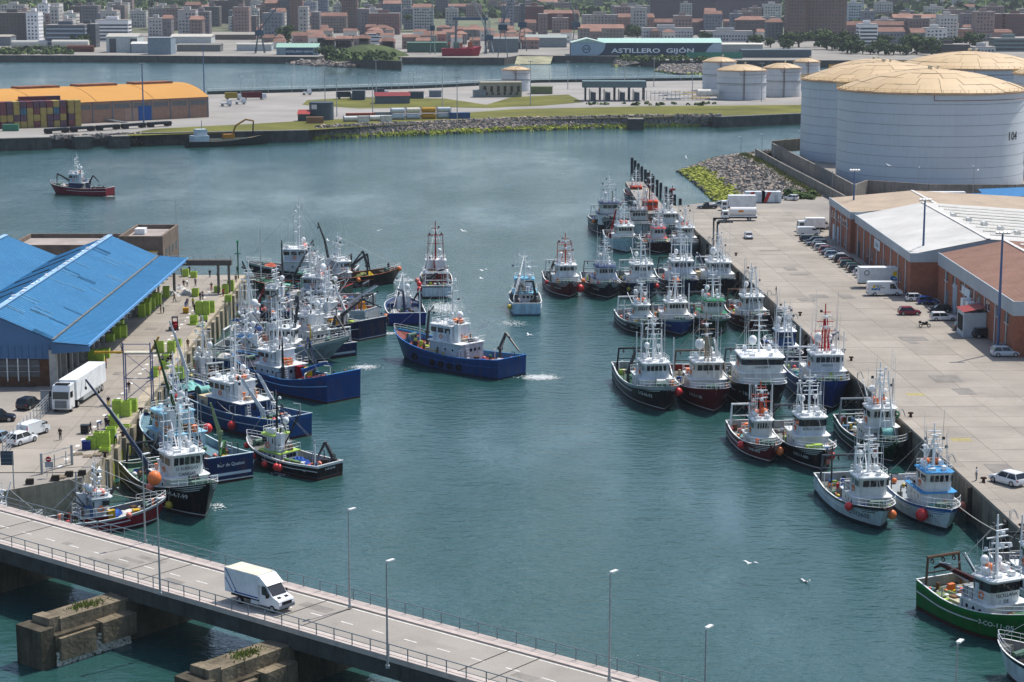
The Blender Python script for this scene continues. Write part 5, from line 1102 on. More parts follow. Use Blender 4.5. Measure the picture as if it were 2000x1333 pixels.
BT('black trawler with grey flank and white bow wings, leftmost of four', 'black trawler with winged bow', stem=(1297, 803), hd=-82, L=27, B=7.4, hull='#15191d', stripe='#8f979b', inner='#c5cac8', deck='#5f8a78', hx=.60, hl=.24, hw=.66, lv=2.0, wh=2.3, text=[('3-GI-66-03', .8, .845, .52)], moust=1, ants=6, cranes=[(.44, -.75, 100, 2, 3.6, 70, 3, -20, 'black')], bipod=10.5, bipodx=.57, domes=2, nets=[(.34, -.3, 1.8, 1.2, 1.1, 'green'), (.2, .2, 1.9, 1.6, .8, 'brown')], drums=[(.84, .5, 1.4, 'white')], fend=[(.90, 1, 'red', .6, 2.6)], wline='#aab0b2', gantc='#1c2024', poles=[(.7, -.85, 9, '#c8cdcf'), (.72, .8, 8, '#c8cdcf')])
BT('dark red trawler with white wheelhouse and ladder mast, second in the row of four', 'dark red trawler with ladder mast', stem=(1394, 806), hd=-86, L=26, B=7.2, hull='#571016', stripe='#5c141a', inner='#b5382f', deck='#8c8f80', hx=.58, hl=.25, hw=.72, lv=2.2, wh=2.4, text=[('3-VI-5-1-00', .75, .84, .55)], bipod=8.5, bipodx=.74, dome=.75, mast='#8c7a66', ants=6, cranes=[(.66, .8, 200, 1.5, 4.5, 62, 2.5, 60, '#d0d4d4')], nets=[(.3, 0, 1.9, 1.7, .9, 'brown'), (.4, .5, 1.2, .9, .8, 'yellow')], wline='#c3c7c7', boot='#3a0d10', nf=4, gantc='#5a4a3a')
BT('large black trawler with tall white front, third in the row of four', 'large black trawler with white front', stem=(1500, 810), hd=-87, L=28, B=7.8, hull='#101316', stripe='#14181b', inner='#c9cccb', deck='#8d9490', hx=.58, hl=.28, hw=.80, lv=2.9, wh=2.3, ww=.95, whl=.7, band='#39444b', roof='#eceeee', hname=('CANTABRIC', .45), text=[('3-BI-1-7', .85, .84, .52)], ants=6, dome=.65, nf=6, slant=-.0, nets=[(.28, -.5, 1.4, 1.2, 1.6, 'khaki')], boxes=[(.42, -.6, 1.6, 1.4, 1.4, 'cream')], mid=3.0, bow=5.0, fore=.8, wline='#bfc4c4', over=.4)
BT('tall royal blue trawler with white bridge and red mast against the right quay', 'royal blue trawler at the quay', stem=(1625, 800), hd=-87, L=26, B=7.6, hull='#12306b', stripe='#143673', inner='#c9d0d8', deck='#5d7896', hx=.62, hl=.26, hw=.74, lv=2.6, wh=2.5, hname=('SEREZADE', .4), text=[], moust=0, dome=.7, bipod=10, bipodx=.72, mast='#b9272d', ants=7, cranes=[(.3, .6, 150, 2, 5, 50, 3, 0, 'navy')], poles=[(.62, -.9, 9, '#dfe3e4'), (.6, .9, 8, '#dfe3e4')], mid=3.0, bow=4.8, nets=[(.2, 0, 1.8, 1.5, .8, 'blue')])
BT('small boat with dark blue wheelhouse and lime bins squeezed behind the row of four', 'small blue boat behind the row of four', stem=(1545, 722), hd=-86, L=17, B=5.6, hull='#1c2f55', stripe='#24407a', inner='#9fb0bd', deck='#7c8a8f', house='#31507c', roof='#dfe3e6', hx=.55, hl=.3, hw=.66, boxes=[(.75, -.4, 1.2, 1, .8, 'lime')], ants=6, bipod=7, nets=[(.2, 0, 1.4, 1.2, .8, 'grey')])
BT('small black and white boat with two orange floats on its wheelhouse roof', 'small boat with two orange floats', stem=(1262, 656), hd=-80, L=17, B=5.5, hull='#181c20', stripe='#8e9699', inner='#b9bfbe', deck='#7c8682', hx=.62, hl=.26, hw=.62, lv=1.6, wh=2.0, roofballs=2, moust=1, text=[('3-SS-1-18', .55, .83, .45)], ants=4, poles=[(.4, -.7, 4, '#c9cdcd')], nets=[(.3, 0, 1.6, 1.4, .8, 'brown')], wline='#9ea5a7')
BT('royal blue boat with white wheelhouse, second from the water in the middle row', 'royal blue boat in the middle row', stem=(1330, 656), hd=-84, L=21, B=6.5, hull='#163a78', stripe='#8b99a3', inner='#b5c0c6', deck='#8a938f', hx=.60, hl=.26, hw=.66, lv=2.0, wh=2.2, text=[('3-BI-3-09', .6, .84, .5)], ants=6, boxes=[(.38, -.4, 1.3, 1.3, 1.4, '#cfd3d3')], nets=[(.2, 0, 1.6, 1.5, .7, 'grey')], moust=0, wline='#9aa4ac', poles=[(.55, .9, 7, '#d6dadb')])
BT('dark green boat with green topped white wheelhouse in the middle row', 'green roofed boat in the middle row', stem=(1402, 654), hd=-85, L=21, B=6.4, hull='#143024', stripe='#7f8d86', inner='#a9b5ad', deck='#6f8a7a', roof='#157a4a', hx=.60, hl=.26, hw=.68, lv=2.0, wh=2.2, text=[('3-GI-1-1', .6, .84, .5)], roofballs=1, ballc='coral', domes=3, ants=5, fend=[(.86, -1, 'red', .5, 1.8)], nets=[(.2, 0, 1.6, 1.5, .9, 'orange')])
BT('maroon boat with white wheelhouse closest to the quay in the middle row', 'maroon boat in the middle row', stem=(1478, 648), hd=-86, L=21, B=6.5, hull='#4f121d', stripe='#55151f', inner='#b9bebf', deck='#8a8f88', hx=.60, hl=.26, hw=.72, lv=2.2, wh=2.3, text=[('3-SS-2-03', .65, .84, .5)], moust=1, bipod=9, ants=5, nets=[(.2, 0, 1.6, 1.5, .8, 'blue')])
BT('dark maroon boat with square white wheelhouse and orange mast, outermost of the far row', 'outermost maroon boat', stem=(1112, 582), hd=-83, L=22, B=6.4, hull='#521019', stripe='#571420', inner='#b5b9b5', deck='#7f857f', hx=.62, hl=.26, hw=.70, lv=2.1, wh=2.3, nf=4, text=[('3-VI-5-04', .6, .84, .52)], moust=1, mast='#c2482e', ants=5, cranes=[(.44, -.7, 20, 2.4, 3, 60, 2.4, -60, 'black'), (.40, .6, 150, 2.4, 3, 60, 2.4, -60, 'black')], fend=[(.88, 1, 'red', .8, 1.6), (.7, 1, 'orange', .45, 2.6), (.62, -1, 'red', .4, 2.2)], wline='#cfd2d2', roofballs=0)
BT('black boat with dark blue roof and white bow wings beside the outermost maroon boat', 'black winged boat of the far row', stem=(1188, 584), hd=-84, L=22, B=6.7, hull='#12171f', stripe='#161c26', inner='#aab0b1', deck='#7f857f', roof='#1d3566', hx=.62, hl=.26, hw=.68, lv=2.1, wh=2.2, text=[('3-VI-5-97', .6, .84, .5)], moust=1, bipod=8.5, ants=6, wline='#c3c8c8', nets=[(.2, 0, 1.7, 1.6, .8, 'green')], drums=[(.8, .4, 1, 'white')])
BT('navy boat with white wheelhouse in the middle of the far row', 'navy boat of the far row', stem=(1262, 584), hd=-84, L=23, B=7.0, hull='#142a4d', stripe='#183057', inner='#9ba6ab', deck='#7f857f', hx=.62, hl=.25, hw=.72, lv=2.1, wh=2.2, ants=6, bipod=8, fend=[(.9, 1, 'red', .5, 2.4), (.8, -1, 'yellow', .4, 1.5)], nets=[(.2, 0, 1.7, 1.6, .9, 'brown')], boxes=[(.36, .7, 1.2, 1, 1, '#c9b26a')], text=[('3-BI-2-99', .6, .84, .5)])
BT('dark navy trawler with slanted white wheelhouse front in the far row', 'navy trawler with slanted wheelhouse', stem=(1340, 580), hd=-85, L=24, B=7.0, hull='#10203f', stripe='#122447', inner='#8f9ba3', deck='#7f857f', house='#c9d2dc', hx=.62, hl=.28, hw=.72, lv=2.3, wh=2.3, slant=.5, bipod=9, ants=6, roofballs=0, fend=[(.93, -1, 'orange', .8, 3.2)], nets=[(.2, 0, 1.7, 1.6, 1.0, 'khaki')])
BT('dark trawler with lettered white wheelhouse nearest the quay in the far row', 'lettered trawler of the far row', stem=(1412, 578), hd=-86, L=24, B=7.0, hull='#161a20', stripe='#1b2027', inner='#9aa1a3', deck='#7f857f', hx=.62, hl=.28, hw=.80, lv=2.3, wh=2.3, hname=('PEDRA DA AREA', .4), dome=.7, domes=2, bipod=9, ants=6, boxes=[(.34, -.7, 2, 1.6, 1.6, 'cream')], nets=[(.2, .2, 1.7, 1.4, 1.0, 'black')], cranes=[(.4, -.5, 200, 2, 4, 55, 3, -10, 'navy')])
BT('pale blue white boat with red crane, seen past the far row', 'pale blue boat with red crane', stem=(1226, 494), hd=-85, L=24, B=6.8, hull='#a9bfca', stripe='#b3c6cf', inner='#c9cfd0', deck='#8a938f', hx=.64, hl=.28, hw=.70, lv=2.0, wh=2.1, cranes=[(.52, -.8, 85, 1.5, 6.0, 78, 3.0, 52, '#8c2428')], roofballs=2, ballc='coral', ants=4, nets=[(.3, 0, 1.6, 1.4, .8, 'grey')], boot='#22303a')
BT('small maroon black boat with coral red wheelhouse roof, seen past the far row', 'boat with coral red roof', stem=(1290, 496), hd=-86, L=19, B=6.2, hull='#2a0f18', stripe='#33131d', inner='#aeb3b2', deck='#8a938f', roof='#c24a4a', hx=.62, hl=.26, hw=.60, nf=3, ants=4, boxes=[(.44, .8, 1.4, 1.4, 1.1, 'lime')], nets=[(.22, 0, 1.6, 1.4, 1.1, 'khaki')])
BT('pale boat with two coral floats and white dome near the far quay', 'pale boat with two coral floats', stem=(1345, 500), hd=-86, L=20, B=6.4, hull='#9fb2bf', stripe='#aebfc9', inner='#c3c9ca', deck='#8a938f', hx=.58, hl=.28, hw=.74, roofballs=2, ballc='coral', domes=2, dome=.6, ants=6, cranes=[(.3, .5, 200, 2, 4, 60, 3, -40, 'navy')], boot='#22303a')
BT('tall black boat with navy roofed bridge behind the boat with red crane', 'tall black boat with navy roof', stem=(1193, 461), hd=-85, L=24, B=7.0, hull='#171c22', stripe='#1c222a', inner='#a0a7a9', deck='#7f857f', roof='#1d2c57', hx=.70, hl=.26, hw=.80, lv=2.8, wh=2.3, nf=3, moust=1, ants=4, poles=[(.74, .3, 8, '#15191d')], fend=[(.72, -1, 'orange', .45, 3.0)], bow=4.8, mid=3.0)
BT('white boat with black roofed wheelhouse behind the pale blue boat', 'white boat with black roof', stem=(1252, 462), hd=-86, L=20, B=6.4, hull='#c9cfd2', stripe='#b7bec2', roof='#23282c', hx=.62, hl=.26, hw=.76, ants=4, cross=1.5, nets=[(.2, 0, 1.6, 1.4, .8, 'grey')])
BT('orange rescue boat with orange wheelhouse and dark mast near the jetty', 'orange rescue boat', stem=(1274, 440), hd=-86, L=20, B=6.0, cat='rescue boat', hull='#c2421a', stripe='#d8dad8', house='#c8431c', lower='#b93d19', roof='#cc4a20', inner='#c8431c', deck='#9a3f25', mast='#5a1814', hx=.60, hl=.30, hw=.74, ants=4, gantry=0, clutter=6, nf=4, mh=6)
BT('orange lifeboat with rounded cabin lying at the outer end of the jetty', 'orange lifeboat at the jetty end', stem=(1246, 396), hd=-86, L=16, B=5.2, cat='lifeboat', hull='#3a4650', stripe='#c8431c', house='#c8431c', roof='#c9502c', inner='#b9431f', deck='#a9502f', hx=.58, hl=.34, hw=.74, lv=1.2, wh=2.0, mh=4, ants=3, gantry=0, clutter=8)
BT('grey service boat crowded with white gear beside the jetty and quay corner', 'grey service boat by the quay corner', stem=(1312, 468), hd=-87, L=20, B=6.0, hull='#4a555c', stripe='#66727a', hx=.52, hl=.3, hw=.74, ants=7, domes=2, mast='#c9cdcd', nets=[(.7, 0, 1.6, 1.4, .9, 'white'), (.2, 0, 1.6, 1.4, .9, 'khaki')])
# ---- in the fairway
BT('large royal blue trawler with black tyre fenders turning in mid dock', 'large blue trawler mid dock', stern=(1000, 738), hd=137, L=27.5, B=7.6, hull='#133868', stripe='#153d72', rail='#2f77bd', inner='#4f8fc6', deck='#a8472f', fore=.86, hx=.44, hl=.28, hw=.66, lv=2.4, wh=2.4, house='#c9d2dc', lower='#aeb9c2', cranes=[(.14, -.3, 170, 2.2, 3.2, 60, 4.2, -35, 'black'), (.76, -.2, -60, 2.4, 3.4, 70, 3, 10, 'black')], boxes=[(.62, .5, 1.9, 1.6, 1.0, 'cream'), (.57, .5, 1.7, 1.5, .9, 'cream'), (.66, -.4, 2, 1.6, 1.0, '#cdd1d0')], nets=[(.72, .2, 1.6, 1.8, .6, 'orange'), (.10, .1, 2, 2, .7, 'white')], tyres=[(.32, 1), (.40, 1), (.48, 1), (.56, 1), (.74, 1)], dome=.6, domes=2, ants=6, mh=6.5, poles=[(.80, 0, 9.5, '#c7d2da')], roofballs=2, wline='#123468', boot='#0f1c34', gantry=0, mid=2.6, sternz=3.3, bow=4.8, wear=.3, strake='#1d4d8a', clutter=22)
BT('white boat with red mast and yellow stern bulwark sailing away in the fairway', 'white boat with red mast', stern=(853, 583), hd=93, L=22, B=6.5, hull='#c2cbd0', stripe='#7d8285', inner='#b9bdb9', deck='#6f6a5e', house='#dfe2e2', lower='#8a2a2c', mast='#9a1f22', hx=.58, hl=.26, hw=.74, mh=6, ants=2, fend=[(.06, 1, 'red', .55, 1.6), (.10, 1, 'red', .5, 2.6), (.32, 1, 'coral', .5, 2.6)], cranes=[(.42, .4, -60, 1.6, 3, 30, 2, 10, 'black')], nets=[(.2, .3, 1.5, 1.2, .9, 'brown')], gantry=1, clutter=26, wline='#7f8a90')
BT('pale blue boat with black net gear crowded on its stern sailing away in the fairway', 'pale blue boat sailing away', stern=(1029, 617), hd=92, L=19, B=6.0, hull='#9fbccb', stripe='#a9c4d1', inner='#c3d2d8', deck='#8a938f', hx=.58, hl=.30, hw=.7, roof='#6fb3cc', ants=5, cross=1.5, cranes=[(.26, .6, -20, 2.0, 3.2, 40, 2.5, -30, 'black'), (.22, -.6, 100, 2.4, 2.5, 80, 1.5, 0, 'black')], nets=[(.12, 0, 1.2, 2.0, .8, 'khaki'), (.3, -.5, 1.2, 1, 1.6, 'black')], fend=[(.10, 1, 'yellow', .5, 1.4)], tyres=[], gantry=0, clutter=24, wline='#86a5b5', boot='#3a5a6a')
BT('royal blue stern boat with purple nets and folded black crane beside the fairway', 'blue boat with purple nets', stern=(796, 636), hd=97, L=18, B=7.0, hull='#132f6e', stripe='#153377', inner='#4a6aa6', deck='#596a80', hx=.66, hl=.2, hw=.5, lv=.2, wh=2.2, nets=[(.07, .45, 1.0, 1.1, .9, 'purple'), (.07, -.55, 1.0, .9, .9, 'purple'), (.3, .6, 1.4, 1.2, 1.2, 'white')], cranes=[(.18, .1, 160, 2.0, 3.0, 75, 3.4, 15, 'navy'), (.18, -.8, 40, 1.4, 3.2, 78, 2.5, -50, 'black')], fend=[(.05, 1, 'orange', .5, 1.6)], gantry=0, ants=2, ts=.96, clutter=14, wline='#10275c', boot='#0e1a3a')
BT('black boat with folded dark cranes heading out past the left quay', 'black boat with folded cranes', stem=(768, 552), hd=24, L=21, B=6.5, hull='#15181b', stripe='#1b1f22', rail='#b5653e', inner='#5a4a3a', deck='#6f6a55', hx=.30, hl=.24, hw=.72, lv=2.1, wh=2.2, cranes=[(.52, .3, 10, 3, 4.2, 28, 4, -80, 'black'), (.66, -.2, 200, 2.6, 3.4, 70, 3.4, -40, 'black')], nets=[(.62, 0, 1.8, 1.6, 1.2, 'khaki'), (.7, .3, 1.2, 1.2, 1.0, 'yellow')], fend=[(.96, -1, 'orange', .5, 3.0), (.50, -1, 'orange', .45, 1.6)], ants=5, gantry=0, wline='#54595c', fore=.82)
BT('small black workboat with blue tarpaulin and row of red fenders in the near dock', 'small black workboat', stern=(645, 934), hd=139, L=16.0, B=5.2, hull='#14171a', stripe='#c3c7c8', inner='#b9bdbb', deck='#8f9490', hx=.62, hl=.24, hw=.60, lv=1.3, wh=2.1, roof='#a3c25c', cranes=[(.07, -.75, 20, 1.0, 2.6, 62, 2.2, -62, 'black')], nets=[(.36, .1, 1.5, 1.3, 1.3, 'blue'), (.20, -.2, .8, .7, .8, 'brown')], boxes=[(.36, .62, 2.6, .5, 1.0, '#5d7a4a'), (.46, .6, .8, .8, .6, 'cream')], fend=[(.95, 1, 'red', .42, 2.2), (.80, 1, 'red', .42, 1.4), (.62, 1, 'red', .42, .9), (.46, 1, 'red', .46, .9), (.42, 1, 'red', .46, .9)], mast='#25282b', mh=4, ants=3, gantry=0, mid=1.7, sternz=1.9, bow=3.2, sterntext=('3-GI-56-04', .4), wline='#3a3f42', poles=[(.12, .4, 3.4, '#c9cdcd'), (.3, -.6, 3.2, '#9aa0a2')])
BT('dark red boat sailing alone across the outer basin at upper left', 'lone red boat in the outer basin', pos=(-127.6, 586.5), hd=160, L=20.5, B=5.8, hull='#6b1226', stripe='#731529', inner='#8a5a4a', deck='#6f6a5e', hx=.50, hl=.24, hw=.66, lower='#22305a', house='#b5c4d4', cranes=[(.66, .2, 30, 2.6, 4.5, 30, 2.6, -85, 'black'), (.32, .3, 200, 3.0, 2.0, 60, 2.4, -50, 'black')], ants=3, fend=[], roofballs=1, wline='#5a1122', boot='#4a0d1c', gantry=0, nets=[(.8, .0, .8, .8, .8, 'white')], boxes=[(.42, .7, .8, .8, 1.0, '#b5a21c')])
# ---- left side
BT('black trawler lettered O SUERIDO with big orange float, bow towards the bridge', 'black trawler by the left quay', stem=(400, 1012), hd=-60, L=24, B=7.0, hull='#121519', stripe='#161a1e', inner='#5f8a72', deck='#79a78c', hx=.60, hl=.26, hw=.74, lv=2.2, wh=2.5, hname=('O SUERIDO|CANGAS', .55), text=[('3-VI-4-7-99', .85, .82, .62)], moust=1, cranes=[(.42, -.7, -124, 3.0, 6.5, 56, 5.0, 54, 'navy', 1.5), (.26, .2, 170, 2.6, 3.4, 60, 3, -40, 'navy')], nets=[(.16, 0, 2.4, 2.0, 1.2, 'black'), (.3, -.5, 1.2, 1, 1.0, 'green')], fend=[(.70, -1, 'orange', .85, 4.3), (.79, -1, 'yellow', .45, 1.0), (.62, -1, 'coral', .5, 2.6)], drums=[(.80, .55, 1.0, 'black')], ants=4, mh=6.5, bow=4.8, cross=1.4)
BT('navy boat with white script on its stern and light blue wheelhouse alongside the black trawler', 'navy boat with light blue wheelhouse', stern=(452, 941), hd=124, L=27, B=7.2, hull='#17284e', stripe='#1a2d58', inner='#9cc3d2', deck='#86b4c4', rail='#c9dbe2', house='#9fc0cf', lower='#b5ccd6', roof='#8fc0d4', hx=.62, hl=.26, hw=.72, sterntext=('Mar de Queixo', .62), sternband='#b9c4cc', cranes=[(.56, .1, 56, 3.0, 6, 74, 5, 76, '#2d4a22', 1), (.16, -.3, 150, 2.2, 4.0, 5, 2, -20, '#2f5a2c'), (.30, -.6, 95, 3.0, 2.6, 72, 1.8, 75, '#7d8f6a')], nets=[(.12, -.2, 1.3, 1.2, .7, 'yellow'), (.2, .4, 1.8, 1.4, .9, 'black')], ants=8, fend=[(.60, -1, 'red', .65, 3.4)], mh=6, gantry=0, sternz=3.4, mid=2.5, domes=3)
BT('long blue trawler with cream insulated boxes and white wheelhouse nosing into the left quay', 'long blue trawler at left quay', stern=(573, 858), hd=134, L=30, B=7.6, hull='#1c4272', stripe='#1f4a80', inner='#3d7bb5', deck='#3a5a86', rail='#a9b9c4', house='#c5ced6', lower='#24406b', hx=.42, hl=.27, hw=.70, cranes=[(.16, -.2, 46, 1.6, 4.5, 62, 1.2, 60, '#c9ced2'), (.20, .3, 50, 1.6, 4.5, 58, 1.2, 55, '#c9ced2'), (.84, .2, 46, 2.4, 4.5, 74, 3.5, 72, '#b9bfc3')], boxes=[(.62, .35, 3.0, 2.2, 1.5, 'cream'), (.58, -.2, 2.2, 1.6, 1.2, 'cream')], nets=[(.84, .1, 2.2, 1.6, .9, 'teal'), (.70, -.3, 1.6, 1.5, 1.6, 'teal'), (.05, 0, 1.2, 2, .6, 'white')], fend=[(.30, 1, 'red', .6, 1.3), (.78, 1, 'red', .6, 3.0)], drums=[(.74, .8, 2.0, 'teal')], ants=9, tyres=[], mh=6, sternz=3.2, mid=2.7, bow=5, roofballs=2, gantry=0, domes=3, clutter=30, wline='#16335e', boot='#3a1512')
BT('bright blue trawler with high cut away stern and red and yellow gear on deck', 'bright blue trawler with cut away stern', stern=(672, 783), hd=136, L=27, B=7.4, hull='#10376c', stripe='#123c76', inner='#2a3f63', deck='#34405a', rail='#4f8cc4', house='#b9c7d4', hx=.56, hl=.24, hw=.7, cranes=[(.34, -.4, 120, 3, 5, 60, 4, -50, 'navy'), (.28, .5, 250, 2.2, 3.6, 14, 1.5, -20, '#1d4f8c'), (.46, .6, 140, 2.2, 3.5, 70, 2.2, 60, 'black')], boxes=[(.44, -.2, 1.1, 1.1, 2.2, '#8c1020'), (.40, -.35, 1.1, 1.1, 2.0, '#b59a10'), (.22, 0, 2, 2.4, .8, '#5c1a20')], nets=[(.3, .1, 2.0, 1.5, 1.0, 'brown')], ants=8, sternz=4.4, mid=2.4, gantry=0, boot='#3a1512', wline='#1a4a88', strake='#7fb0dc', ts=.9, domes=3, clutter=28)
BT('navy boat with pale stern stripe and black folding crane, tucked behind the grey bow', 'navy boat with pale stern stripe', stern=(671, 698), hd=128, L=17.5, B=6.2, hull='#15294e', stripe='#182e58', inner='#8f9ba3', deck='#6f7a80', hx=.56, hl=.26, hw=.7, sternband='#aab4bc', cranes=[(.2, .1, 190, 2.4, 3.6, 70, 4.0, -45, 'black')], nets=[(.1, 0, 1, 1.6, .6, 'white'), (.3, .3, 1.4, 1.2, 1.0, 'grey')], ants=8, poles=[(.42, .7, 4, '#c9a81a')], domes=3, wline='#1a3560')
BT('grey white boat with raked bow pointing out of the crowd on the left', 'grey white boat with raked bow', stem=(640, 704), hd=-8, L=23, B=6.4, hull='#7d8a8f', stripe='#9aa5a8', inner='#b5bcbb', deck='#7f857f', rail='#c9cdcc', hx=.48, hl=.28, hw=.72, text=[('GI-7', .7, .84, .5, '#2a3640')], nets=[(.74, 0, 1.8, 1.3, .8, 'grey')], cranes=[(.64, -.4, 30, 1.5, 6, 80, 1, 80, 'black')], ants=9, domes=3, boot='#2a2f33', rake=4.2, bow=4.4, mast='#dfe3e4', clutter=26)
BT('dark navy trawler with flat stern and khaki nets heaped on deck beside the crowd', 'navy trawler with khaki nets', stern=(728, 662), hd=140, L=20, B=7.4, hull='#111d38', stripe='#13213f', inner='#3a4552', deck='#556066', hx=.60, hl=.24, hw=.66, nets=[(.16, .1, 2.2, 2.0, 1.1, 'khaki'), (.10, -.4, 1.2, 1.2, .8, 'khaki')], cranes=[(.36, .2, 240, 2.6, 4.5, 35, 4.0, -25, 'black'), (.44, -.5, 20, 2.0, 5, 66, 1, 60, '#c9ced2')], boxes=[(.46, .4, 1.6, 1.6, 1.6, '#b98518'), (.36, -.5, 1.4, 1, 1.0, 'lime')], ants=7, sternz=3.6, gantry=0, wline='#8a99ad', ts=.95, clutter=26)
BT('small red and white boat with coral floats moored beside the bridge at left', 'small red boat beside the bridge', stem=(306, 1018), hd=28, L=14.5, B=4.6, hull='#7a1024', stripe='#aab4b8', inner='#8c9294', deck='#6a6f6c', rail='#d5d8d8', hx=.40, hl=.24, hw=.66, lv=1.0, wh=2.0, lower='#7a1022', house='#aeb9bf', roof='#b9bfc2', mid=1.5, sternz=1.7, bow=2.8, roofballs=3, ballc='coral', nets=[(.74, .1, 1.8, 1.2, .5, 'white'), (.62, .2, 1.4, 1.2, .8, 'blue')], boxes=[(.54, -.55, .8, .6, 1.4, '#b5901a')], cranes=[(.52, .5, 20, 1.4, 2.6, 50, 2.4, -40, 'black')], fend=[(.64, -1, 'coral', .35, 1.9), (.985, 1, 'coral', .3, 2.6)], ants=3, gantry=0, poles=[(.3, .6, 6, '#9aa2a6')], fore=.95, bulw=.7)
BT('boat with white lattice mast and lime nets mostly hidden by the bridge railing', 'boat hidden by the bridge railing', pos=(-58.8, 221.6), hd=22, L=9.5, B=3.4, hull='#4a5560', stripe='#59656f', inner='#8c9294', deck='#6a6f6c', hx=.45, hl=.25, hw=.6, lv=.6, wh=1.8, mid=1.3, sternz=1.5, bow=2.2, nets=[(.80, 0, 1.6, 1.0, .5, 'yellow')], boxes=[(.72, .3, 1.4, .8, .5, 'lime')], bipod=6.5, bipodx=.55, ants=3, gantry=0, fore=.95, bulw=.6, domes=2)
BT('dark hulled boat with orange lined bow against the left quay', 'dark boat with orange lined bow', pos=(-45.6, 371.5), hd=160, L=15, B=6.2, hull='#181a22', stripe='#2a4f80', inner='#7a4a30', deck='#8a5a40', rail='#3a6aa0', hx=.40, hl=.26, hw=.7, nets=[(.72, 0, 2.2, 1.6, .7, 'orange'), (.62, 0, 1.4, 1.8, .6, 'white')], fend=[(.46, 1, 'coral', .5, 2.2), (.36, 1, 'orange', .55, 1.6)], ants=7, cranes=[(.66, .3, 75, 2.6, 5, 58, 4, 62, 'black')])
BT('green decked boat with dark raised crane, black boom and green flag at the left quay', 'green decked boat at the left quay', pos=(-43.5, 398), hd=163, L=22, B=6.6, hull='#14302a', stripe='#17382f', inner='#3f7d62', deck='#5fa385', rail='#a83a34', house='#6fa08c', lower='#4f8a70', hx=.34, hl=.22, hw=.6, lv=1.6, wh=1.9, roof='#8fc4ac', cranes=[(.58, -.3, -150, 2.4, 5, 62, 3.5, 60, 'black'), (.66, .2, 100, 2.4, 4.5, 86, 3, 88, 'black')], nets=[(.78, 0, 1.8, 1.6, .7, 'green'), (.48, .2, 1.4, 1.4, 1.0, 'teal')], boxes=[(.46, -.3, 2.4, 2.0, 1.2, '#4f8a72'), (.62, .2, 1.8, 1.6, .9, '#7fbfa4')], poles=[(.86, .3, 11, '#c9cdd0')], ants=3, drums=[(.40, .9, 1.6, 'teal')])
BT('grey boat with coral floats and white dome, bow pointing at the left quay', 'grey boat with coral floats', pos=(-37.5, 385), hd=168, L=21, B=6.4, hull='#6c757a', stripe='#8a9499', inner='#aab0b0', deck='#7f857f', house='#9aa6b5', hx=.52, hl=.3, hw=.74, roofballs=3, ballc='coral', domes=3, dome=.8, ants=9, nets=[(.76, 0, 1.4, 1.3, .8, 'white')], cranes=[(.36, .3, 80, 2.5, 3, 70, 2, 50, '#2d4a22')], clutter=26)
BT('dark trawler with big white bridge at the far end of the left crowd', 'dark trawler with big white bridge', pos=(-45, 421), hd=176, L=24, B=7.0, hull='#22262b', stripe='#c3c8ca', inner='#aeb4b4', deck='#7f857f', hx=.52, hl=.34, hw=.82, lv=2.6, wh=2.5, nf=6, mh=8, ants=9, domes=3, cranes=[(.26, .2, 60, 2.5, 5, 74, 4.5, 62, 'black')], radars=3, nets=[(.12, 0, 1.6, 1.6, 1, 'black'), (.8, 0, 1.4, 1.2, .7, 'orange')], clutter=26, roofballs=2, ballc='coral')
BT('white boat with scarlet deck, yellow casing and sloping white chute', 'white boat with scarlet deck', pos=(-33.5, 372.8), hd=154, L=16, B=6.2, hull='#aeb5b8', stripe='#c3c9cb', inner='#b53a34', deck='#b5352f', hx=.60, hl=.24, hw=.7, nets=[(.30, .2, 1.8, 1.5, .6, 'orange')], boxes=[(.20, -.3, 1.5, 1.3, 2.0, '#b97a10')], cranes=[(.30, .3, 190, 2.0, 6.0, 32, .8, 32, '#d5d8da')], ants=7, clutter=26, domes=2)
BT('white boat with dark red folded crane and tall pole mast crowded against the left quay', 'white boat with dark red crane', pos=(-46.2, 345.5), hd=106, L=17, B=5.6, hull='#c3c9cb', stripe='#2f5f9a', inner='#b5bbba', deck='#7f857f', hx=.48, hl=.28, hw=.74, cranes=[(.62, .2, -60, 2.4, 4.5, 48, 3, 60, '#6a1c1c'), (.30, -.4, 60, 2.2, 4.2, 18, 1.5, -5, '#3a62a8')], ants=9, domes=3, dome=.7, mh=7, nets=[(.16, 0, 1.8, 1.6, 1.0, 'white'), (.78, 0, 1.5, 1.4, .8, 'grey')], clutter=28, poles=[(.72, .4, 9, '#dfe3e4')])
BT('blue and white boat with blue awning amid the left crowd', 'boat with blue awning', pos=(-43.5, 322.3), hd=174, L=15, B=4.8, hull='#1f4a86', stripe='#c3c9cb', inner='#b5bbba', deck='#7f857f', roof='#3f86bf', hx=.52, hl=.28, hw=.74, cranes=[(.34, .3, 40, 2.4, 4, 40, 3, -30, '#c9ced2')], ants=9, domes=3, nets=[(.2, 0, 1.6, 1.5, 1.2, 'brown'), (.78, 0, 1.4, 1.3, .8, 'white')], boxes=[(.4, -.5, 1, 1, 1.2, '#b5a11a')], clutter=28, mast='#d5dadc')
BT('small white and green boat wedged between the bows at the left quay', 'small boat wedged at the left quay', pos=(-48.6, 308), hd=118, L=12, B=4.0, hull='#c9cdca', stripe='#2f6b52', inner='#9aa3a0', deck='#5f7a6c', hx=.48, hl=.28, hw=.7, lv=1.4, wh=2.0, ants=6, nets=[(.2, 0, 1.2, 1.0, .8, 'white'), (.76, 0, 1.0, .8, .6, 'grey')], clutter=18, domes=2, mh=5)
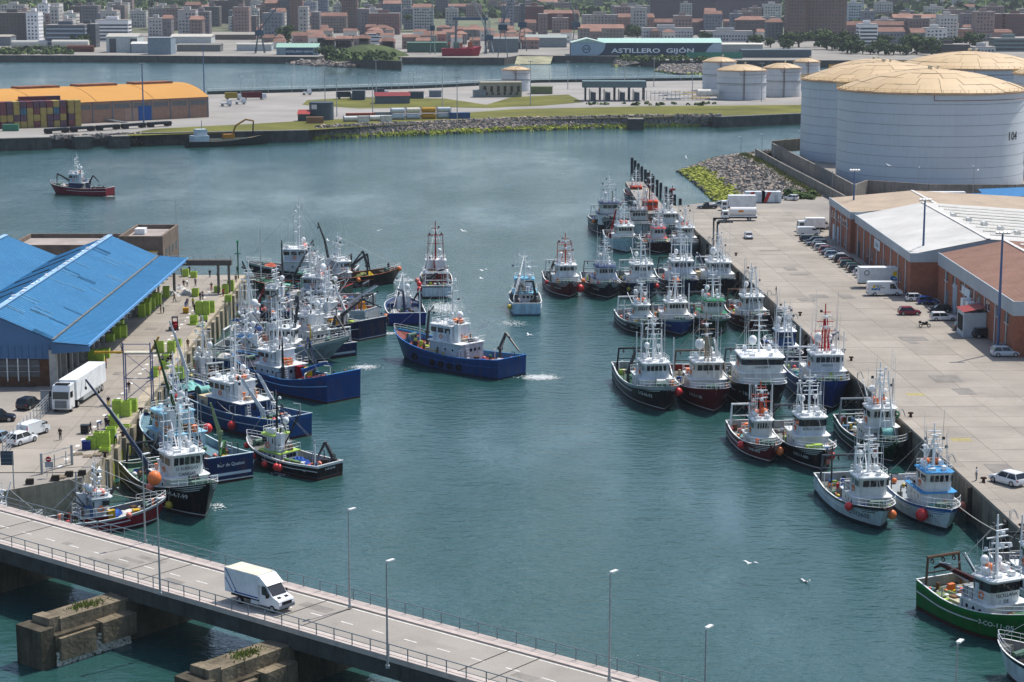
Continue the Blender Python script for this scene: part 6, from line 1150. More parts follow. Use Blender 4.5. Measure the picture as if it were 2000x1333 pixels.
# ================================================================== VEHICLES, PEOPLE, GEAR ON THE QUAYS
def CP(c):return M('car_'+c.lstrip('#'), c, rough=.22, var=.03, spec=.6)
TYREM = M('tyre', (.015, .015, .016), rough=.8, var=.2); RIM = M('wheel_rim', (.38, .39, .40), rough=.35, metal=.4, var=.1); HEAD = M('head_lamp', (.6, .62, .65), rough=.15, var=.05); TAIL = M('tail_lamp', (.4, .02, .02), rough=.3, var=.05); PLAST = M('black_plastic', (.02, .02, .022), rough=.6, var=.2)
_wm = {}
def wheel(par, x, y, r, w_=.22):
 k = (round(r, 2), round(w_, 2))
 if k not in _wm:
  b = MB(); b.tube((0, -w_/2, 0), (0, w_/2, 0), r, n=18); t = b.mesh('tyre', TYREM, 40); b = MB(); b.tube((0, -w_/2-.012, 0), (0, w_/2+.012, 0), r*.62, n=12); _wm[k] = (t, b.mesh('rim', RIM))
 o = link('wheel', _wm[k][0], par, (x, y, r)); link('rim', _wm[k][1], o)
def xsec(x, w_, zb, zt, r=.12): # rounded body section at x
 h = w_/2; return[(x, -h+r*.6, zb), (x, -h, zb+r), (x, -h, zt-r*1.6), (x, -h+r*.9, zt), (x, h-r*.9, zt), (x, h, zt-r*1.6), (x, h, zb+r), (x, h-r*.6, zb)]
CARK = {'hatch':(4.05, 1.76, 1.48), 'sedan':(4.5, 1.80, 1.44), 'suv':(4.5, 1.86, 1.66), 'estate':(4.6, 1.8, 1.5), 'pickup':(5.2, 1.86, 1.76)}
_cars = {}
def car(label, x, y, rz, col, kind='hatch', z=ZQ, group='cars parked on the quays'):
 L, W_, H_ = CARK[kind]; T = thing('parked_car', label, 'car', (x, y, z), rz, group)
 key = (kind, col)
 if key not in _cars:
  hb = .88 if kind!='suv' else .98; b = MB(); paint = CP(col)
  prof = [(-.5, .80, .42, hb-.18), (-.485, .93, .28, hb-.02), (-.40, 1, .22, hb+.04), (-.1, 1, .2, hb+.02), (.16, 1, .2, hb), (.36, .99, .22, hb-.10), (.46, .93, .26, hb-.2), (.497, .80, .36, hb-.32)]
  b.loft([xsec(u*L, w_*W_, zb, zt)for u, w_, zb, zt in prof]); body = b.mesh('body', paint, 35)
  r0, r1, f1, f0 = {'hatch':(-.46, -.38, .06, .24), 'sedan':(-.36, -.22, .06, .24), 'suv':(-.47, -.40, .06, .23), 'estate':(-.48, -.41, .05, .22), 'pickup':(-.10, -.07, .10, .22)}[kind]
  def gh(u, w_, z):h = w_*W_/2; return[(u*L, -h, z), (u*L, h, z)]
  def ring4(a, c, w_, z):h = w_*W_/2; return[(a*L, -h, z), (c*L, -h*.94, z), (c*L, h*.94, z), (a*L, h, z)]
  b = MB(); b.loft([ring4(r0, f0, .95, hb-.02), ring4(lerp(r0, r1, .92), lerp(f0, f1, .92), .80, H_-.07)]); gls = b.mesh('windows', glass())
  b = MB(); b.loft([ring4(lerp(r0, r1, .9), lerp(f0, f1, .9), .815, H_-.085), ring4(r1+.01, f1-.01, .74, H_)])
  hh = H_-.07
  for sy in(-1, 1): # pillars
   for(u0, u1)in((r0, lerp(r0, r1, .92)), (f0, lerp(f0, f1, .92)), ((r0+f0)/2-.02, (r1+f1)/2-.02)):b.tube((u0*L, sy*.955*W_/2*(.97 if u0==f0 else 1), hb-.02), (u1*L, sy*.81*W_/2*(.97 if u0==f0 else 1), hh), .05, n=4)
  roof = b.mesh('roof', paint); _cars[key] = (body, gls, roof)
 bo, gl_, ro = _cars[key]; link('body', bo, T); link('windows', gl_, T); link('roof', ro, T)
 for sx in(-.31, .31):
  for sy in(-1, 1):wheel(T, sx*L, sy*(W_/2-.1), .33 if kind not in('suv', 'pickup')else .37)
 for sy in(-1, 1):
  MB().box(L*.468, sy*W_*.36, .68, .2, .36, .14).build('headlight', HEAD, T); MB().box(-L*.485, sy*W_*.40, .80, .12, .22, .2).build('taillight', TAIL, T)
  MB().box(L*.13, sy*(W_/2+.06), 1.0, .14, .16, .12).build('mirror', CP(col), T)
 for sx in(-1, 1):MB().box(sx*L*.492, 0, .42, .06, W_*.7, .16).build('bumper', PLAST, T)
 if kind== 'pickup':MB().bx(-L*.49, -L*.11, -W_*.42, W_*.42, .86, .95).build('load_bed', PLAST, T)
 return T
def gcar(label, px, py, rz, col, kind='hatch', **k):p = G(px, py, ZQ); return car(label, p.x, p.y, rz, col, kind, **k)
# row of parked cars in front of the brick sheds (nose to the wall)
cols = [('#1c2530', 'navy', 'estate'), ('#14181c', 'black', 'suv'), ('#20262b', 'charcoal', 'estate'), ('#23282c', 'graphite', 'hatch'), ('#aeb5ba', 'silver', 'estate'), ('#7a2530', 'wine red', 'hatch'), ('#3f4a52', 'slate', 'sedan'), ('#7d95ad', 'pale blue', 'hatch'), ('#c3c8cc', 'light silver', 'sedan'), ('#161b22', 'blue black', 'suv'), ('#5a2a30', 'maroon', 'hatch'), ('#2f4a44', 'bottle green', 'estate'), ('#3c5a55', 'grey green', 'hatch'), ('#2a3338', 'dark grey', 'estate'), ('#b9c0c5', 'pearl grey', 'hatch'), ('#a9b3b9', 'metallic grey', 'sedan')]
a0, a1 = Vector((65.9, 447.5, 0)), Vector((69.2, 392.5, 0))
for i, (c, n, k)in enumerate(cols):
 p = a0.lerp(a1, i/(len(cols)-1)); car(f'{n} car in the parked row by the brick sheds, {("1st 2nd 3rd 4th 5th 6th 7th 8th 9th 10th 11th 12th 13th 14th 15th 16th").split()[i]} from the far end', p.x+1.6+random.uniform(-.25, .25), p.y, random.choice((0, 0, 0, pi))+random.uniform(-.03, .03), c, k)
 b = MB(); b.box(0, 0, 0, 4.8, .12, .012); tag(b.build('parking_line', white_line, quayR, loc=(p.x+1.4, p.y+1.8, ZQ+.02)))
gcar('white hatchback parked beside the blue car near the loading dock', 1790, 588, .05, '#d5d8da', 'hatch'); gcar('bright blue hatchback parked near the loading dock', 1812, 594, .05, '#1c3f86', 'hatch')
gcar('dark red hatchback standing alone in front of the brick warehouse', 1776, 615, .0, '#7a1a2c', 'hatch'); gcar('black hatchback behind the white one near the loading dock', 1835, 610, pi, '#191d22', 'hatch'); gcar('white estate car parked in front of the loading dock', 1842, 626, .03, '#d8dadb', 'estate')
gcar('dark car with red tail lights beside the loading dock', 1888, 645, .08, '#2c2a30', 'estate'); gcar('black hatchback facing the water left of the refrigerated trailer', 1897, 652, pi, '#15191d', 'hatch'); gcar('glossy black hatchback beside the refrigerated trailer', 1925, 660, .05, '#1b1a1c', 'suv')
gcar('dark silver car behind the silver off-roader at the right edge', 1962, 688, .05, '#7d858b', 'sedan'); gcar('silver off-roader parked near the right edge', 1963, 696, .05, '#b3bac2', 'suv')
gcar('white crossover with dark roof by the man standing on the quay', 1967, 945, radians(125), '#d5d9dc', 'suv'); gcar('light silver saloon driving alone along the far quay', 1462, 466, radians(-92), '#b5bbbf', 'sedan')
gcar('white car parked beside the striped cabins', 1545, 391, 2.6, '#d3d6d8', 'hatch'); gcar('black pickup parked at the far corner of the quay', 1381, 408, pi, '#15191e', 'pickup'); gcar('grey car half hidden by the white box lorry', 1404, 404, pi, '#9aa3a9', 'hatch')
gcar('white crossover parked behind the white van on the left quay', 43, 866, radians(63), '#d8dbdd', 'suv'); gcar('dark off-roader parked below the brick wall behind the fence', 57, 797, radians(74), '#1a1f28', 'suv'); gcar('black car cut off by the left edge beyond the fence', -2, 823, radians(10), '#15171b', 'suv'); gcar('light blue car behind the fence at the left edge', 2, 862, radians(60), '#8fa3b0', 'hatch')
# vans
def van(label, x, y, rz, L=5.9, W_=1.98, H_=2.5, col='#d8dbdc', text=None, z=ZQ, nm='van'):
 T = thing(nm, label, 'van', (x, y, z), rz); b = MB(); pr = [(-L/2, .35), (-L/2-.02, 1.0), (-L/2+.08, H_-.12), (-L/2+.3, H_), (L*.20, H_), (L*.27, H_-.1), (L*.385, 1.28), (L*.48, 1.02), (L*.5, .75), (L*.5, .35)]
 rg = []
 for f, in_ in((-1, .10), (-.92, 0), (.92, 0), (1, .10)):
  rg.append([(x_*(1-in_*.02), f*W_/2*(1-(0.10 if z_>H_*.6 else 0)*(abs(f)>.99)), z_+(in_*.3 if z_<.5 else-in_*.3 if z_>H_*.9 else 0))for x_, z_ in pr])
 b.loft(rg); b.build('body', CP(col), T, smooth=30)
 MB().box(L*.335, 0, (H_+1.2)/2+.02, .06, W_*.82, (H_-1.45)*1.05, ry=-math.atan2(L*.115, H_-1.38)).build('windscreen', glass(), T)
 for sy in(-1, 1):
  MB().extr([(L*.13, 1.35), (L*.33, 1.35), (L*.245, H_-.35), (L*.13, H_-.35)], sy*(W_/2-.02), sy*(W_/2+.012)).build('side_window', glass(), T)
  MB().box(L*.475, sy*W_*.38, .95, .18, .3, .22).build('headlight', HEAD, T); MB().box(-L/2-.01, sy*W_*.46, 1.3, .06, .12, .6).build('taillight', TAIL, T)
  for sx in(-.30, .33):wheel(T, sx*L, sy*(W_/2-.1), .36)
  MB().box(L*.30, sy*(W_/2+.14), 1.5, .12, .22, .3).build('mirror', PLAST, T)
 for sx in(-1, .98):MB().box(sx*L/2, 0, .49, .08, W_*.9, .2).build('bumper', PLAST, T)
 return T
def gvan(label, px, py, rz, **k):p = G(px, py, ZQ); return van(label, p.x, p.y, rz, **k)
gvan('white small van parked behind the white crossover on the left quay', 66, 850, radians(65), L=4.6, W_=1.85, H_=1.9)
V = gvan('white panel van with a sun and wave logo in front of the lettered trailer', 1727, 577, .02, L=6.6, H_=2.65)
gvan('white van with dark lettering at the far end of the parked car row', 1579, 460, .03, L=5.2, H_=2.0); gvan('white van behind the small box lorry by the brick shed', 1601, 448, .03, L=5.2, H_=2.1)
def logo(par, u0, z0, s, y, sgn, dx):
 """yellow sun over blue waves with two lettered lines, painted on a side panel facing -y"""
 b = MB(); b.add([(u0+cos(a)*.55*s, y, z0+.55*s+sin(a)*.55*s)for a in[i*pi/10 for i in range(20)]], [tuple(range(20))]); b.build('sun_mark', P('#d9b31f', .5, 0), par)
 for k, (c, o)in enumerate((('#2a7fc0', .05), ('#174a86', -.32))):
  b = MB(); n = 12; top = [(u0-.9*s+i*3.2*s/n, y-.004*(k+1), z0+o*s+sin(i*1.1+k)*.16*s)for i in range(n+1)]; bot = [(p[0], p[1], z0+(o-.34)*s+sin(i*.9+k)*.08*s)for i, p in enumerate(top)]
  b.add(top+bot, [(i, n+1+i, n+2+i, i+1)for i in range(n)]); b.build('wave_mark', P(c, .5, 0), par)
 lettering('Cetárea', .85*s, lambda u, v:Vector((u0+1.6*s+u, y-.012, z0+.75*s+v)), P('#23303f', .5, 0), par); lettering('Tazones', .85*s, lambda u, v:Vector((u0+2.6*s+u, y-.012, z0+.05*s+v)), P('#23303f', .5, 0), par)
logo(V, -2.2, 1.45, .5, -1.005, 1, 0)
# lorries
def box_lorry(label, x, y, rz, L=8.0, W_=2.45, H_=3.6, z=ZQ, col='#d8dada', text=None):
 T = thing('box_lorry', label, 'lorry', (x, y, z), rz); cabL = 1.9; BX = MB().bx(-L/2, L/2-cabL-.1, -W_/2, W_/2, 1.0, H_).build('cargo_box', P(col, .4, .08), T)
 MB().bx(-L/2, L/2-.3, -.5, .5, .55, .98).build('chassis', PLAST, T)
 b = MB(); x0 = L/2-cabL; b.extr([(x0, .5), (L/2, .5), (L/2, 1.25), (L/2-.3, 2.45), (x0, 2.5)], -W_/2+.1, W_/2-.1); b.build('cab', CP(col), T)
 MB().box(L/2-.12, 0, 1.85, .06, W_*.8, .95, ry=-.25).build('windscreen', glass(), T)
 for sy in(-1, 1):
  MB().box(L/2-1.0, sy*(W_/2-.09), 1.8, 1.0, .05, .7).build('side_window', glass(), T); MB().box(L/2+.01, sy*.9, .85, .06, .3, .2).build('headlight', HEAD, T)
  for xx in(L/2-.95, -L*.28):wheel(T, xx, sy*(W_/2-.2), .45, .3)
 if text:lettering(text, .55, lambda u, v:Vector((-1+u, -W_/2-.012, H_-.9+v)), P('#4a5560'), BX)
 return T
p = G(1441, 411, ZQ); box_lorry('large white box lorry parked at the far end of the right quay', p.x, p.y, pi, L=9.0, H_=3.9)
p = G(1575, 452, ZQ); box_lorry('small white box lorry with dark lettering beside the brick shed corner', p.x+1, p.y, pi, L=6.5, H_=3.2, W_=2.2, text='ROIMAR')
p = G(1443, 431, ZQ); T = box_lorry('white fuel tanker lorry with an orange badge on the far quay', p.x, p.y, pi, L=8.8, H_=1.3)
MB().tube((-4.2, 0, 2.2), (2.2, 0, 2.2), 1.12, n=18).build('tank_vessel', CP('#d5d3cd'), T, smooth=40); b = MB(); b.box(-.4, 1.125, 2.4, 1.2, .02, .5); b.box(-.4, -1.125, 2.4, 1.2, .02, .5); b.build('badge', P('#c47a1c'), T)
# articulated lorry on the left quay
def artic(label, x, y, rz, z=ZQ, trl=13.4, cab=True):
 T = thing('articulated_lorry', label, 'lorry', (x, y, z), rz); W_ = 2.5
 MB().bx(-trl/2-1.6, trl/2-1.6, -W_/2, W_/2, 1.15, 4.0).build('trailer_box', P('#dcdfe0', .4, .06), T)
 MB().bx(-trl/2-1.6, trl/2-2, -.5, .5, .75, 1.12).build('chassis', PLAST, T)
 MB().bx(-trl/2-1.6+2.2, trl/2-4.5, -W_/2+.03, W_/2-.03, .5, 1.1).build('side_skirt', P('#a9adae', .5, .2), T)
 MB().box(trl/2-1.35, 0, 2.9, .5, 2.0, 1.6).build('cooling_unit', P('#c9cdce'), T)
 for k in range(3):
  for sy in(-1, 1):wheel(T, -trl/2+.2+k*1.3, sy*(W_/2-.18), .5, .34)
 x1 = trl/2-.6; b = MB(); b.loft([[(a, -W_/2+i_, zz)for a, zz in((x1, .5), (x1+2.2, .5), (x1+2.25, 1.9), (x1+2.1, 3.0), (x1+1.7, 3.75), (x1, 3.85))]for i_ in(0, .1, W_-.1, W_)]); b.build('cab', CP('#d8dadb'), T, smooth=25)
 MB().box(x1+2.2, 0, 2.42, .08, 2.2, 1.0, ry=-.14).build('windscreen', glass(), T); MB().box(x1+2.28, 0, 1.2, .06, 1.7, 1.1).build('grille', P('#8a8f92'), T)
 for k in range(4):MB().box(x1+2.32, 0, .85+k*.22, .03, 1.66, .05).build('grille_bar', PLAST, T)
 MB().box(x1+1.2, 0, 3.9, 1.0, 1.9, .12).build('roof_hatch', PLAST, T)
 for sy in(-1, 1):
  MB().box(x1+1.3, sy*(W_/2+.01), 2.45, 1.1, .04, .8).build('side_window', glass(), T); MB().box(x1+2.27, sy*.95, .85, .06, .4, .25).build('headlight', HEAD, T); MB().box(x1+2.0, sy*(W_/2+.25), 2.6, .12, .25, .8).build('mirror', PLAST, T)
  wheel(T, x1+1.2, sy*(W_/2-.18), .5, .34); wheel(T, x1-1.6, sy*(W_/2-.18), .5, .34)
 return T
a = G(121, 806, ZQ); c = G(193, 758, ZQ); dvec = (a-c).normalized(); mid = a-dvec*8.0; artic('white articulated lorry with refrigerated trailer beside the fish market hall', mid.x, mid.y, math.atan2(dvec.y, dvec.x))
def trailer(label, x, y, rz, L, W_=2.55, H_=4.0, z=ZQ, wheels=True):
 T = thing('trailer', label, 'trailer', (x, y, z), rz); BX = MB().bx(-L/2, L/2, -W_/2, W_/2, 1.05, H_).build('trailer_box', P('#d3d7d9', .4, .06), T); MB().bx(-L/2, L/2, -.5, .5, .7, 1.03).build('chassis', PLAST, T)
 MB().box(-L/2+.06, 0, (H_+1.05)/2, .1, W_+.04, H_-1.0).build('end_frame', P('#a9adb0'), T)
 for k in range(3):
  for sy in(-1, 1):wheel(T, (L/2-2-k*1.3), sy*(W_/2-.18), .5, .34)
 [MB().box(-L/2+2.2, q, .55, .15, .15, 1.0).build('landing_leg', galv, T)for q in(-.8, .8)]; return T, BX
p = G(1742, 563, ZQ); T, BX = trailer('white semi trailer lettered with a sun and wave logo between the brick warehouses', p.x+.3, p.y+1, .015, 13.4); logo(BX, .2, 2.2, 1.0, -1.285, 1, 0)
MB().ring((-5.3, -1.285, 3.0), .45, .07, (0, 1, 0), 14, 4).build('ring_mark', P('#39434c'), BX)
p = G(1978, 660, ZQ); T, BX = trailer('white refrigerated trailer with a phone number cut off by the right edge', p.x+1, p.y+1.2, .0, 7.0, H_=3.9); lettering('TF. 985 308 850', .42, lambda u, v:Vector((.2+u, -1.29, 3.2+v)), P('#a83a3a'), BX); MB().box(-3.8, 0, 2.7, .6, 1.9, 1.7).build('cooling_unit', P('#c9cdce'), T)
p = Vector((110, 515, 0)); T = thing('articulated_lorry', 'white articulated lorry with grey lettering passing below the big tank', 'lorry', (p.x, p.y, ZQ), pi); BX = MB().bx(-7.5, 5.5, -1.27, 1.27, 1.1, 4.0).build('trailer_box', P('#d5d8da', .4, .05), T); MB().extr([(6.0, .6), (8.0, .6), (8.0, 1.8), (7.6, 2.9), (6.0, 3.6)], -1.2, 1.2).build('cab', CP('#d8dada'), T); MB().box(7.85, 0, 2.2, .08, 2.0, .9, ry=-.3).build('windscreen', glass(), T)
for xx in(-6, -4.7, -3.4, 4.2, 7.0):
 for sy in(-1, 1):wheel(T, xx, sy*1.05, .5, .34)
lettering('Lábaro', .9, lambda u, v:Vector((-3.5-u, 1.285, 3.0+v)), P('#59636b'), BX); lettering('Cargo', .9, lambda u, v:Vector((-3.8-u, 1.285, 2.1+v)), P('#59636b'), BX)
# van based box truck on the bridge
p = G(508, 1182, ZB-.14); T = thing('box_truck', 'white box truck with blue side stripes driving over the bridge', 'truck', (p.x, p.y, ZB-.13), brz); W_ = 2.2; L = 7.2
BX = MB().bx(-L/2, L/2-2.7, -W_/2, W_/2, .95, 3.25).build('cargo_box', P('#d5d9de', .4, .08), T)
MB().bx(-L/2+.05, L/2-2.75, -W_/2+.03, W_/2-.03, 3.25, 3.28).build('box_roof', M('box_roof_cream', (.62, .58, .46), rough=.7, var=.2, scale=.8), BX)
b = MB(); b.loft([[(x_, y_, z_)for x_, z_ in((L/2-2.7, 2.35), (L/2-2.7, 3.2), (L/2-2.5, 3.2), (L/2-1.5, 2.45))]for y_ in(-W_/2+.05, W_/2-.05)]); b.build('wind_deflector', CP('#e2e4e5'), T)
b = MB(); pr = [(L/2-2.68, .5), (L/2-.02, .5), (L/2, .95), (L/2-.15, 1.25), (L/2-.95, 1.55), (L/2-1.75, 2.45), (L/2-2.68, 2.5)]; b.loft([[(x_, f*1.0*(1-(.12 if z_>2 else 0)), z_)for x_, z_ in pr]for f in(-.98, -.9, .9, .98)]); b.build('cab', CP('#dddfe1'), T, smooth=25)
MB().box(L/2-1.32, 0, 2.02, .06, 1.72, 1.18, ry=-.73).build('windscreen', glass(), T); MB().box(L/2-.0, 0, .98, .08, 1.2, .3).build('grille', PLAST, T); MB().box(L/2+.02, 0, .66, .1, 1.9, .28).build('bumper', P('#6d747a'), T)
for sy in(-1, 1):
 MB().extr([(L/2-2.3, 1.5), (L/2-1.25, 1.5), (L/2-1.85, 2.3), (L/2-2.3, 2.3)], sy*.97, sy*1.0).build('side_window', glass(), T); MB().box(L/2-.12, sy*.82, 1.02, .2, .3, .25).build('headlight', HEAD, T); MB().box(L/2-1.35, sy*1.2, 1.6, .15, .28, .42).build('mirror', PLAST, T)
 MB().box(L/2-.55, sy*.45, 1.425, .3, .4, .03, ry=.2).build('bonnet_vent', PLAST, T)
 for xx in(L/2-.95, -L*.24):wheel(T, xx, sy*(W_/2-.22), .36, .26)
stripe = P('#2a4a8c', .5, 0)
for(x0, x1, z0, z1)in((-L/2+.1, -L/2+1.6, 3.2, 1.1), (-L/2+.05, -L/2+1.0, 2.3, 1.1)):
 b = MB(); b.add([(x0, -W_/2-.012, z0), (x0+.14, -W_/2-.012, z0), (x1+.14, -W_/2-.012, z1), (x1, -W_/2-.012, z1)], [(0, 1, 2, 3)]); b.build('side_stripe', stripe, BX)
MB().box(-L/2+2.9, -W_/2-.012, 1.12, 3.2, .02, .12).build('side_stripe', stripe, BX); MB().bx(-L/2+.2, L/2-1.6, -.5, .5, .45, .93).build('chassis', PLAST, T); MB().box(L/2-3.2, -W_/2+.06, .62, 1.0, .1, .34).build('tool_box', P('#c9cdce'), T)
# motorcycle with rider parts
def motorbike(label, x, y, rz):
 T = thing('motorcycle', label, 'motorcycle', (x, y, ZQ), rz)
 for xx in(-.72, .72):MB().ring((xx, 0, .32), .26, .07, (0, 1, 0), 14, 6).build('wheel', TYREM, T)
 b = MB(); b.box(0, 0, .62, .9, .3, .34); b.box(-.35, 0, .86, .6, .28, .14); b.box(.3, 0, .92, .4, .3, .22); b.build('body', PLAST, T); b = MB(); b.tube((.7, 0, .35), (.45, 0, 1.05), .05); b.tube((.45, -.35, 1.1), (.45, .35, 1.1), .03); b.build('fork', galv, T); MB().box(-.85, 0, .95, .35, .45, .4).build('top_case', PLAST, T)
p = G(1806, 640, ZQ); motorbike('dark motorcycle parked alone on the right quay', p.x, p.y, .1); p = G(1818, 601, ZQ); motorbike('black scooter parked between the blue and the black car', p.x, p.y, .2)
# forklift
p = G(342, 645, ZQ); T = thing('forklift', 'red and black forklift driving along the left quay', 'forklift', (p.x, p.y, ZQ), radians(-80)); b = MB(); b.box(-.3, 0, .65, 1.9, 1.1, .7); b.box(-.95, 0, .95, .6, 1.1, .7); b.build('body', P('#9a1f22'), T); b = MB()
for sx in(-.9, .5):
 for sy in(-1, 1):b.tube((sx, sy*.5, .9), (sx*.9, sy*.48, 2.15), .05, n=4)
b.box(-.2, 0, 2.18, 1.5, 1.1, .08); b.build('cage', PLAST, T); b = MB()
for sy in(-1, 1):b.box(.85, sy*.4, 1.2, .12, .12, 2.3)
b.build('mast', PLAST, T)
for sy in(-1, 1):MB().box(1.5, sy*.3, .12, 1.2, .12, .06).build('fork', galv, T)
for sx in(-.8, .5):
 for sy in(-1, 1):wheel(T, sx, sy*.5, .28, .2)
# pallet truck (yellow)
p = G(363, 612, ZQ); T = thing('pallet_bin', 'yellow bin standing on the left quay near the forklift', 'bin', (p.x, p.y, ZQ), .1); b = MB(); b.bx(-.5, .5, -.4, .4, .12, .9); b.bx(-.55, .55, -.45, .45, .9, .98); b.build('tub', P('#b98a14'), T); MB().bx(-.5, .5, -.4, .4, 0, .1).build('feet', PLAST, T)
# ---- lime fish bins: stacks of trays -----------------------------------------------------
tray = None
def tray_mesh(w_, d, h):
 b = MB(); t = .05; b.bx(-w_/2, w_/2, -d/2, d/2, 0, .05)
 for a in((-w_/2, w_/2, -d/2, -d/2+t), (-w_/2, w_/2, d/2-t, d/2), (-w_/2, -w_/2+t, -d/2+t, d/2-t), (w_/2-t, w_/2, -d/2+t, d/2-t)):b.bx(*a, .05, h-.03)
 for a in((-w_/2-.03, w_/2+.03, -d/2-.03, -d/2+t), (-w_/2-.03, w_/2+.03, d/2-t, d/2+.03), (-w_/2-.03, -w_/2+t, -d/2+t, d/2-t), (w_/2-t, w_/2+.03, -d/2+t, d/2-t)):b.bx(*a, h-.1, h-.012)
 return b.mesh('tray', LIME)
TR = tray_mesh(1.2, 1.05, .30)
binlab = {}
def bins(px, py, n, where, rz=None):
 p = G(px, py, ZQ); T = thing('bin_stack', f'{"one two three four five six seven eight nine ten".split()[n - 1]} lime fish trays stacked {where}', 'fish trays', (p.x, p.y+.5, ZQ+.004), random.uniform(-.08, .08)if rz is None else rz, 'lime fish tray stacks')
 for k in range(n):o = link('tray', TR, T, (random.uniform(-.02, .02), random.uniform(-.02, .02), k*.30), random.uniform(-.02, .02))
BN = [(228, 812, 7, 'left one of the tall group by the quay edge'), (246, 815, 7, 'middle one of the tall group by the quay edge'), (258, 806, 6, 'at the back of the tall group by the quay edge'), (221, 838, 6, 'standing alone next to two workers'), (243, 836, 1, 'flat on the ground by the quay edge'), (178, 878, 5, 'beside the dark blue bin at the near group'), (192, 877, 7, 'second in the near group on the left quay'), (204, 877, 7, 'third in the near group on the left quay'), (216, 868, 7, 'right end of the near group on the left quay'), (204, 884, 2, 'in front of the near group on the left quay'),
(351, 741, 6, 'hanging place beside the long blue trawler bow'), (312, 690, 6, 'left of the pair behind the blue scaffold gate'), (334, 690, 6, 'right of the pair behind the blue scaffold gate'), (346, 678, 4, 'behind the pair near the scaffold gate'), (322, 705, 3, 'in front of the pair near the scaffold gate'), (322, 722, 4, 'near the workers in orange by the quay edge'), (303, 726, 2, 'low, by the orange clad worker'), (300, 738, 3, 'lowest by the blue leg of the scaffold gate'),
(388, 616, 8, 'left of the large block at mid quay'), (402, 616, 8, 'centre of the large block at mid quay'), (412, 612, 7, 'right of the large block at mid quay'), (378, 634, 5, 'behind the low trays at mid quay'), (392, 640, 2, 'low, beside the quay edge at mid quay'), (398, 628, 3, 'below the large block at mid quay'), (376, 636, 1, 'flat beside the standing trays at mid quay'), (381, 580, 5, 'amid the crew near the far end'), (424, 572, 4, 'by the quay edge under the far gantry'), (440, 575, 6, 'left of the far corner under the gantry'), (450, 570, 7, 'at the far corner of the left quay'), (445, 590, 4, 'front of the far corner group'), (362, 541, 5, 'beside the harbour building at the quay end'), (378, 543, 4, 'second beside the harbour building at the quay end'),
(180, 706, 6, 'in the canopy shade, nearest the white lorry'), (195, 706, 6, 'in the canopy shade, second from the white lorry'), (206, 700, 5, 'in the canopy shade behind the white lorry'), (215, 668, 4, 'in the canopy shade, low one at the third bay'), (228, 662, 7, 'in the canopy shade, left of the long group'), (240, 660, 7, 'in the canopy shade, right of the long group'), (234, 650, 7, 'in the canopy shade, back of the long group'), (276, 620, 8, 'in the canopy shade, tall group left'), (286, 616, 8, 'in the canopy shade, tall group right'), (288, 608, 8, 'in the canopy shade, tall group back'), (296, 605, 7, 'in the canopy shade past the tall group'), (302, 598, 8, 'under the canopy beyond the tall group'), (308, 596, 7, 'under the canopy near its far end'), (324, 582, 7, 'at the far end of the canopy')]
for a in BN:bins(*a)
# dark blue bins and pallets
for px, py, c, s in((168, 880, '#1a2c6e', 'dark blue plastic bin beside the near lime trays'), (165, 848, '#20262c', 'black wheeled bin held by a worker')):
 p = G(px, py, ZQ); T = thing('plastic_bin', s, 'bin', (p.x, p.y+.4, ZQ)); MB().bx(-.5, .5, -.45, .45, .1, 1.1).build('tub', P(c), T); MB().bx(-.55, .55, -.5, .5, 1.1, 1.16).build('lid', P(c), T)
pal = MB()
for yy in(-.5, -.17, .17, .5):pal.box(0, yy, .12, 1.2, .2, .03)
for xx in(-.5, 0, .5):pal.box(xx, 0, .055, .12, 1.1, .1)
palm = pal.mesh('pallet', M('pallet_wood', (.26, .21, .15), rough=.9, var=.3, scale=2, rand=.2))
for i, (px, py, s)in enumerate([(152, 888, 'left of the near tray group'), (172, 892, 'in front of the near tray group'), (190, 889, 'between the near trays and the gate'), (240, 840, 'flat beside the lone tray stack'), (110, 935, 'under the no entry gate'), (120, 932, 'leaning timber spot by the gate'), (345, 675, 'by the far tray pair'), (398, 602, 'near the mid quay crew')]):
 p = G(px, py, ZQ); o = link('pallet', palm, None, (p.x, p.y, ZQ+.004), random.uniform(-.4, .4)); tag(o, 'wooden pallet lying on the left quay '+s, 'pallet', 'wooden pallets on the left quay')
# white net sacks
for px, py, s in((326, 572, 'nearest the harbour building'), (350, 566, 'middle of the white heap'), (365, 574, 'beside the crew'), (340, 578, 'front of the white heap')):
 p = G(px, py, ZQ); o = lump('net_heap', (0, 0, 0), 1.3, 1.0, .9, NETC['white'], None, random.Random(px)); o.location = (p.x, p.y, ZQ); tag(o, 'heap of white netting on the left quay, '+s, 'net heap', 'white net heaps on the left quay')
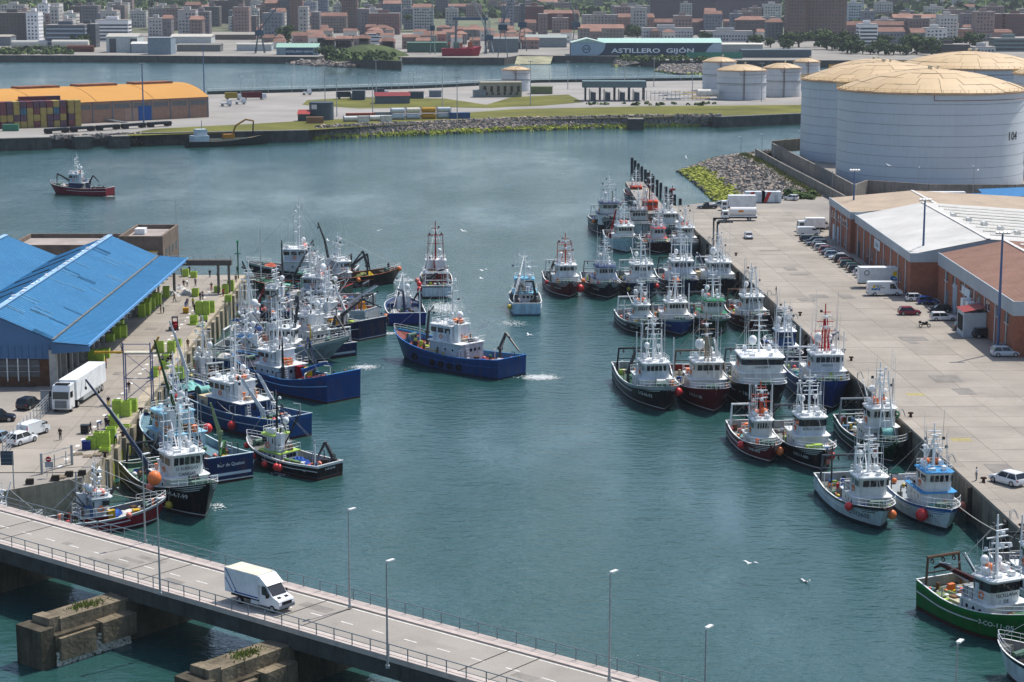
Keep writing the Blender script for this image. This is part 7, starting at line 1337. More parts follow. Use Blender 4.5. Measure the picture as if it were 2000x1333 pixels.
# ---- people -------------------------------------------------------------------------------
SKIN = M('skin', (.38, .22, .15), rough=.6, var=.08); HAIR = M('hair', (.03, .022, .018), rough=.8, var=.2); SHOE = M('shoe', (.02, .02, .02), rough=.7)
def person_mesh(pose):
 J = {'pel':(0, 0, .93), 'che':(0.02, 0, 1.28), 'nek':(.03, 0, 1.47), 'hd0':(.04, 0, 1.58), 'hd1':(.05, 0, 1.72),
'lh':(0, .10, .90), 'lk':(.03, .11, .50), 'la':(0, .11, .10), 'lt':(.16, .12, .05), 'rh':(0, -.10, .90), 'rk':(.03, -.11, .50), 'ra':(0, -.11, .10), 'rt':(.16, -.12, .05),
'ls':(.02, .19, 1.42), 'le':(.0, .25, 1.13), 'lw':(.10, .25, .90), 'lf':(.13, .25, .80), 'rs':(.02, -.19, 1.42), 're':(.0, -.25, 1.13), 'rw':(.10, -.25, .90), 'rf':(.13, -.25, .80)}
 if pose== 'walk':J.update(lk=(.22, .1, .52), la=(.20, .1, .12), lt=(.36, .1, .08), rk=(-.08, -.1, .5), ra=(-.32, -.1, .14), rt=(-.18, -.1, .06), lw=(-.1, .26, .92), lf=(-.12, .26, .82), rw=(.25, -.24, .98), rf=(.32, -.24, .92))
 if pose== 'work':J.update(le=(.1, .27, 1.16), lw=(.34, .2, 1.1), lf=(.43, .18, 1.1), re=(.1, -.27, 1.16), rw=(.34, -.18, 1.05), rf=(.43, -.16, 1.05))
 if pose== 'bend':J.update(che=(.28, 0, 1.12), nek=(.42, 0, 1.2), hd0=(.52, 0, 1.22), hd1=(.62, 0, 1.16), ls=(.36, .18, 1.15), le=(.42, .22, .88), lw=(.5, .18, .66), lf=(.52, .17, .56), rs=(.36, -.18, 1.15), re=(.42, -.22, .88), rw=(.5, -.18, .66), rf=(.52, -.17, .56))
 R = dict(pel=.155, che=.165, nek=.06, hd0=.095, hd1=.085, lh=.1, lk=.075, la=.05, lt=.045, rh=.1, rk=.075, ra=.05, rt=.045, ls=.08, le=.052, lw=.038, lf=.03, rs=.08, re=.052, rw=.038, rf=.03)
 E_ = [('pel', 'che', 1), ('che', 'nek', 1), ('nek', 'hd0', 2), ('hd0', 'hd1', 3), ('pel', 'lh', 0), ('lh', 'lk', 0), ('lk', 'la', 0), ('la', 'lt', 4), ('pel', 'rh', 0), ('rh', 'rk', 0), ('rk', 'ra', 0), ('ra', 'rt', 4), ('che', 'ls', 1), ('ls', 'le', 1), ('le', 'lw', 2), ('lw', 'lf', 2), ('che', 'rs', 1), ('rs', 're', 1), ('re', 'rw', 2), ('rw', 'rf', 2)]
 ks = list(J); me = bpy.data.meshes.new('person'); me.from_pydata([J[k]for k in ks], [(ks.index(a), ks.index(c))for a, c, _ in E_], [])
 ob = bpy.data.objects.new('person', me); sk = ob.modifiers.new('s', 'SKIN'); ob.modifiers.new('d', 'SUBSURF').levels = 1
 for i, k in enumerate(ks):d = me.skin_vertices[0].data[i]; d.radius = (R[k], R[k]*(1 if k not in('che', 'pel')else .72)); d.use_root = (k=='pel')
 out = evaluated(ob); bpy.data.objects.remove(ob)
 for m in(None, None, SKIN, HAIR, SHOE):out.materials.append(m)
 seg = [(Vector(J[a]), Vector(J[c]), r)for a, c, r in E_]
 for f in out.polygons:
  c = f.center; best = min(seg, key=lambda s:(c-(s[0]+(s[1]-s[0])*max(0, min(1, (c-s[0]).dot(s[1]-s[0])/(s[1]-s[0]).length_squared)))).length)
  r = best[2]
  if r== 3 and(c.x>J['hd0'][0]+.03 and c.z<J['hd1'][2]-.0):r = 2
  f.material_index = r; f.use_smooth = True
 return out
PM = {k:person_mesh(k)for k in('stand', 'walk', 'work', 'bend')}
CL = {'black':(.015, .015, .017), 'navy':(.02, .03, .07), 'white':(.62, .62, .6), 'orange':(.6, .16, .03), 'yellow':(.62, .45, .03), 'grey':(.2, .2, .21), 'red':(.4, .04, .04), 'blue':(.05, .12, .33), 'hi-vis':(.5, .65, .06), 'olive':(.1, .1, .05), 'maroon':(.18, .03, .04), 'brown':(.14, .08, .05)}
def person(px, py, pose, shirt, trou, rz, tail, zz=ZQ, pos=None):
 p = pos if pos is not None else G(px, py, zz); vb = {'stand':'standing', 'walk':'walking', 'work':'working', 'bend':'bending'}[pose]
 o = link('person', PM[pose], None, (p.x, p.y, zz if pos is None else p.z), rz); s = random.uniform(.97, 1.06); o.scale = (s, s, s)
 for i, c in((0, trou), (1, shirt)):o.material_slots[i].link = 'OBJECT'; o.material_slots[i].material = M('cloth_'+c, CL[c], rough=.9, var=.15, scale=4)
 return tag(o, f'person in {shirt} and {trou} {vb} {tail}', 'person', 'people on the quays and boats')
PL = [(118, 860, 'stand', 'black', 'black', -1.8, 'alone in front of the white van'), (212, 797, 'stand', 'black', 'yellow', -1.0, 'below the crane hook near the tall trays'), (177, 848, 'walk', 'black', 'black', .5, 'pulling the wheeled bin'), (191, 840, 'bend', 'blue', 'grey', 0, 'beside the wheeled bin'), (207, 838, 'stand', 'navy', 'black', 1, 'left of the lone tray stack, farther one'), (211, 842, 'stand', 'black', 'navy', 2, 'left of the lone tray stack, nearer one'), (226, 868, 'bend', 'blue', 'black', 2, 'at the quay edge beside the near trays'), (1907, 940, 'stand', 'white', 'grey', 2.6, 'on the right quay beside the white crossover'),
(207, 720, 'stand', 'orange', 'black', 0, 'in the canopy shade near the white lorry'), (238, 690, 'walk', 'white', 'black', 1, 'at the shade edge by the scaffold gate'), (312, 712, 'work', 'white', 'grey', -1, 'behind the scaffold gate'), (318, 714, 'work', 'grey', 'black', 2, 'beside the man in white behind the gate'), (329, 716, 'stand', 'black', 'black', 1.2, 'left of the two dark figures by the trays'), (334, 712, 'stand', 'black', 'navy', 1.8, 'right of the two dark figures by the trays'), (311, 734, 'bend', 'orange', 'orange', 1.4, 'next to the scaffold gate leg'), (252, 768, 'stand', 'black', 'grey', -1, 'inside the left leg of the scaffold gate'), (296, 744, 'stand', 'blue', 'blue', 1, 'inside the right leg of the scaffold gate'),
(367, 682, 'stand', 'brown', 'maroon', 2, 'at the quay edge by the light blue nets'), (314, 612, 'stand', 'black', 'black', 0, 'at the canopy edge, left of two'), (320, 612, 'stand', 'white', 'black', 3, 'at the canopy edge, right of two'), (341, 591, 'walk', 'brown', 'black', 2.7, 'crossing the middle of the far quay'), (362, 602, 'bend', 'navy', 'blue', 1, 'above the yellow bin'), (366, 600, 'stand', 'navy', 'navy', -1, 'beside the yellow bin'), (377, 600, 'stand', 'hi-vis', 'black', 1, 'beside the large tray block'), (391, 588, 'stand', 'navy', 'black', 1, 'left of two behind the large tray block'), (396, 586, 'work', 'grey', 'navy', -2, 'right of two behind the large tray block'), (392, 632, 'stand', 'white', 'grey', 0, 'among the low trays at mid quay'), (380, 612, 'stand', 'black', 'black', 1, 'at the left side of the large tray block'), (359, 563, 'stand', 'black', 'brown', 2, 'left of the crew near the white heap'), (366, 561, 'bend', 'white', 'grey', 2, 'by the white net heap'), (382, 560, 'stand', 'grey', 'black', -2, 'alone above the far trays'), (413, 569, 'work', 'brown', 'red', 2, 'at the far quay edge'), (436, 580, 'stand', 'red', 'maroon', 1, 'in red under the far gantry'), (354, 539, 'stand', 'navy', 'black', 0, 'left of the two trays at the quay end'), (370, 536, 'stand', 'black', 'black', 1, 'between the two trays at the quay end'), (410, 543, 'stand', 'black', 'navy', 2, 'near the end of the quay, alone'), (426, 547, 'stand', 'black', 'black', 2, 'left of the gantry leg at the quay end'), (464, 537, 'stand', 'black', 'black', 2, 'at the very corner of the quay end'), (461, 553, 'walk', 'brown', 'black', 2, 'on the quay edge near the end corner'), (1516, 576, 'work', 'black', 'black', 3, 'on the right quay edge near the boats')]
for a in PL:person(*a)
def crew(short, t, yf, pose, shirt, trou, tail, rz=0):
 for s in BOATS:
  if s['short']== short:
   T, h, Mx, zt, dz = s['_']; z = dz(t); p = Mx@Vector((h.X(t, z), yf*h.half(t, z), z)); return person(0, 0, pose, shirt, trou, rz, tail, pos=p)
crew('large blue trawler mid dock', .66, .8, 'stand', 'brown', 'black', 'beside the cream boxes of the large blue trawler', 2); crew('large blue trawler mid dock', .53, .85, 'work', 'olive', 'olive', 'at the rail of the large blue trawler', 2); crew('large blue trawler mid dock', .50, .7, 'bend', 'black', 'yellow', 'amid gear on the large blue trawler', 1); crew('large blue trawler mid dock', .78, .5, 'stand', 'hi-vis', 'navy', 'on the foredeck of the large blue trawler', 1)
crew('black boat with folded cranes', .88, .1, 'stand', 'navy', 'black', 'at the bow of the black boat with folded cranes', 1); crew('black boat with folded cranes', .86, -.3, 'bend', 'black', 'navy', 'on the foredeck of the black boat with folded cranes', 1); crew('lone red boat in the outer basin', .08, .5, 'stand', 'black', 'navy', 'at the stern of the lone red boat', 1); crew('navy boat with light blue wheelhouse', .42, -.2, 'work', 'orange', 'black', 'on deck of the navy boat with light blue wheelhouse', 1); crew('navy boat with light blue wheelhouse', .38, -.1, 'stand', 'maroon', 'navy', 'behind the light blue wheelhouse', 1); crew('white boat with red mast', .14, .4, 'work', 'hi-vis', 'grey', 'at the stern of the white boat with red mast', 1); crew('blue boat with purple nets', .1, -.15, 'work', 'brown', 'black', 'between purple nets on the blue boat', -1); crew('pale blue boat sailing away', .1, .6, 'stand', 'navy', 'navy', 'at the stern of the pale blue boat', -1)
# ================================================================== STREET FURNITURE
polem = M('pole_grey', (.30, .32, .33), rough=.5, metal=.2, var=.15); bluepole = M('pole_blue', (.05, .10, .22), rough=.5, var=.15)
lampw = M('lamp_head', (.6, .61, .6), rough=.4, var=.05)
def lamp_post(label, x, y, z, hgt, az, arm=1.0):
 T = thing('street_lamp', label, 'lamp post', (x, y, z), 0, 'lamp posts'); MB().tube((0, 0, 0), (0, 0, hgt), .11, .055, 8).build('pole', polem, T); MB().box(0, 0, .12, .32, .32, .24).build('base', polem, T)
 d = Vector((cos(az), sin(az), 0)); b = MB(); b.tube((0, 0, hgt), tuple(d*.25+Vector((0, 0, hgt+.05))), .05, n=5); b.box(d.x*.5, d.y*.5, hgt+.08, .85, .34, .11, rz=az); b.build('lamp_head', lampw, T); return T
# near bridge: far side and near side lamps
sf = []
for px, py, far, s in((284, 1060, 1, 'far side of the bridge at left'), (683, 1187, 1, 'far side of the bridge behind the truck'), (1190, 1330, 1, 'far side of the bridge at right'), (313, 1162, 0, 'near side of the bridge at left'), (757, 1305, 0, 'near side of the bridge right of the truck')):
 p = G(px, py, ZB); az = math.atan2(bn.y, bn.x)if far else math.atan2(-bn.y, -bn.x); lamp_post('slim grey street lamp on the '+s, p.x, p.y, ZB, 9.3, az+(pi if far else 0))
for s_, tt, lab in((lerp(0, 1, 0), 0, ''),):pass
d1 = (G(1190, 1330, ZB)-bA).dot(bd)-(G(683, 1187, ZB)-bA).dot(bd)
s1 = (G(1190, 1330, ZB)-bA).dot(bd)+d1; lamp_post('lamp head of a bridge lamp rising at the lower right', *br(s1, .3, ZB)[:2], ZB, 9.3, 1.0)
s2 = (G(757, 1305, ZB)-bA).dot(bd)+((G(757, 1305, ZB)-bA).dot(bd)-(G(313, 1162, ZB)-bA).dot(bd)); lamp_post('lamp head of a bridge lamp rising from below the lower edge', *br(s2, BW-.3, ZB)[:2], ZB, 9.3, 1.0)
# tall blue floodlight masts of the right quay
for px, py, ph, s in((1665, 470, 335, 'farthest, beside the cream shed'), (1800, 572, 393, 'middle one beside the lettered trailer'), (1948, 690, 458, 'nearest, beside the loading dock')):
 p = G(px, py, ZQ); top = at(px, ph, p.y); T = thing('floodlight_mast', 'tall blue floodlight mast on the right quay, '+s, 'light mast', (p.x, p.y, ZQ), 0, 'floodlight masts'); hh = top.z-ZQ
 MB().tube((0, 0, 0), (0, 0, hh), .28, .16, 8).build('mast', bluepole, T); MB().box(0, 0, hh+.1, 2.2, .25, .15).build('crossbar', polem, T)
 for k in range(4):MB().box(-.9+k*.6, -.3, hh+.3, .45, .4, .3, rx=.5).build('floodlight', lampw, T)
# tall masts on the peninsula
ml = [(281, 247, 124, 1, 'blue, in front of the orange warehouse'), (399, 185, 88, 1, 'blue, behind the orange warehouse end'), (658, 228, 156, 0, 'beside the round dark tank'), (728, 222, 148, 0, 'above the rust red container'), (635, 200, 130, 0, 'left of the trucks on the peninsula'), (735, 190, 118, 0, 'between the truck and the red roofed shed'), (864, 212, 135, 0, 'above the mustard tank containers'), (893, 233, 152, 0, 'above the blue container'), (1036, 206, 120, 0, 'right of the beige office'), (1220, 172, 120, 0, 'behind the loading canopy'), (1352, 195, 120, 0, 'left of the small tanks'), (1452, 193, 135, 0, 'in front of the front small tank'), (1487, 199, 124, 0, 'right of the front small tank'), (1277, 170, 115, 0, 'on the far edge right of the canopy'), (1109, 175, 120, 0, 'behind the olive shed')]
for px, py, ph, bl, s in ml:
 p = G(px, py, ZP); top = at(px, ph, p.y); hh = top.z-ZP; T = thing('floodlight_mast', 'tall thin light mast '+s, 'light mast', (p.x, p.y, ZP), 0, 'light masts on the peninsula'); MB().tube((0, 0, 0), (0, 0, hh), .34 if bl else .22, .2 if bl else .12, 6).build('mast', bluepole if bl else polem, T); MB().box(0, 0, hh, 2.4, .5, .3).build('lamp_bar', polem, T)
# street lamps along the far side of the peninsula
fl = [(470, 184), (493, 184), (524, 183), (570, 182), (594, 182), (625, 181), (687, 180), (720, 178), (765, 176), (779, 176), (799, 175), (808, 175), (852, 173), (928, 169), (960, 167), (1073, 163), (1125, 162), (1154, 162), (1247, 160), (1330, 159), (1380, 158)]
for i, (px, py)in enumerate(fl):
 p = G(px, py, ZP); T = thing('street_lamp', nth(i)+' thin street lamp from the left along the far peninsula road', 'lamp post', (p.x, p.y, ZP), 0, 'row of thin lamps along the peninsula road'); MB().tube((0, 0, 0), (0, 0, 9), .12, .07, 5).build('pole', polem, T); MB().box(.5, 0, 9, 1.0, .3, .14).build('lamp_head', lampw, T)
# parapet fence of the peninsula road
T = thing('parapet', 'long dark green parapet with railing behind the peninsula road', 'railing')
pp = [Vector((*fp(*q), 0))for q in((405, 185), (600, 180), (830, 173), (1050, 162), (1400, 157), (1560, 153))]
for a, c in zip(pp[:-1], pp[1:]):
 d = c-a; rz = math.atan2(d.y, d.x); b = MB(); b.box(0, 0, 0, d.length, .5, 1.6); m = (a+c)/2; b.build('parapet_wall', P('#2f3d3c', .8, .3), T, loc=(m.x, m.y, ZP+.8), rz=rz)
 MB().tube((a.x, a.y, ZP+2.9), (c.x, c.y, ZP+2.9), .08, n=4).build('rail', polem, T); n = int(d.length/4)
 for i in range(n):q = a+d*(i/n); MB().tube((q.x, q.y, ZP+1.6), (q.x, q.y, ZP+2.9), .06, n=4).build('rail_post', polem, T)
# small lamps and cabins behind the rock slope
for px, py, ph, s in((1447, 304, 268, 'at the rock corner'), (1488, 305, 262, 'blue one beside the bund walls'), (1510, 318, 275, 'between the bund walls'), (1625, 374, 335, 'in the bund lane, left'), (1793, 385, 328, 'in front of tank 104'), (1900, 390, 325, 'double armed, by the blue canopies'), (1558, 290, 256, 'at the end of the tan wall')):
 p = G(px, py, ZQ); hh = at(px, ph, p.y).z-ZQ; lamp_post('slim lamp '+s, p.x, p.y, ZQ, hh, random.uniform(0, 6))
for k, (px, s)in enumerate(((1475, 'left'), (1507, 'right'))):
 p = G(px, 396.5, ZQ); T = thing('portable_cabin', f'white portable cabin with red diagonal stripes, {s} of the two beside the rocks', 'cabin', (p.x, p.y+1.3, ZQ)); MB().bx(-2.6, 2.6, -1.25, 1.25, .1, 2.9).build('shell', P('#c5ccd0'), T); b = MB(); b.add([(-2.2, -1.262, .15), (-1.2, -1.262, .15), (-.1, -1.262, 2.85), (-1.1, -1.262, 2.85)], [(0, 1, 2, 3)]); b.build('stripe', P('#a8322c'), T); MB().bx(.8, 1.7, -1.27, -1.24, .2, 2.2).build('door', P('#aab3b8'), T)
# fuel arms on the right quay
for k, (px, py, s)in enumerate(((1393, 492, 'farther'), (1400, 500, 'nearer'))):
 p = G(px, py, ZQ); T = thing('fuel_arm', f'dark bent fuel pipe arm, {s} of the pair at the quay edge', 'pipe', (p.x, p.y, ZQ)); MB().box(0, 0, 3.6, .34, .34, 7.2).build('column', P('#343b3e'), T); b = MB(); b.box(1.6, 0, 7.3, 3.5, .3, .34); b.box(.25, 0, 7.05, .5, .3, .5, ry=.6); b.build('arm', P('#343b3e'), T)
# steel piles
for k, (px, py, ph)in enumerate([(1234, 341, 309), (1240, 346, 314), (1246.5, 352, 320), (1253, 359, 326), (1260, 366, 332), (1266, 371, 338), (1275, 377, 344.5), (1283, 384, 352), (1290.5, 387, 358), (1300, 395, 365.5), (1309, 404, 373), (1317, 409, 381), (1328, 412, 389)]):
 p = G(px, py, 0); hh = at(px, ph, p.y).z; T = thing('mooring_pile', f'dark steel mooring pile, {"1st 2nd 3rd 4th 5th 6th 7th 8th 9th 10th 11th 12th 13th".split()[k]} from the outer end of the row', 'pile', (p.x, p.y, 0), 0, 'row of mooring piles'); MB().box(0, 0, hh/2-2, .85, .85, hh+4).build('shaft', M('pile_steel', (.035, .036, .04), rough=.7, var=.4, scale=1.5, streak=.4), T); MB().box(0, 0, hh+.06, .95, .95, .12).build('cap', P('#3a3d40'), T)
# port-side markers
p = G(1313, 398, 3); T = thing('beacon', 'small red harbour beacon at the end of the quay', 'beacon', (p.x, p.y, 3.4)); MB().tube((0, 0, 0), (0, 0, 4.5), .1, n=6).build('post', P('#8a1a1c'), T); MB().box(0, 0, 3.4, 1.6, .2, .5).build('topmark', P('#a81f20'), T)
p = G(457, 548, ZQ); T = thing('beacon', 'green harbour beacon at the far corner of the left quay', 'beacon', (p.x+.6, p.y+2, ZQ)); MB().tube((0, 0, 0), (0, 0, 7.2), .13, n=6).build('post', P('#1f5a44'), T); MB().tube((0, 0, 5.0), (0, 0, 5.15), .6, n=8).build('platform', P('#1f5a44'), T); MB().tube((0, 0, 7.2), (0, 0, 7.7), .22, n=8).build('lantern', P('#2a8a5c'), T)
# conveyor gantry at the quay end
T = thing('gantry', 'grey overhead gantry bridging the far end of the left quay', 'gantry'); MB().bx(-64.5, -53.0, 372.2, 373.8, 9.9, 10.9).build('bridge_box', P('#59544f', .7, .3), T)
for xx in(-64, -55.6, -53.6):
 for yy in(372.4, 373.6):MB().bx(xx-.15, xx+.15, yy-.12, yy+.12, ZQ, 9.9).build('leg', P('#6a655f'), T)
b = MB()
for i in range(9):b.tube((-64.3+i*1.4, 372.3, 10.9), (-64.3+i*1.4, 372.3, 11.8), .04, n=4)
b.tube((-64.3, 372.3, 11.8), (-53, 372.3, 11.8), .04, n=4); b.build('railing', polem, T)
# blue scaffold gate with yellow barrier
p = G(272, 785, ZQ); T = thing('scaffold_gate', 'blue steel scaffold portal with platform and yellow arm on the left quay', 'scaffold', (p.x, p.y, ZQ)); bl = P('#4a5a86', .5, .2); ww = 1.9; hh = 7.2
for sx in(-1, 1):
 for sy in(-.7, .7):MB().tube((sx*ww, sy, 0), (sx*ww, sy, hh+(1.4 if sy<0 else 0)), .09, n=6).build('leg', bl, T); MB().box(sx*ww, sy, .05, .4, .4, .1).build('foot', PLAST, T)
for z0, z1 in((.3, 3.4), (3.6, 6.8)):
 MB().tube((-ww, -.7, z0), (ww, -.7, z1), .05, n=4).build('brace', bl, T); MB().tube((ww, .7, z0), (-ww, .7, z1), .04, n=4).build('brace', bl, T)
for zz in(3.5, 7.0, 8.4):MB().tube((-ww, -.7, zz), (ww, -.7, zz), .06, n=5).build('ledger', bl, T)
MB().box(0, 0, 7.15, 2*ww+.2, 1.5, .1).build('platform', P('#b9b3a0'), T); MB().box(-3.9, -.4, 7.2, 4.2, .25, .28).build('barrier_arm', P('#b98f22'), T); MB().tube((ww, -.2, 7.2), (ww+1.2, -.2, 9.4), .16, n=5).build('raised_arm', P('#a8842a'), T)
# fence on the left quay
fa, fc = G(6, 893, ZQ), G(97, 800, ZQ); T = thing('steel_fence', 'grey steel rail fence dividing the left quay car park', 'fence'); n = 14; d = fc-fa
for i in range(n+1):q = fa+d*(i/n); MB().bx(q.x-.05, q.x+.05, q.y-.05, q.y+.05, ZQ, ZQ+2.3).build('post', galv, T)
for zz in(.25, .65, 1.05, 1.45, 1.85, 2.2):MB().tube((fa.x, fa.y, ZQ+zz), (fc.x, fc.y, ZQ+zz), .035, n=4).build('rail', galv, T)
MB().bx(fc.x-1.2, fc.x+.6, fc.y-.05, fc.y+.05, ZQ, ZQ+2.7).build('gate_panel', P('#8a9094'), T)
# barred gate with no entry sign
ga, gc = G(82, 925, ZQ), G(141, 908, ZQ); T = thing('barred_gate', 'open grey barred gate with a no entry sign near the bridge', 'gate'); d = gc-ga
for f in(0, 1):q = ga+d*f; MB().bx(q.x-.14, q.x+.14, q.y-.14, q.y+.14, ZQ, ZQ+2.5).build('post', polem, T)
for zz in(.4, 1.3, 2.3):MB().tube(tuple(ga+Vector((0, 0, zz-0))), tuple(gc+Vector((0, 0, zz))), .06, n=5).build('bar', polem, T)
for f in(.42, .8):q = ga+d*f; MB().tube((q.x, q.y, ZQ+.2), (q.x, q.y, ZQ+1.9), .06, n=5).build('upright', polem, T)
q = G(97, 932, ZQ); T = thing('no_entry_sign', 'round red no entry sign above a grey plate beside the barred gate', 'sign', (q.x, q.y, ZQ))
for xx in(-.3, .35):MB().tube((xx, 0, 0), (xx, 0, 1.5), .04, n=5).build('post', galv, T)
MB().box(0, -.05, 1.55, 1.0, .05, .7).build('plate', P('#9aa2a6'), T); MB().tube((-.05, -.12, 2.2), (-.05, -.06, 2.2), .34, n=18).build('disc', P('#a81c22', .5, 0), T); MB().box(-.05, -.13, 2.2, .46, .03, .12).build('bar', P('#e2e2e2', .5, 0), T)
q = G(24, 955, ZQ); T = thing('road_sign', 'large dark traffic sign seen from behind beside the bridge at left', 'sign', (q.x, q.y, ZQ)); MB().tube((.2, 0, 0), (.2, 0, 4.4), .07, n=6).build('post', polem, T); MB().box(-.45, 0, 3.7, 1.5, .06, 1.7).build('panel', P('#3d4a57'), T)
for zz in(3.2, 3.7, 4.2):MB().box(-.45, -.05, zz, 1.5, .05, .06).build('stiffener', P('#6a757c'), T)
q = G(1742, 805, ZQ); T = thing('notice_board', 'tall dark notice panel on two posts on the right quay edge', 'sign', (q.x, q.y, ZQ), 1.2)
for xx in(-.25, .25):MB().tube((xx, 0, 0), (xx, 0, 4.6), .05, n=5).build('post', polem, T)
MB().box(0, 0, 3.6, .8, .08, 2.2).build('panel', P('#3f4a52'), T)
# sheared concrete blocks near the bridge
for i, (px, py, s)in enumerate([(58, 945, 'leftmost'), (108, 938, 'below the barred gate'), (135, 930, 'rightmost'), (160, 928, 'at the quay corner')]):
 q = G(px, py, ZQ); o = thing('timber_block', f'short dark timber block on the near quay edge, {s}', 'block', (q.x, q.y, ZQ), .2, 'timber blocks on the near quay edge'); MB().box(0, 0, .2, 1.0, .5, .38).build('sleeper', M('old_timber', (.05, .042, .032)), o); MB().box(.05, 0, .5, .9, .45, .2).build('sleeper', M('old_timber', (.05, .042, .032)), o)
# blue parking canopies
for k, (px, py, s)in enumerate(((1965, 398, 'upper'), (1945, 408, 'lower'))):
 p = G(px, py, ZQ); T = thing('car_canopy', f'blue sloping car park canopy, {s} one below the tanks', 'canopy', (p.x, p.y, ZQ)); b = MB(); b.add([(-7, -2.5, 3.0), (9, -2.5, 3.6), (9, 2.5, 4.2), (-7, 2.5, 3.6)], [(0, 1, 2, 3)]); b.build('roof', P('#2f6f9f', .5, .1), T)
 for xx in(-6, -1, 4, 8):MB().tube((xx, 0, 0), (xx, 0, 3.5), .1, n=5).build('post', galv, T)
# rail wagons on the peninsula
for i in range(5):
 a = G(88+i*50, 262.5-i*3.2, ZP); c = G(132+i*50, 259.5-i*3.2, ZP); d = c-a; T = thing('flat_wagon', f'dark flat rail wagon, {ordn[i]} from the left on the peninsula siding', 'wagon', ((a.x+c.x)/2, (a.y+c.y)/2+.8, ZP), math.atan2(d.y, d.x), 'flat rail wagons'); L_ = d.length
 MB().box(0, 0, 1.2, L_, 2.6, .5).build('frame', P('#23282b'), T); MB().box(0, 0, 1.7, L_*.96, 2.4, .6).build('load', P('#2d3438'), T)
 for sx in(-.38, .38):MB().box(sx*L_, 0, .55, 2.2, 2.2, .8).build('bogie', PLAST, T)
# trucks on the peninsula
for px, py, c, L_, s in((456, 196, '#8a7a2a', 8, 'mustard trailer truck by the orange warehouse'), (496, 195, '#5a1f24', 12, 'maroon container truck by the orange warehouse'), (470, 204, '#c9ced2', 5, 'white tractor unit without a trailer near the warehouse'), (442, 208, '#aab3b8', 5, 'pale tractor unit left of the white one'), (675, 194, '#2f3a42', 9, 'dark truck parked left of the flat shed'), (745, 188, '#39424a', 7, 'grey truck parked behind the red roofed shed'), (600, 186, '#d0d4d6', 4.5, 'white van on the peninsula road')):
 p = G(px, py, ZP); T = thing('parked_truck', s, 'truck', (p.x, p.y, ZP), .3, 'trucks on the peninsula'); MB().bx(-L_/2, L_/2-2.2, -1.2, 1.2, 1.0, 3.7 if L_>6 else 1.5).build('load', P(c), T); MB().extr([(L_/2-2.1, .6), (L_/2, .6), (L_/2, 1.6), (L_/2-.4, 2.9), (L_/2-2.1, 2.9)], -1.15, 1.15).build('cab', P('#c9ced2'), T); MB().box(L_/2-.15, 0, 2.2, .08, 1.9, .8, ry=-.3).build('windscreen', glass(), T)
 for xx in(-L_*.35, L_*.3):
  for sy in(-1, 1):wheel(T, xx, sy*1.0, .5, .3)
# hopper barge with excavator at the far wharf
a, c = G(365, 288, 0), G(532, 281, 0); d = c-a; L_ = d.length; T = thing('hopper_barge', 'long dark hopper barge with white stern house moored at the far wharf', 'barge', tuple((a+c)/2+Vector((0, 0, 0))), math.atan2(d.y, d.x))
h = Hull(L_, 7.5, 4.6, 2.0, 2.2, 2.0, 2.4, .8); b = MB(); rg = [[h.p(t, z, 1)for z in(2, 1, .3, -.8)]if 0 else[h.p(t, h.sheer(t)*f, 1)for f in(1, .6, .2, -.2)]+[h.p(t, h.sheer(t)*f, -1)for f in(-.2, .2, .6, 1)]for t in TS]; b.loft(rg, close=False, cap0=True, cap1=False); b.build('hull', P('#1d2b2a', .6, .3), T)
b = MB(); D = [t for t in TS if t<.99]; b.add([p_ for t in D for p_ in(h.p(t, h.sheer(t)-.5, 1, -.05), h.p(t, h.sheer(t)-.5, -1, -.05))], [(2*i, 2*i+1, 2*i+3, 2*i+2)for i in range(len(D)-1)]); b.build('deck', P('#6a5f4f', .8, .3), T)
b = MB(); b.bx(-L_/2+2, -L_/2+8, -2.8, 2.8, 1.6, 4.2); b.bx(-L_/2+3.5, -L_/2+7.5, -2, 2, 4.2, 6.6); b.build('stern_house', P('#b9c3c9'), T); MB().tube((-L_/2+6, 0, 6.6), (-L_/2+6, 0, 10), .2, .1, 6).build('mast', P('#8a959c'), T)
for k in range(3):MB().bx(-L_/2+7.52, -L_/2+7.56, -1.6+k*1.1, -.8+k*1.1, 5.2, 6.1).build('window_pane', glass(), T)
for sy in(-1.8, 1.8):MB().bx(-L_/2+9, L_/2-6, sy-.15, sy+.15, 2.0, 2.7).build('coaming', P('#8f9384'), T)
e = T.matrix_basis@Vector((1.0, .0, 2.0)); EX = thing('excavator', 'mustard long reach excavator standing on the hopper barge', 'excavator', e, math.atan2(d.y, d.x)); MB().box(-1.5, 0, 1.6, 4.2, 2.6, 1.5).build('body', P('#a8741c'), EX); MB().box(-1.5, 0, .4, 4.4, 2.6, .7).build('track_base', PLAST, EX); MB().path([(0, 0, 2), (1.5, 0, 5.5), (5.5, 0, 7.6), (8.6, 0, 7.0)], .35, 6).build('boom', P('#8a6a24'), EX); MB().tube((8.6, 0, 7.0), (8.2, 0, 1.2), .25, n=6).build('dipper', P('#23282b'), EX)
# loose ramp on the peninsula
p = G(212, 240, ZP); T = thing('loading_ramp', 'grey steel loading ramp lying in front of the orange warehouse', 'ramp', (p.x, p.y+2, ZP), -.35); b = MB(); b.add([(-8, -1, 2.2), (8, -1, .2), (8, 1, .2), (-8, 1, 2.2), (-8, -1, 1.2), (8, -1, 0), (8, 1, 0), (-8, 1, 1.2)], [(0, 1, 2, 3), (7, 6, 5, 4), (0, 4, 5, 1), (2, 6, 7, 3), (1, 5, 6, 2), (0, 3, 7, 4)]); b.build('deck', P('#6f7579'), T)
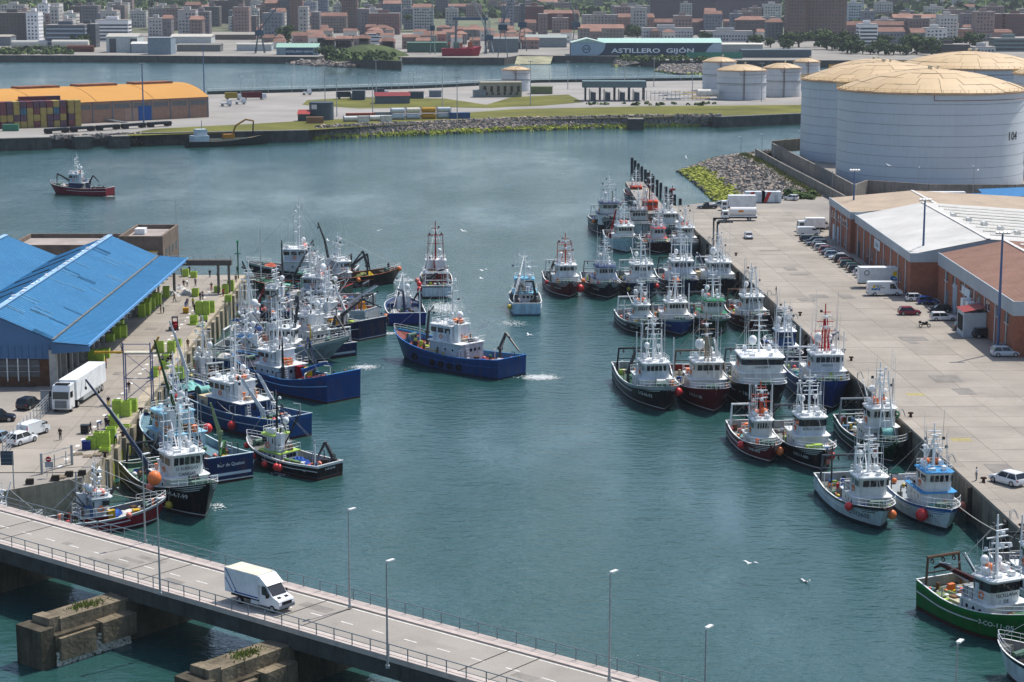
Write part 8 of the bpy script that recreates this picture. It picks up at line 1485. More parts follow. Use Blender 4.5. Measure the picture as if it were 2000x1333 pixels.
# mooring lines
def line(label, a, c, sag=1.0, r=.04):
 a, c = Vector(a), Vector(c); b = MB(); pts = [a.lerp(c, i/10)-Vector((0, 0, sag*4*(i/10)*(1-i/10)))for i in range(11)]; b.path(pts, r, 4); tag(b.build('mooring_line', ROPE), label, 'rope')
line('pale mooring line from the blue canopied boat down to the right quay', (51.4, 224.5, 3.6), (57.3, 203, 4.7), 1.2, .06); line('slack mooring line from the quay corner to the black trawler', (-51.6, 243.5, 4.8), (-45.5, 244, 4.0), .9, .05)
line('white mooring line along the side of the long blue trawler', (-46, 290, 4.5), (-38, 268, 4.2), .8, .05); line('mooring line from the small red boat to the near quay', (-43, 228.5, 2.8), (-53.5, 232, 4.6), .5, .04)
# foam and wakes: thin patches of froth on the water
foamm = M('foam', (.62, .66, .66), rough=.8, var=.2, scale=2)
def foam(label, px, py, rx, ry, rz, n):
 c = G(px, py, 0); b = MB()
 for _ in range(n*3):
  u, v = random.gauss(0, .45), random.gauss(0, .45)
  x, y = u*rx, v*ry; s = random.uniform(.03, .15); g = random.random()*6.3; X = c.x+x*cos(rz)-y*sin(rz); Y = c.y+x*sin(rz)+y*cos(rz); z = .03+random.random()*.05
  b.add([(X+cos(g+a)*s*random.uniform(.5, 1.6), Y+sin(g+a)*s*random.uniform(.5, 1), z)for a in(0, 1.2, 2.5, 3.8, 5.1)], [(0, 1, 2, 3, 4)])
 stuff(tag(b.build('foam', foamm), label, 'foam'))
foam('white propeller wash at the stern of the large blue trawler', 1055, 738, 2.8, 2.2, 0, 420); foam('white propeller wash behind the white boat with red mast', 868, 602, 3.4, 7.5, .1, 900); foam('bow wave of the black boat with folded cranes', 790, 548, 2.2, 2.4, 0, 260); foam('small wash beside the bright blue trawler stern', 712, 718, 2.4, 2.0, .3, 160); foam('small wash beside the pale blue boat', 1000, 632, 3.0, 4.0, 0, 90); foam('wash under the bow of the black trawler at left', 425, 990, 1.2, 2.0, .4, 22); foam('stern ripple of the lone red boat', 214, 384, 2.2, 1.0, 0, 80); foam('froth beside the small black workboat', 556, 925, 1.4, 1.2, 0, 70); foam('froth at the stern of the navy trawler with khaki nets', 762, 652, 1.2, 1.6, 0, 60)
# ================================================================== SHIPYARD AND TOWN ON THE FAR SHORE
def zat(px, py, Y):return at(px, py, Y).z
tile = M('roof_tiles', (.21, .118, .09), rough=.9, var=.25, scale=.15, grain=.1, rand=.3); tile2 = M('roof_tiles_brown', (.24, .12, .085), rough=.9, var=.2, scale=.15, rand=.12)
cwin = M('town_window', (.035, .042, .05), rough=.3, var=.5, scale=.25)
def town(label, x0, x1, yt, Y, col, roof='flat', dep=16, win=(3.0, 1.5, 3.1, 1.5), grp='town buildings', rz=0, bands=0, wm=None, nm='town_building', zb=None, roofm=None):
 """block seen between photo columns x0..x1 with its top at row yt, standing Y metres away"""
 A, B = at(x0, yt, Y), at(x1, yt, Y); w_ = B.x-A.x; zg_ = terrain_z((A.x+B.x)/2, Y)if Y>2040 else ZF-.05; zg_ = zb if zb is not None else zg_; h = A.z-zg_; T = thing(nm, label, 'building', ((A.x+B.x)/2, Y+dep/2, zg_-.5), rz, grp); h+=.5
 wc = M('render_'+col.lstrip('#'), tuple(min(.72, (q*.62+.38*sum(lin(col))/3)*1.6)for q in lin(col)), rough=.85, var=.1, scale=.1, streak=.12, rust='#4a4440')
 rise = 0 if roof== 'flat' else min(4.5, dep*.2, h*.3); hw = h-rise; MB().bx(-w_/2, w_/2, -dep/2, dep/2, 0, hw).build('wall', wc, T)
 if roof== 'flat':
  MB().bx(-w_/2-.2, w_/2+.2, -dep/2-.2, dep/2+.2, hw, hw+.5).build('parapet', roofm or M('flat_roof_edge', (.34, .31, .29), rough=.9, var=.2), T)
  if w_>10:MB().bx(-w_*.2, w_*.15, -3, 3, hw+.5, hw+3.2).build('lift_house', wc, T)
 else:
  e = .5; b = MB(); ins = 0 if roof== 'gable' else min(w_, dep)*.35
  b.add([(-w_/2-e, -dep/2-e, hw), (w_/2+e, -dep/2-e, hw), (w_/2+e, dep/2+e, hw), (-w_/2-e, dep/2+e, hw), (-w_/2+ins, 0, h), (w_/2-ins, 0, h)], [(0, 1, 5, 4), (2, 3, 4, 5), (0, 4, 3), (1, 2, 5), (3, 2, 1, 0)]); b.build('roof', roofm or(tile if roof!='brown' else tile2), T)
 b = MB(); sx, ww, sz, wh_ = win; n = max(1, int((w_-1)/sx)); m = max(1, int((hw-1)/sz)); nd = max(1, int((dep-2)/sx))
 for j in range(m):
  z = 1.6+j*sz
  if z+wh_>hw-.3:break
  if bands:b.bx(-w_/2+.6, w_/2-.6, -dep/2-.06, -dep/2+.02, z, z+wh_); b.bx(-w_/2-.06 if A.x>0 else w_/2-.02, -w_/2+.02 if A.x>0 else w_/2+.06, -dep/2+.6, dep/2-.6, z, z+wh_); continue
  for i in range(n):
   xx = -w_/2+(w_-n*sx)/2+(i+.5)*sx
   if random.random()<.93:b.bx(xx-ww/2, xx+ww/2, -dep/2-.06, -dep/2+.02, z, z+wh_*random.choice((1, 1, 1, .7)))
  s = -1 if A.x>0 else 1
  for i in range(nd):
   yy = -dep/2+(i+.5)*dep/nd; b.bx(min(s*w_/2, s*(w_/2+.06)), max(s*w_/2, s*(w_/2+.06)), yy-ww/2, yy+ww/2, z, z+wh_)
 if b.v:stuff(b.build('windows', wm or cwin, T))
 return T
wb = M('white_band', (.6, .6, .58), rough=.7, var=.1)
TW = [('dark brown office slab at the far left edge of the town', -8, 51, 26, 1750, '#4d463f', 'flat'), ('slim white apartment tower with small square windows right of the dark slab', 50, 74, 24, 1745, '#c3c3bd', 'flat'), ('tall white apartment tower behind the slim one', 73, 94, 8, 1900, '#b9bab5', 'flat'), ('tall pale grey apartment tower third in the white tower group', 95, 115, 8, 1910, '#a8a7a0', 'flat'), ('low pale apartment block behind the dark brown slab', 0, 48, 10, 2150, '#9c948c', 'flat'),
('brown apartment tower between the white towers and the banded office', 137, 167, 13, 2150, '#57493f', 'flat'), ('pale block beside the brown tower', 120, 148, 27, 2100, '#b5b2aa', 'flat'), ('brown and white tower with dark roof above the halls', 215, 243, 11, 2200, '#6f645c', 'flat'), ('white trimmed brown mid rise left of the orange topped tower', 289, 330, 17, 2150, '#7d736b', 'flat'), ('brown tower with orange rooftop', 361, 389, 4, 2300, '#6b5347', 'gable'), ('dark grey tower with pale edge right of the orange topped tower', 398, 428, 14, 2250, '#57504a', 'flat'), ('tall dark brown twin tower', 418, 446, 2, 2350, '#4f443d', 'flat'), ('tall dark brown tower right of its twin', 446, 474, -6, 2350, '#55483f', 'flat'), ('dark mid rise in front of the brown twins', 453, 500, 32, 2050, '#4a4542', 'flat'),
('brick tower with pinkish edge left of the slate tower', 517, 545, 0, 2150, '#5f4c44', 'gable'), ('slate grey tower beside the brick tower', 546, 566, -8, 2150, '#545a60', 'flat'), ('red brick tower beside the slate tower', 565, 590, -8, 2140, '#6f4a40', 'flat'), ('pale grey mid tower', 590, 618, 4, 2250, '#7d8085', 'flat'), ('steel blue tower right of the pale one', 619, 640, -10, 2350, '#5a6672', 'flat'), ('long brick terrace with terracotta roof', 590, 676, 25, 2050, '#6a5c52', 'gable'), ('tall red brown tower above the terrace', 667, 697, -10, 2150, '#6b4a41', 'flat'), ('grey brown block right of the red brown tower', 697, 745, 18, 2150, '#635a55', 'flat'), ('dark tower with slim windows', 745, 762, -6, 2250, '#50525a', 'flat'), ('slate tower with terracotta top edge', 748, 783, 1, 2200, '#59626a', 'gable'), ('pale tower left of the terracotta topped block', 783, 803, -4, 2350, '#7c7b7a', 'flat'), ('grey white tower block with terracotta crown', 806, 846, 8, 2100, '#8d8d89', 'gable'), ('distant dark apartment slab on the hill', 850, 875, -6, 2600, '#4c4f58', 'flat'), ('red brick school block below the towers', 720, 780, 27, 2000, '#6b4640', 'flat'),
('tall slim slate tower beside the big crane', 988, 1004, 0, 2050, '#626a72', 'flat'), ('dark red brick block left of the shipyard crane', 1027, 1062, 13, 2100, '#67332d', 'flat'), ('dark red brick block with terracotta roof', 1060, 1130, 20, 2150, '#5f2f2b', 'gable'), ('brown gabled offices above the long shipyard hall', 1130, 1219, 48, 1850, '#6d6459', 'gable'), ('striped pale and brown apartment block', 1137, 1210, 30, 2000, '#7d766c', 'flat'), ('reddish block with stepped terracotta roofs', 1208, 1278, 27, 1980, '#7a5a4c', 'gable'), ('dark block with terracotta roof right of the stepped one', 1278, 1385, 37, 2000, '#5a4d4a', 'gable'), ('white ribbed offices behind the long hall', 1255, 1354, 56, 1800, '#8f9090', 'flat'), ('second white ribbed offices right of the first', 1370, 1471, 62, 1790, '#8a8c8c', 'flat'), ('dark brick apartment block with hipped roof near the ribbed offices', 1438, 1498, 32, 1900, '#544a47', 'hip'), ('long maroon housing block near the top edge', 1270, 1400, -8, 2500, '#4f3d42', 'flat'), ('purple brown housing block near the top edge', 1400, 1520, -3, 2450, '#55434a', 'flat'), ('pale mid rise beyond the maroon block', 1195, 1270, 12, 2350, '#6c6a6a', 'flat'),
('tall dark brown brick tower, left half of the twin high rise', 1538, 1575, -8, 1800, '#5f4a40', 'flat'), ('massive dark brown brick high rise, right half of the twin', 1575, 1655, -12, 1815, '#634d42', 'flat'), ('teal grey block left of the brown high rise', 1498, 1530, 36, 1830, '#4d5759', 'hip'), ('pale office above the trees right of the high rise', 1655, 1685, 7, 2150, '#8f979c', 'flat'), ('white banded tower in the right part of the town', 1679, 1715, 48, 1700, '#b5b5b0', 'flat'), ('slate blocks with terracotta gables beside the banded tower', 1715, 1768, 54, 1720, '#59606a', 'gable'), ('second slate block with terracotta gables', 1780, 1808, 56, 1720, '#565d66', 'gable'), ('white concrete block under renovation', 1808, 1851, 56, 1730, '#a6a6a0', 'flat'), ('long brick terrace behind the white concrete block', 1655, 1815, 42, 1900, '#6a4f48', 'gable'), ('long pink roofed school on the right', 1745, 1850, 28, 2000, '#6f6a66', 'gable'), ('dark brick block near the right edge', 1918, 1958, 28, 1950, '#603832', 'flat'), ('maroon brick block at the right edge', 1965, 2010, 28, 1950, '#5f3833', 'flat'), ('terraced flats with terracotta roof at right', 1880, 1975, 58, 1800, '#76726c', 'gable'), ('orange brick corner block at right', 1880, 1900, 58, 1790, '#8a5a40', 'flat'), ('long glass office at the right edge', 1942, 2010, 76, 1560, '#4f6a6a', 'flat'), ('low dark timber clad hall right of the white block', 1807, 1895, 88, 1520, '#3f3a39', 'flat'), ('low pale hall near the right edge', 1900, 1945, 93, 1530, '#8f9494', 'flat'), ('far pale housing on the green slope, upper right', 1860, 1905, -3, 2700, '#8f8f92', 'flat'), ('far brown housing on the green slope, upper right', 1720, 1775, -2, 2600, '#5c4c4a', 'flat')]
for i, a in enumerate(TW):
 lab, x0, x1, yt, Y, c, rf = a; bn_ = lab.startswith(('white banded', 'long glass')); town(lab, x0, x1, yt, Y, c, rf, dep=18, win=(random.choice((2.6, 3.0, 3.4)), random.choice((1.1, 1.4, 1.7)), 3.0, 1.5), bands=bn_)
town('dark blue office with long white window bands', 88, 165, 50, 1640, '#3f4a57', 'flat', bands=1, wm=M('pale_glass', (.33, .38, .42), rough=.3, var=.2), win=(3, 1.5, 3.4, 1.0)); town('dark end wing of the banded office', 150, 186, 48, 1650, '#3c424a', 'flat', bands=1); town('white and dark banded office wing beyond', 186, 250, 40, 1800, '#c0bfba', 'flat', bands=1)
# infill: small tiled houses of the old quarter and apartment rows below the hills, told apart by colour and place
ZN = [(0, 'above the white tower sections'), (200, 'above the tall shipyard halls'), (345, 'above the long workshops'), (505, 'above the little lettered shed'), (640, 'above the green mound'), (790, 'above the red docked ship'), (960, 'above the pale crane shed'), (1110, 'above the left half of the lettered hall'), (1260, 'above the right half of the lettered hall'), (1410, 'left of the brown high rise'), (1655, 'right of the brown high rise'), (1810, 'near the upper right corner')]
CN = {'#8f8579':'taupe', '#7a5a4f':'brick', '#a39a8d':'sand', '#6b5a52':'umber', '#b0a99c':'cream', '#6a6660':'grey', '#84463c':'red', '#8a8782':'silver', '#6a5650':'brown', '#9a958d':'beige', '#5f5a5c':'slate', '#7a6058':'rust', '#59606a':'bluish'}
IN = []
for i in range(90):
 px, yt = (random.uniform(500, 1030), random.uniform(47, 78))if i<62 else(random.uniform(1030, 1530), random.uniform(22, 60))if i<76 else(random.uniform(1650, 2000), random.uniform(22, 60))
 IN.append((px, yt, min(2700, max(1610, (CAM_H-15)*_F/(yt+50))), random.uniform(14, 34), random.choice(list(CN)[:7]), random.choice(('gable', 'hip', 'gable')), random.uniform(10, 14), 'house'))
for i in range(165):
 px = random.choice((random.uniform(0, 520), random.uniform(100, 520), random.uniform(480, 1000), random.uniform(1000, 1540), random.uniform(1650, 2000))); Y = random.uniform(1780, 2900)
 IN.append((px, random.uniform(-6, 24)+(2900-Y)*.018, Y, random.uniform(16, 42), random.choice(list(CN)[7:]), random.choice(('flat', 'flat', 'flat', 'gable')), 16, 'block'))
cnt_ = {}
for px, yt, Y, wpx, c, rf, dp, kd in sorted(IN):
 z = [q for x, q in ZN if x<=px][-1]; k = (z, c, kd); cnt_[k] = cnt_.get(k, -1)+1
 town(f'{nth(cnt_[k])} {CN[c]} {"tiled" if kd == "house" else "apartment"} {kd} from the left {z}', px, px+wpx, yt, Y, c, rf, dep=dp, grp='small tiled town houses' if kd=='house' else 'apartment blocks below the hills', nm='town_house' if kd=='house' else 'town_building')
# shipyard halls
def hall(label, x0, x1, yt, yb, dep, wc, rc, rise=.15, rz=0):
 Yb = G(x0, yb, ZF).y; A, B = at(x0, yt, Yb), at(x1, yt, Yb); return simple_hall(label, (A.x+B.x)/2, Yb+dep/2, B.x-A.x, dep, A.z-ZF, rz, wc, rc, rise, 'shipyard_hall', ZF)
HL = [('white shipyard hall with tall doors', 207, 268, 72, 103, 26, '#b5bab8', '#a9a59c', 2.2), ('blue grey cube hall of the shipyard', 288, 333, 74, 107, 22, '#7b8a94', '#8d9496', .3), ('long white hall behind the cube hall', 333, 412, 72, 86, 24, '#b3b8b6', '#b5b0a5', 2.0), ('grey hall with small door between the tall halls', 256, 290, 86, 104, 12, '#9aa3a8', '#c5c5c0', 1.5), ('long grey roofed workshops beyond the white hall', 412, 500, 68, 78, 30, '#6f6660', '#8f8a80', 2.0), ('low grey workshop on the yard edge', 345, 430, 88, 101, 16, '#6d6f6c', '#77766f', 1.0), ('small white workshop at the yard edge', 462, 530, 87, 100, 14, '#aab0b0', '#a9a69c', 1.0), ('low pale sheds at the far left', -10, 20, 72, 90, 20, '#6f757a', '#9a9488', 1.5), ('striped grey shipyard hall with twin roofs', 1025, 1107, 74, 93, 30, '#7d878a', '#8f9690', 2.2), ('green low hall behind the red ship', 795, 872, 84, 103, 18, '#3f5f50', '#4a6a5c', .6), ('brown low depot right of the green hall', 800, 878, 74, 82, 18, '#6f5a50', '#6a5f57', .6), ('white low block right of the long hall', 1410, 1490, 87, 104, 16, '#9ba09c', '#c3c0b5', .8), ('dark blue grey low hall with flat roof on the right shore', 1450, 1585, 98, 113, 20, '#4f5d66', '#59666e', .3), ('pale shed at the crane foot', 955, 1012, 76, 103, 18, '#6a7478', '#7d8684', 1.0)]
for h_ in HL:
 T = hall(*h_)
 if 'tall doors' in h_[0]:
  for xx in(-7, 9):MB().bx(xx-2.6, xx+2.6, -13.1, -12.95, 0, 10.5).build('door', P('#4f5254'), T)
# long hall with the shipyard name
A, B = G(1115, 109, ZF), G(1405, 107.5, ZF); T = thing('shipyard_hall', 'long dark blue shipyard hall lettered ASTILLERO GIJON in white', 'building', ((A.x+B.x)/2, A.y, ZF)); w_ = B.x-A.x; hh = zat(1115, 84, A.y)-ZF
MB().bx(-w_/2, w_/2, .05, 30, 0, hh).build('wall', P('#2c4052', .7, .1), T); b = MB(); b.add([(-w_/2+20, -.6, hh), (w_/2+.5, -.6, hh), (w_/2+.5, 15, hh+3), (-w_/2+20, 15, hh+3)], [(0, 1, 2, 3)]); b.build('roof', P('#9fc0b5', .6, .1), T)
MB().extr([(-w_/2, hh), (-w_/2+12, hh+3.2), (-w_/2+25, hh)], .0, 28).build('end_roof', P('#aebfb4', .6, .1), T)
pc = P('#9fb0bd', .7, .1); b = MB(); n = 10; b.add([(-w_/2, -.02, .1)]+[(-w_/2+18+7.5*sin(pi/2*i/n), -.02, .1+(hh-.3)*(1-cos(pi/2*i/n)))for i in range(n+1)]+[(-w_/2, -.02, hh-.2)], [tuple(range(n+3))]); b.build('pale_panel', pc, T)
b = MB(); b.add([(w_/2, -.02, .1)]+[(w_/2-12+7*(i/n)**2*.9-0, -.02, .1+(hh-.3)*i/n)for i in range(n+1)]+[(w_/2, -.02, hh-.2)], [tuple(range(n+3))[::-1]]); b.build('pale_panel', pc, T)
wt = P('#d5dde2', .6, 0); lettering('ASTILLERO  GIJÓN', 4.6, lambda u, v:Vector((5+u*1.6, -.05, hh*.22+v)), wt, T, bold=.02); MB().ring((-w_/2+11.5, -.06, hh*.52), 2.7, .3, (0, 1, 0), 24, 4).build('ring_mark', P('#23384a'), T); lettering('AA', 3.2, lambda u, v:Vector((-w_/2+11.5+u, -.06, hh*.52-1.1+v)), P('#23384a'), T)
A, B = G(540, 108, ZF), G(622, 108, ZF); T = thing('shipyard_shed', 'small shipyard shed lettered ASTILLERO GIJON with green roof', 'building', ((A.x+B.x)/2, A.y, ZF)); w_ = B.x-A.x; hh = zat(540, 93, A.y)-ZF; MB().bx(-w_/2, w_/2, .05, 16, 0, hh).build('wall', P('#7b8f99', .7, .1), T); MB().bx(-w_/2+7, w_/2-4, -.02, .04, .2, hh-.2).build('dark_panel', P('#2a4a63', .7, .1), T); b = MB(); b.add([(-w_/2-.4, -.5, hh), (w_/2+.4, -.5, hh), (w_/2+.4, 9, hh+2.8), (-w_/2-.4, 9, hh+2.8)], [(0, 1, 2, 3)]); b.build('roof', P('#8fb0a0', .6, .1), T); lettering('ASTILLERO GIJÓN', 1.9, lambda u, v:Vector((1.6+u*1.3, -.05, hh*.35+v)), wt, T)
# cranes
def tower_crane(label, px, yb, yt, col, jib=0, jl=18, w_=2.2):
 p = G(px, yb, ZF); hh = zat(px, yt, p.y)-ZF; T = thing('shipyard_crane', label, 'crane', (p.x, p.y, ZF), 0, 'shipyard cranes'); m = P(col, .6, .2); b = MB()
 for sx in(-1, 1):
  for sy in(-1, 1):b.tube((sx*w_*1.6, sy*w_*1.6, 0), (sx*w_*.5, sy*w_*.5, hh*.45), .4, .3, 5); b.tube((sx*w_*.5, sy*w_*.5, hh*.45), (sx*w_*.3, sy*w_*.3, hh), .28, n=4)
 for k in range(12):f = .45+k*.045; b.tube((-w_*.45, -w_*.45, hh*f), (w_*.45, -w_*.45, hh*(f+.04)), .16, n=4)
 b.build('tower', m, T); MB().box(0, 0, hh*.48, w_*3, w_*2.4, 4).build('machine_house', P('#2f4a5c'), T)
 if jib:MB().tube((0, 0, hh*.55), (jl*cos(jib), 0, hh*.55+jl*sin(jib)), .7, .3, 5).build('jib', m, T); MB().tube((0, 0, hh), (jl*cos(jib), 0, hh*.55+jl*sin(jib)), .12, n=4).build('pendant', m, T)
tower_crane('tall grey harbour crane above the pale shed', 982, 112, -10, '#66757c', 1.2, 30); tower_crane('slim pale green crane tower left of the red ship', 845, 106, 0, '#6f8a86', 0, 0, 1.2); tower_crane('grey crane with raised jib above the striped hall', 1125, 97, -4, '#6a7478', 1.9, 34); tower_crane('grey crane tower left of the striped hall', 1020, 100, -8, '#62696e', 1.45, 28); tower_crane('small dark crane beside the little lettered shed', 508, 104, 22, '#4a565e', .9, 22); tower_crane('pale crane with luffing jib behind the red ship', 955, 105, 40, '#8a9698', 2.0, 36)
A = G(890, 106, ZF); T = thing('gantry_crane', 'grey portal gantry crane spanning the dry dock with the red ship', 'crane', (A.x+11, A.y+16, ZF)); hh = zat(890, 38, A.y)-ZF
for sx in(-1, 1):
 for yy in(-4, 4):MB().tube((sx*11.5, yy, 0), (sx*11, yy*.4, hh), .9, .7, 5).build('leg', P('#59636b'), T)
MB().box(0, 0, hh, 27, 2.4, 2.2).build('girder', P('#3f5a72'), T)
# red ship in dock, white yacht
A = G(898, 110, ZF); T = thing('docked_ship', 'red hulled ship with crowded white and green deck in the dry dock', 'ship', (A.x, A.y+4, ZF), .1); b = MB(); hh = 5.5; b.loft([[(x, -y_, 0)for x, y_ in((-13, 3), (9, 4), (14, .2))]+[(x, y_, 0)for x, y_ in((14, .3), (9, 4), (-13, 3))], [(x, -y_, hh+(1.5 if x>10 else 0))for x, y_ in((-13.5, 4), (9, 5), (16, .2))]+[(x, y_, hh+(1.5 if x>10 else 0))for x, y_ in((16, .3), (9, 5), (-13.5, 4))]]); b.build('hull', P('#8a1a30'), T)
for k in range(12):MB().box(random.uniform(-11, 10), random.uniform(-2.5, 2.5), hh+random.uniform(1, 3.5), random.uniform(1.5, 4), 2, random.uniform(2, 5)).build('deck_house', P(random.choice(('#9aa39a', '#59796a', '#a85a3a', '#b5b9b5'))), T)
for k in range(4):b = MB(); xx = -9+k*6; b.tube((xx, 0, hh), (xx+random.uniform(-1, 1), 0, hh+random.uniform(6, 12)), .3, n=5); b.build('mast', P('#8a8f8a'), T)
A = G(728, 96, ZF); T = thing('white_yacht', 'white motor yacht hauled out behind the green mound', 'yacht', (A.x, A.y+30, ZF), .1); L_ = 26
for k, (x0, x1, z0, z1)in enumerate(((-13, 13, 3, 6.5), (-11, 7, 6.5, 9), (-7, 3, 9, 11.2))):MB().extr([(x0, z0), (x1, z0), (x1+(3 if k==0 else-2), z1), (x0+.5, z1)], -3+k*.5, 3-k*.5).build('deck_level', P('#cfd3d3', .4, .05), T); MB().bx(x0+1, x1-2, -3.05+k*.5, -2.98+k*.5, (z0+z1)/2, (z0+z1)/2+.9).build('window_band', glass(), T)
# big pipes lying on the left shore
for px0, px1, py, r, c, s in((22, 92, 94, 3.0, '#b9b7ae', 'pale tower section lying on the far left shore, left one'), (101, 172, 95, 3.4, '#bdbab0', 'pale tower section lying on the far left shore, right one'), (130, 182, 102, 2.6, '#5f3a30', 'brown steel pipe section in front of the pale ones')):
 A, B = G(px0, py, ZF), G(px1, py, ZF); T = thing('tower_section', s, 'pipe section', (A.x, A.y+3, ZF)); MB().tube((0, 0, r), (B.x-A.x, 0, r), r, n=16).build('tube', P(c, .6, .15), T, smooth=40); MB().ring((0, 0, r), r*.98, .2, (1, 0, 0), 16, 4).build('flange', P('#77716a'), T)
# mound with old wall
def mound(name, label, cx, cy, rx, ry, h, mats, n=30):
 b = MB(); vs = []
 for j in range(9):
  f = j/8
  for i in range(n):a = 2*pi*i/n; k = 1+.13*sin(a*3+1)+.08*sin(a*7)+random.uniform(-.03, .03); vs.append((cx+cos(a)*rx*(1-f)*k, cy+sin(a)*ry*(1-f)*k, h*(1-(1-f)**2.2)+random.uniform(-.25, .25)))
 b.add(vs, [(j*n+i, j*n+(i+1)%n, (j+1)*n+(i+1)%n, (j+1)*n+i)for j in range(8)for i in range(n)]); return struct(b.build(name, mats, smooth=70))
A = G(712, 128, 0); mound('mound', '', A.x, A.y+38, 31, 40, zat(712, 88, A.y+30), M('mound_green', (.055, .075, .026), rough=.95, var=.5, scale=.12, grain=.35))
riprap('riprap', 'pale rocks and sand at the foot of the green mound', [tuple(G(x, y, 4)[:2])for x, y in((605, 113), (640, 108), (678, 110), (700, 118))], gp([(560, 126), (620, 130), (660, 132), (690, 133)], 0), 3.4, 0, 700, 1.6, green=.0, weights=(4, 6, 2))
wall('old_wall', 'old dark stone wall with a pointed end below the green mound', [tuple(G(x, y, 0)[:2])for x, y in((676, 124), (690, 131), (760, 136), (782, 137), (784, 130))], -1, 6.0, 1.2, darkwall, joints=8)
riprap('riprap', 'grey rock bank below the long lettered hall', [ff(1205, 113), ff(1300, 113), ff(1420, 114)], gp([(1195, 131), (1290, 126), (1420, 125)], 0), 4, 0, 700, 1.4, green=.05); riprap('riprap', 'grey rubble breakwater left of the small tanks', gp([(1295, 128), (1340, 127), (1400, 128)], 2.5), gp([(1279, 140), (1330, 147), (1400, 144)], 0), 2.6, 0, 1300, 1.3, green=.06)
b = MB(); b.add([(*G(1010, 112, 4)[:2], 4.6), (*G(1080, 112, 4)[:2], 4.6), (*G(1075, 126, 0)[:2], .3), (*G(1005, 127, 0)[:2], .3)], [(0, 1, 2, 3)]); tag(b.build('slipway', M('slip_algae', (.27, .26, .17), rough=.9, var=.4, scale=.1)), 'wide pale slipway with yellow algae left of the lettered hall', 'slipway')
# trees
leafs = [M('leaf_dark', (.035, .06, .02), rough=.9, var=.4, scale=.3), M('leaf_mid', (.06, .095, .03), rough=.9, var=.4, scale=.3), M('leaf_light', (.10, .14, .045), rough=.9, var=.4, scale=.3)]
bark = M('bark', (.06, .045, .03), rough=.95, var=.3)
def tree_mesh(seed):
 r = random.Random(seed); b = MB(); cl = [(Vector((r.gauss(0, .26), r.gauss(0, .26), r.uniform(.22, .86))), r.uniform(.14, .27))for _ in range(13)]
 for c, R_ in cl:
  for _ in range(58):
   d = Vector((r.gauss(0, 1), r.gauss(0, 1), r.gauss(0, .8))).normalized()*R_*r.uniform(.6, 1.05); p = c+d; s = r.uniform(.025, .06); n = (d+Vector((r.gauss(0, .1), r.gauss(0, .1), .05))).normalized(); q = n.to_track_quat('Z', 'Y'); b.mat(r.choice((0, 1, 1, 2))if d.z>0 else r.choice((0, 0, 1)))
   b.add([p+q@Vector((sx*s, sy*s, r.uniform(-.2, .2)*s))for sx, sy in((-1, -.7), (.8, -1), (1, .8), (-.7, 1))], [(0, 1, 2, 3)])
 tr = MB(); tr.tube((0, 0, 0), (.02, 0, .5), .05, .03, 7)
 for c, R_ in cl[:7]:tr.tube((.01, 0, .2), tuple(c), .02, .008, 4)
 return b.mesh('crown', leafs), tr.mesh('trunk', bark)
TM = [tree_mesh(s)for s in(1, 2, 3, 4)]
def tree(label, x, y, z, h, grp=None, w_=1.0):
 T = thing('tree', label, 'tree', (x, y, z), random.random()*6.3, grp); c, t = random.choice(TM); T.scale = (h*w_, h*w_, h); link('crown', c, T); link('trunk', t, T)
p = G(560, 87, ZF); tree('big round green tree left of the white clad building', p.x, p.y, ZF, 17, None, 1.1)
tl = [(1505, 93), (1540, 95), (1560, 93), (1615, 97), (1625, 99), (1635, 96), (1646, 98), (1655, 104), (1662, 106), (1672, 104), (1685, 106), (1700, 107), (1715, 106), (1730, 108), (1745, 107), (1758, 106), (1770, 108), (1600, 92), (1790, 106), (1530, 96), (1820, 108), (1960, 100), (1900, 100), (1480, 94), (1730, 92), (1775, 95), (1850, 96), (1235, 72), (1245, 74), (1258, 73), (1300, 74), (1345, 75), (1380, 83), (635, 116), (1870, 98), (76, 70), (82, 75), (140, 92), (795, 40), (160, 94)]
for k, (px, py)in enumerate(sorted(tl)):
 Y = G(px, py, ZF).y; Y = min(Y, 2000); p = at(px, py, Y); tree(nth(k)+' leafy tree from the left among the waterfront buildings of the town', p.x, Y, max(ZF-.1, p.z-1)if Y>1990 else ZF-.1, random.uniform(7, 16), 'leafy trees among the waterfront buildings', 1.15)
# woods and bushes on the hills, shrubs on the banks
def woods(name, label, pts, n, s0, s1):
 b = MB()
 for _ in range(n):
  x0, x1, y0, y1 = random.choice(pts); x, y = random.uniform(x0, x1), random.uniform(y0, y1); z = terrain_z(x, y); R_ = random.uniform(s0, s1)
  for _ in range(9):
   d = Vector((random.gauss(0, 1), random.gauss(0, 1), abs(random.gauss(0, .9)))).normalized(); p = Vector((x, y, z+R_*.3))+d*R_*random.uniform(.6, 1); q = d.to_track_quat('Z', 'Y'); s = R_*random.uniform(.3, .6); b.mat(random.choice((0, 1, 1, 2)))
   b.add([p+q@Vector((sx*s, sy*s, 0))for sx, sy in((-1, -.8), (.9, -1), (1, .9), (-.8, 1))], [(0, 1, 2, 3)])
 stuff(tag(b.build(name, leafs), label, 'woods'))
woods('hill_woods', 'hazy green woods and hedges on the hills behind the town', [(-1000, -200, 2500, 3500), (-200, 250, 2500, 3400), (300, 1000, 2050, 3300), (-700, 700, 2900, 4200)], 3000, 4, 10)
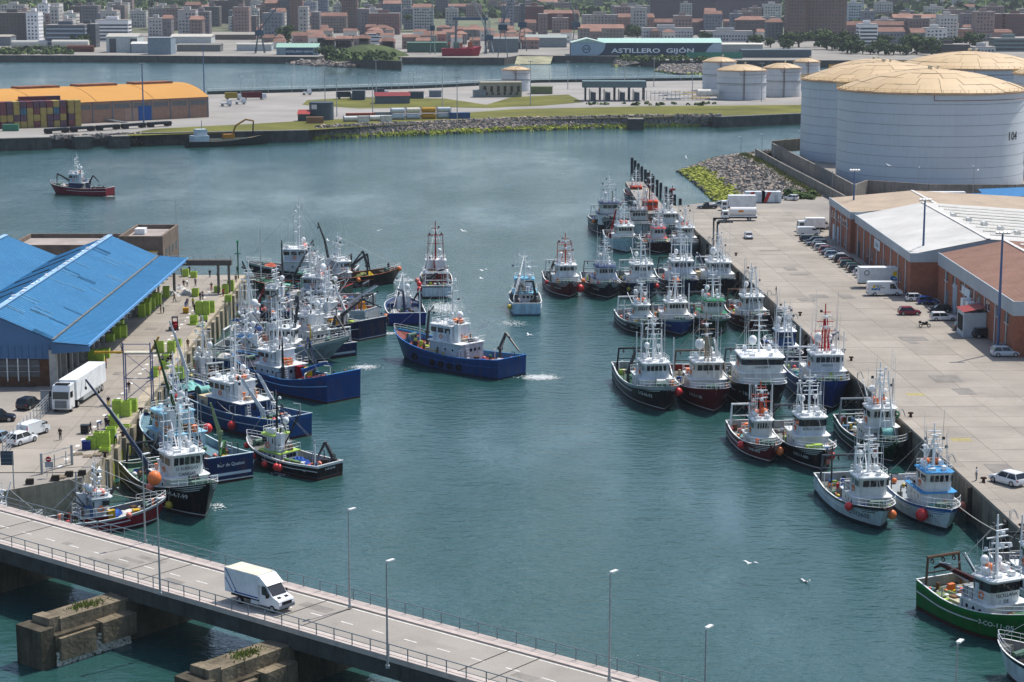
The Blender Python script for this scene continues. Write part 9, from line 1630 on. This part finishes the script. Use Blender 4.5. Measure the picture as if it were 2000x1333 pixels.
def shrubs(label, px0, px1, py0, py1, z, n, s0, s1):
 b = MB()
 for _ in range(n):
  p = G(random.uniform(px0, px1), random.uniform(py0, py1), z); R_ = random.uniform(s0, s1)
  for _ in range(12):
   d = Vector((random.gauss(0, 1), random.gauss(0, 1), abs(random.gauss(0, .8)))).normalized(); q = d.to_track_quat('Z', 'Y'); s = R_*random.uniform(.25, .5); c = p+d*R_*random.uniform(.5, 1); b.mat(random.choice((0, 1, 1, 2))); b.add([c+q@Vector((sx*s, sy*s, 0))for sx, sy in((-1, -.8), (.9, -1), (1, .9), (-.8, 1))], [(0, 1, 2, 3)])
 stuff(tag(b.build('shrubs', leafs), label, 'shrubs'))
shrubs('green scrub along the far left shore in front of the pale tubes', 0, 140, 96, 107, ZF, 170, 1.5, 3.5); shrubs('dark shrubs scattered over the green mound', 640, 770, 97, 118, 8, 130, 1.5, 3.0); shrubs('scrub on the rock bank below the long hall', 1210, 1400, 112, 119, ZF, 120, 1.2, 2.6); shrubs('line of small bushes along the tank yard fence on the peninsula', 1140, 1400, 203, 206.5, ZP, 26, .8, 1.6); shrubs('bushes beside the portable cabins', 1535, 1590, 378, 390, ZQ, 30, .8, 1.6)
# green fence of the right shore
wall('site_fence', 'green mesh covered fence along the far right shore', [ff(1340, 115), ff(1450, 115)], ZF, ZF+4.5, .2, P('#3f7f6a', .7, .2), 'fence', 9)
# ---- the air: even thin haze round camera and scene
hz = MB(); hz.bx(-3000, 3000, -150, 6600, -6, 130); ho = hz.build('haze', None); ho.data.materials.clear()
hm = bpy.data.materials.new('haze'); hm.use_nodes = True; hn = hm.node_tree.nodes; hn.remove(hn['Principled BSDF']); pv = hn.new('ShaderNodeVolumePrincipled'); pv.inputs['Color'].default_value = (.80, .88, 1, 1); pv.inputs['Density'].default_value = .000045; pv.inputs['Anisotropy'].default_value = .2
hm.node_tree.links.new(pv.outputs[0], hn['Material Output'].inputs['Volume']); ho.data.materials.append(hm); stuff(ho)
bpy.data.scenes.remove(_tmp)
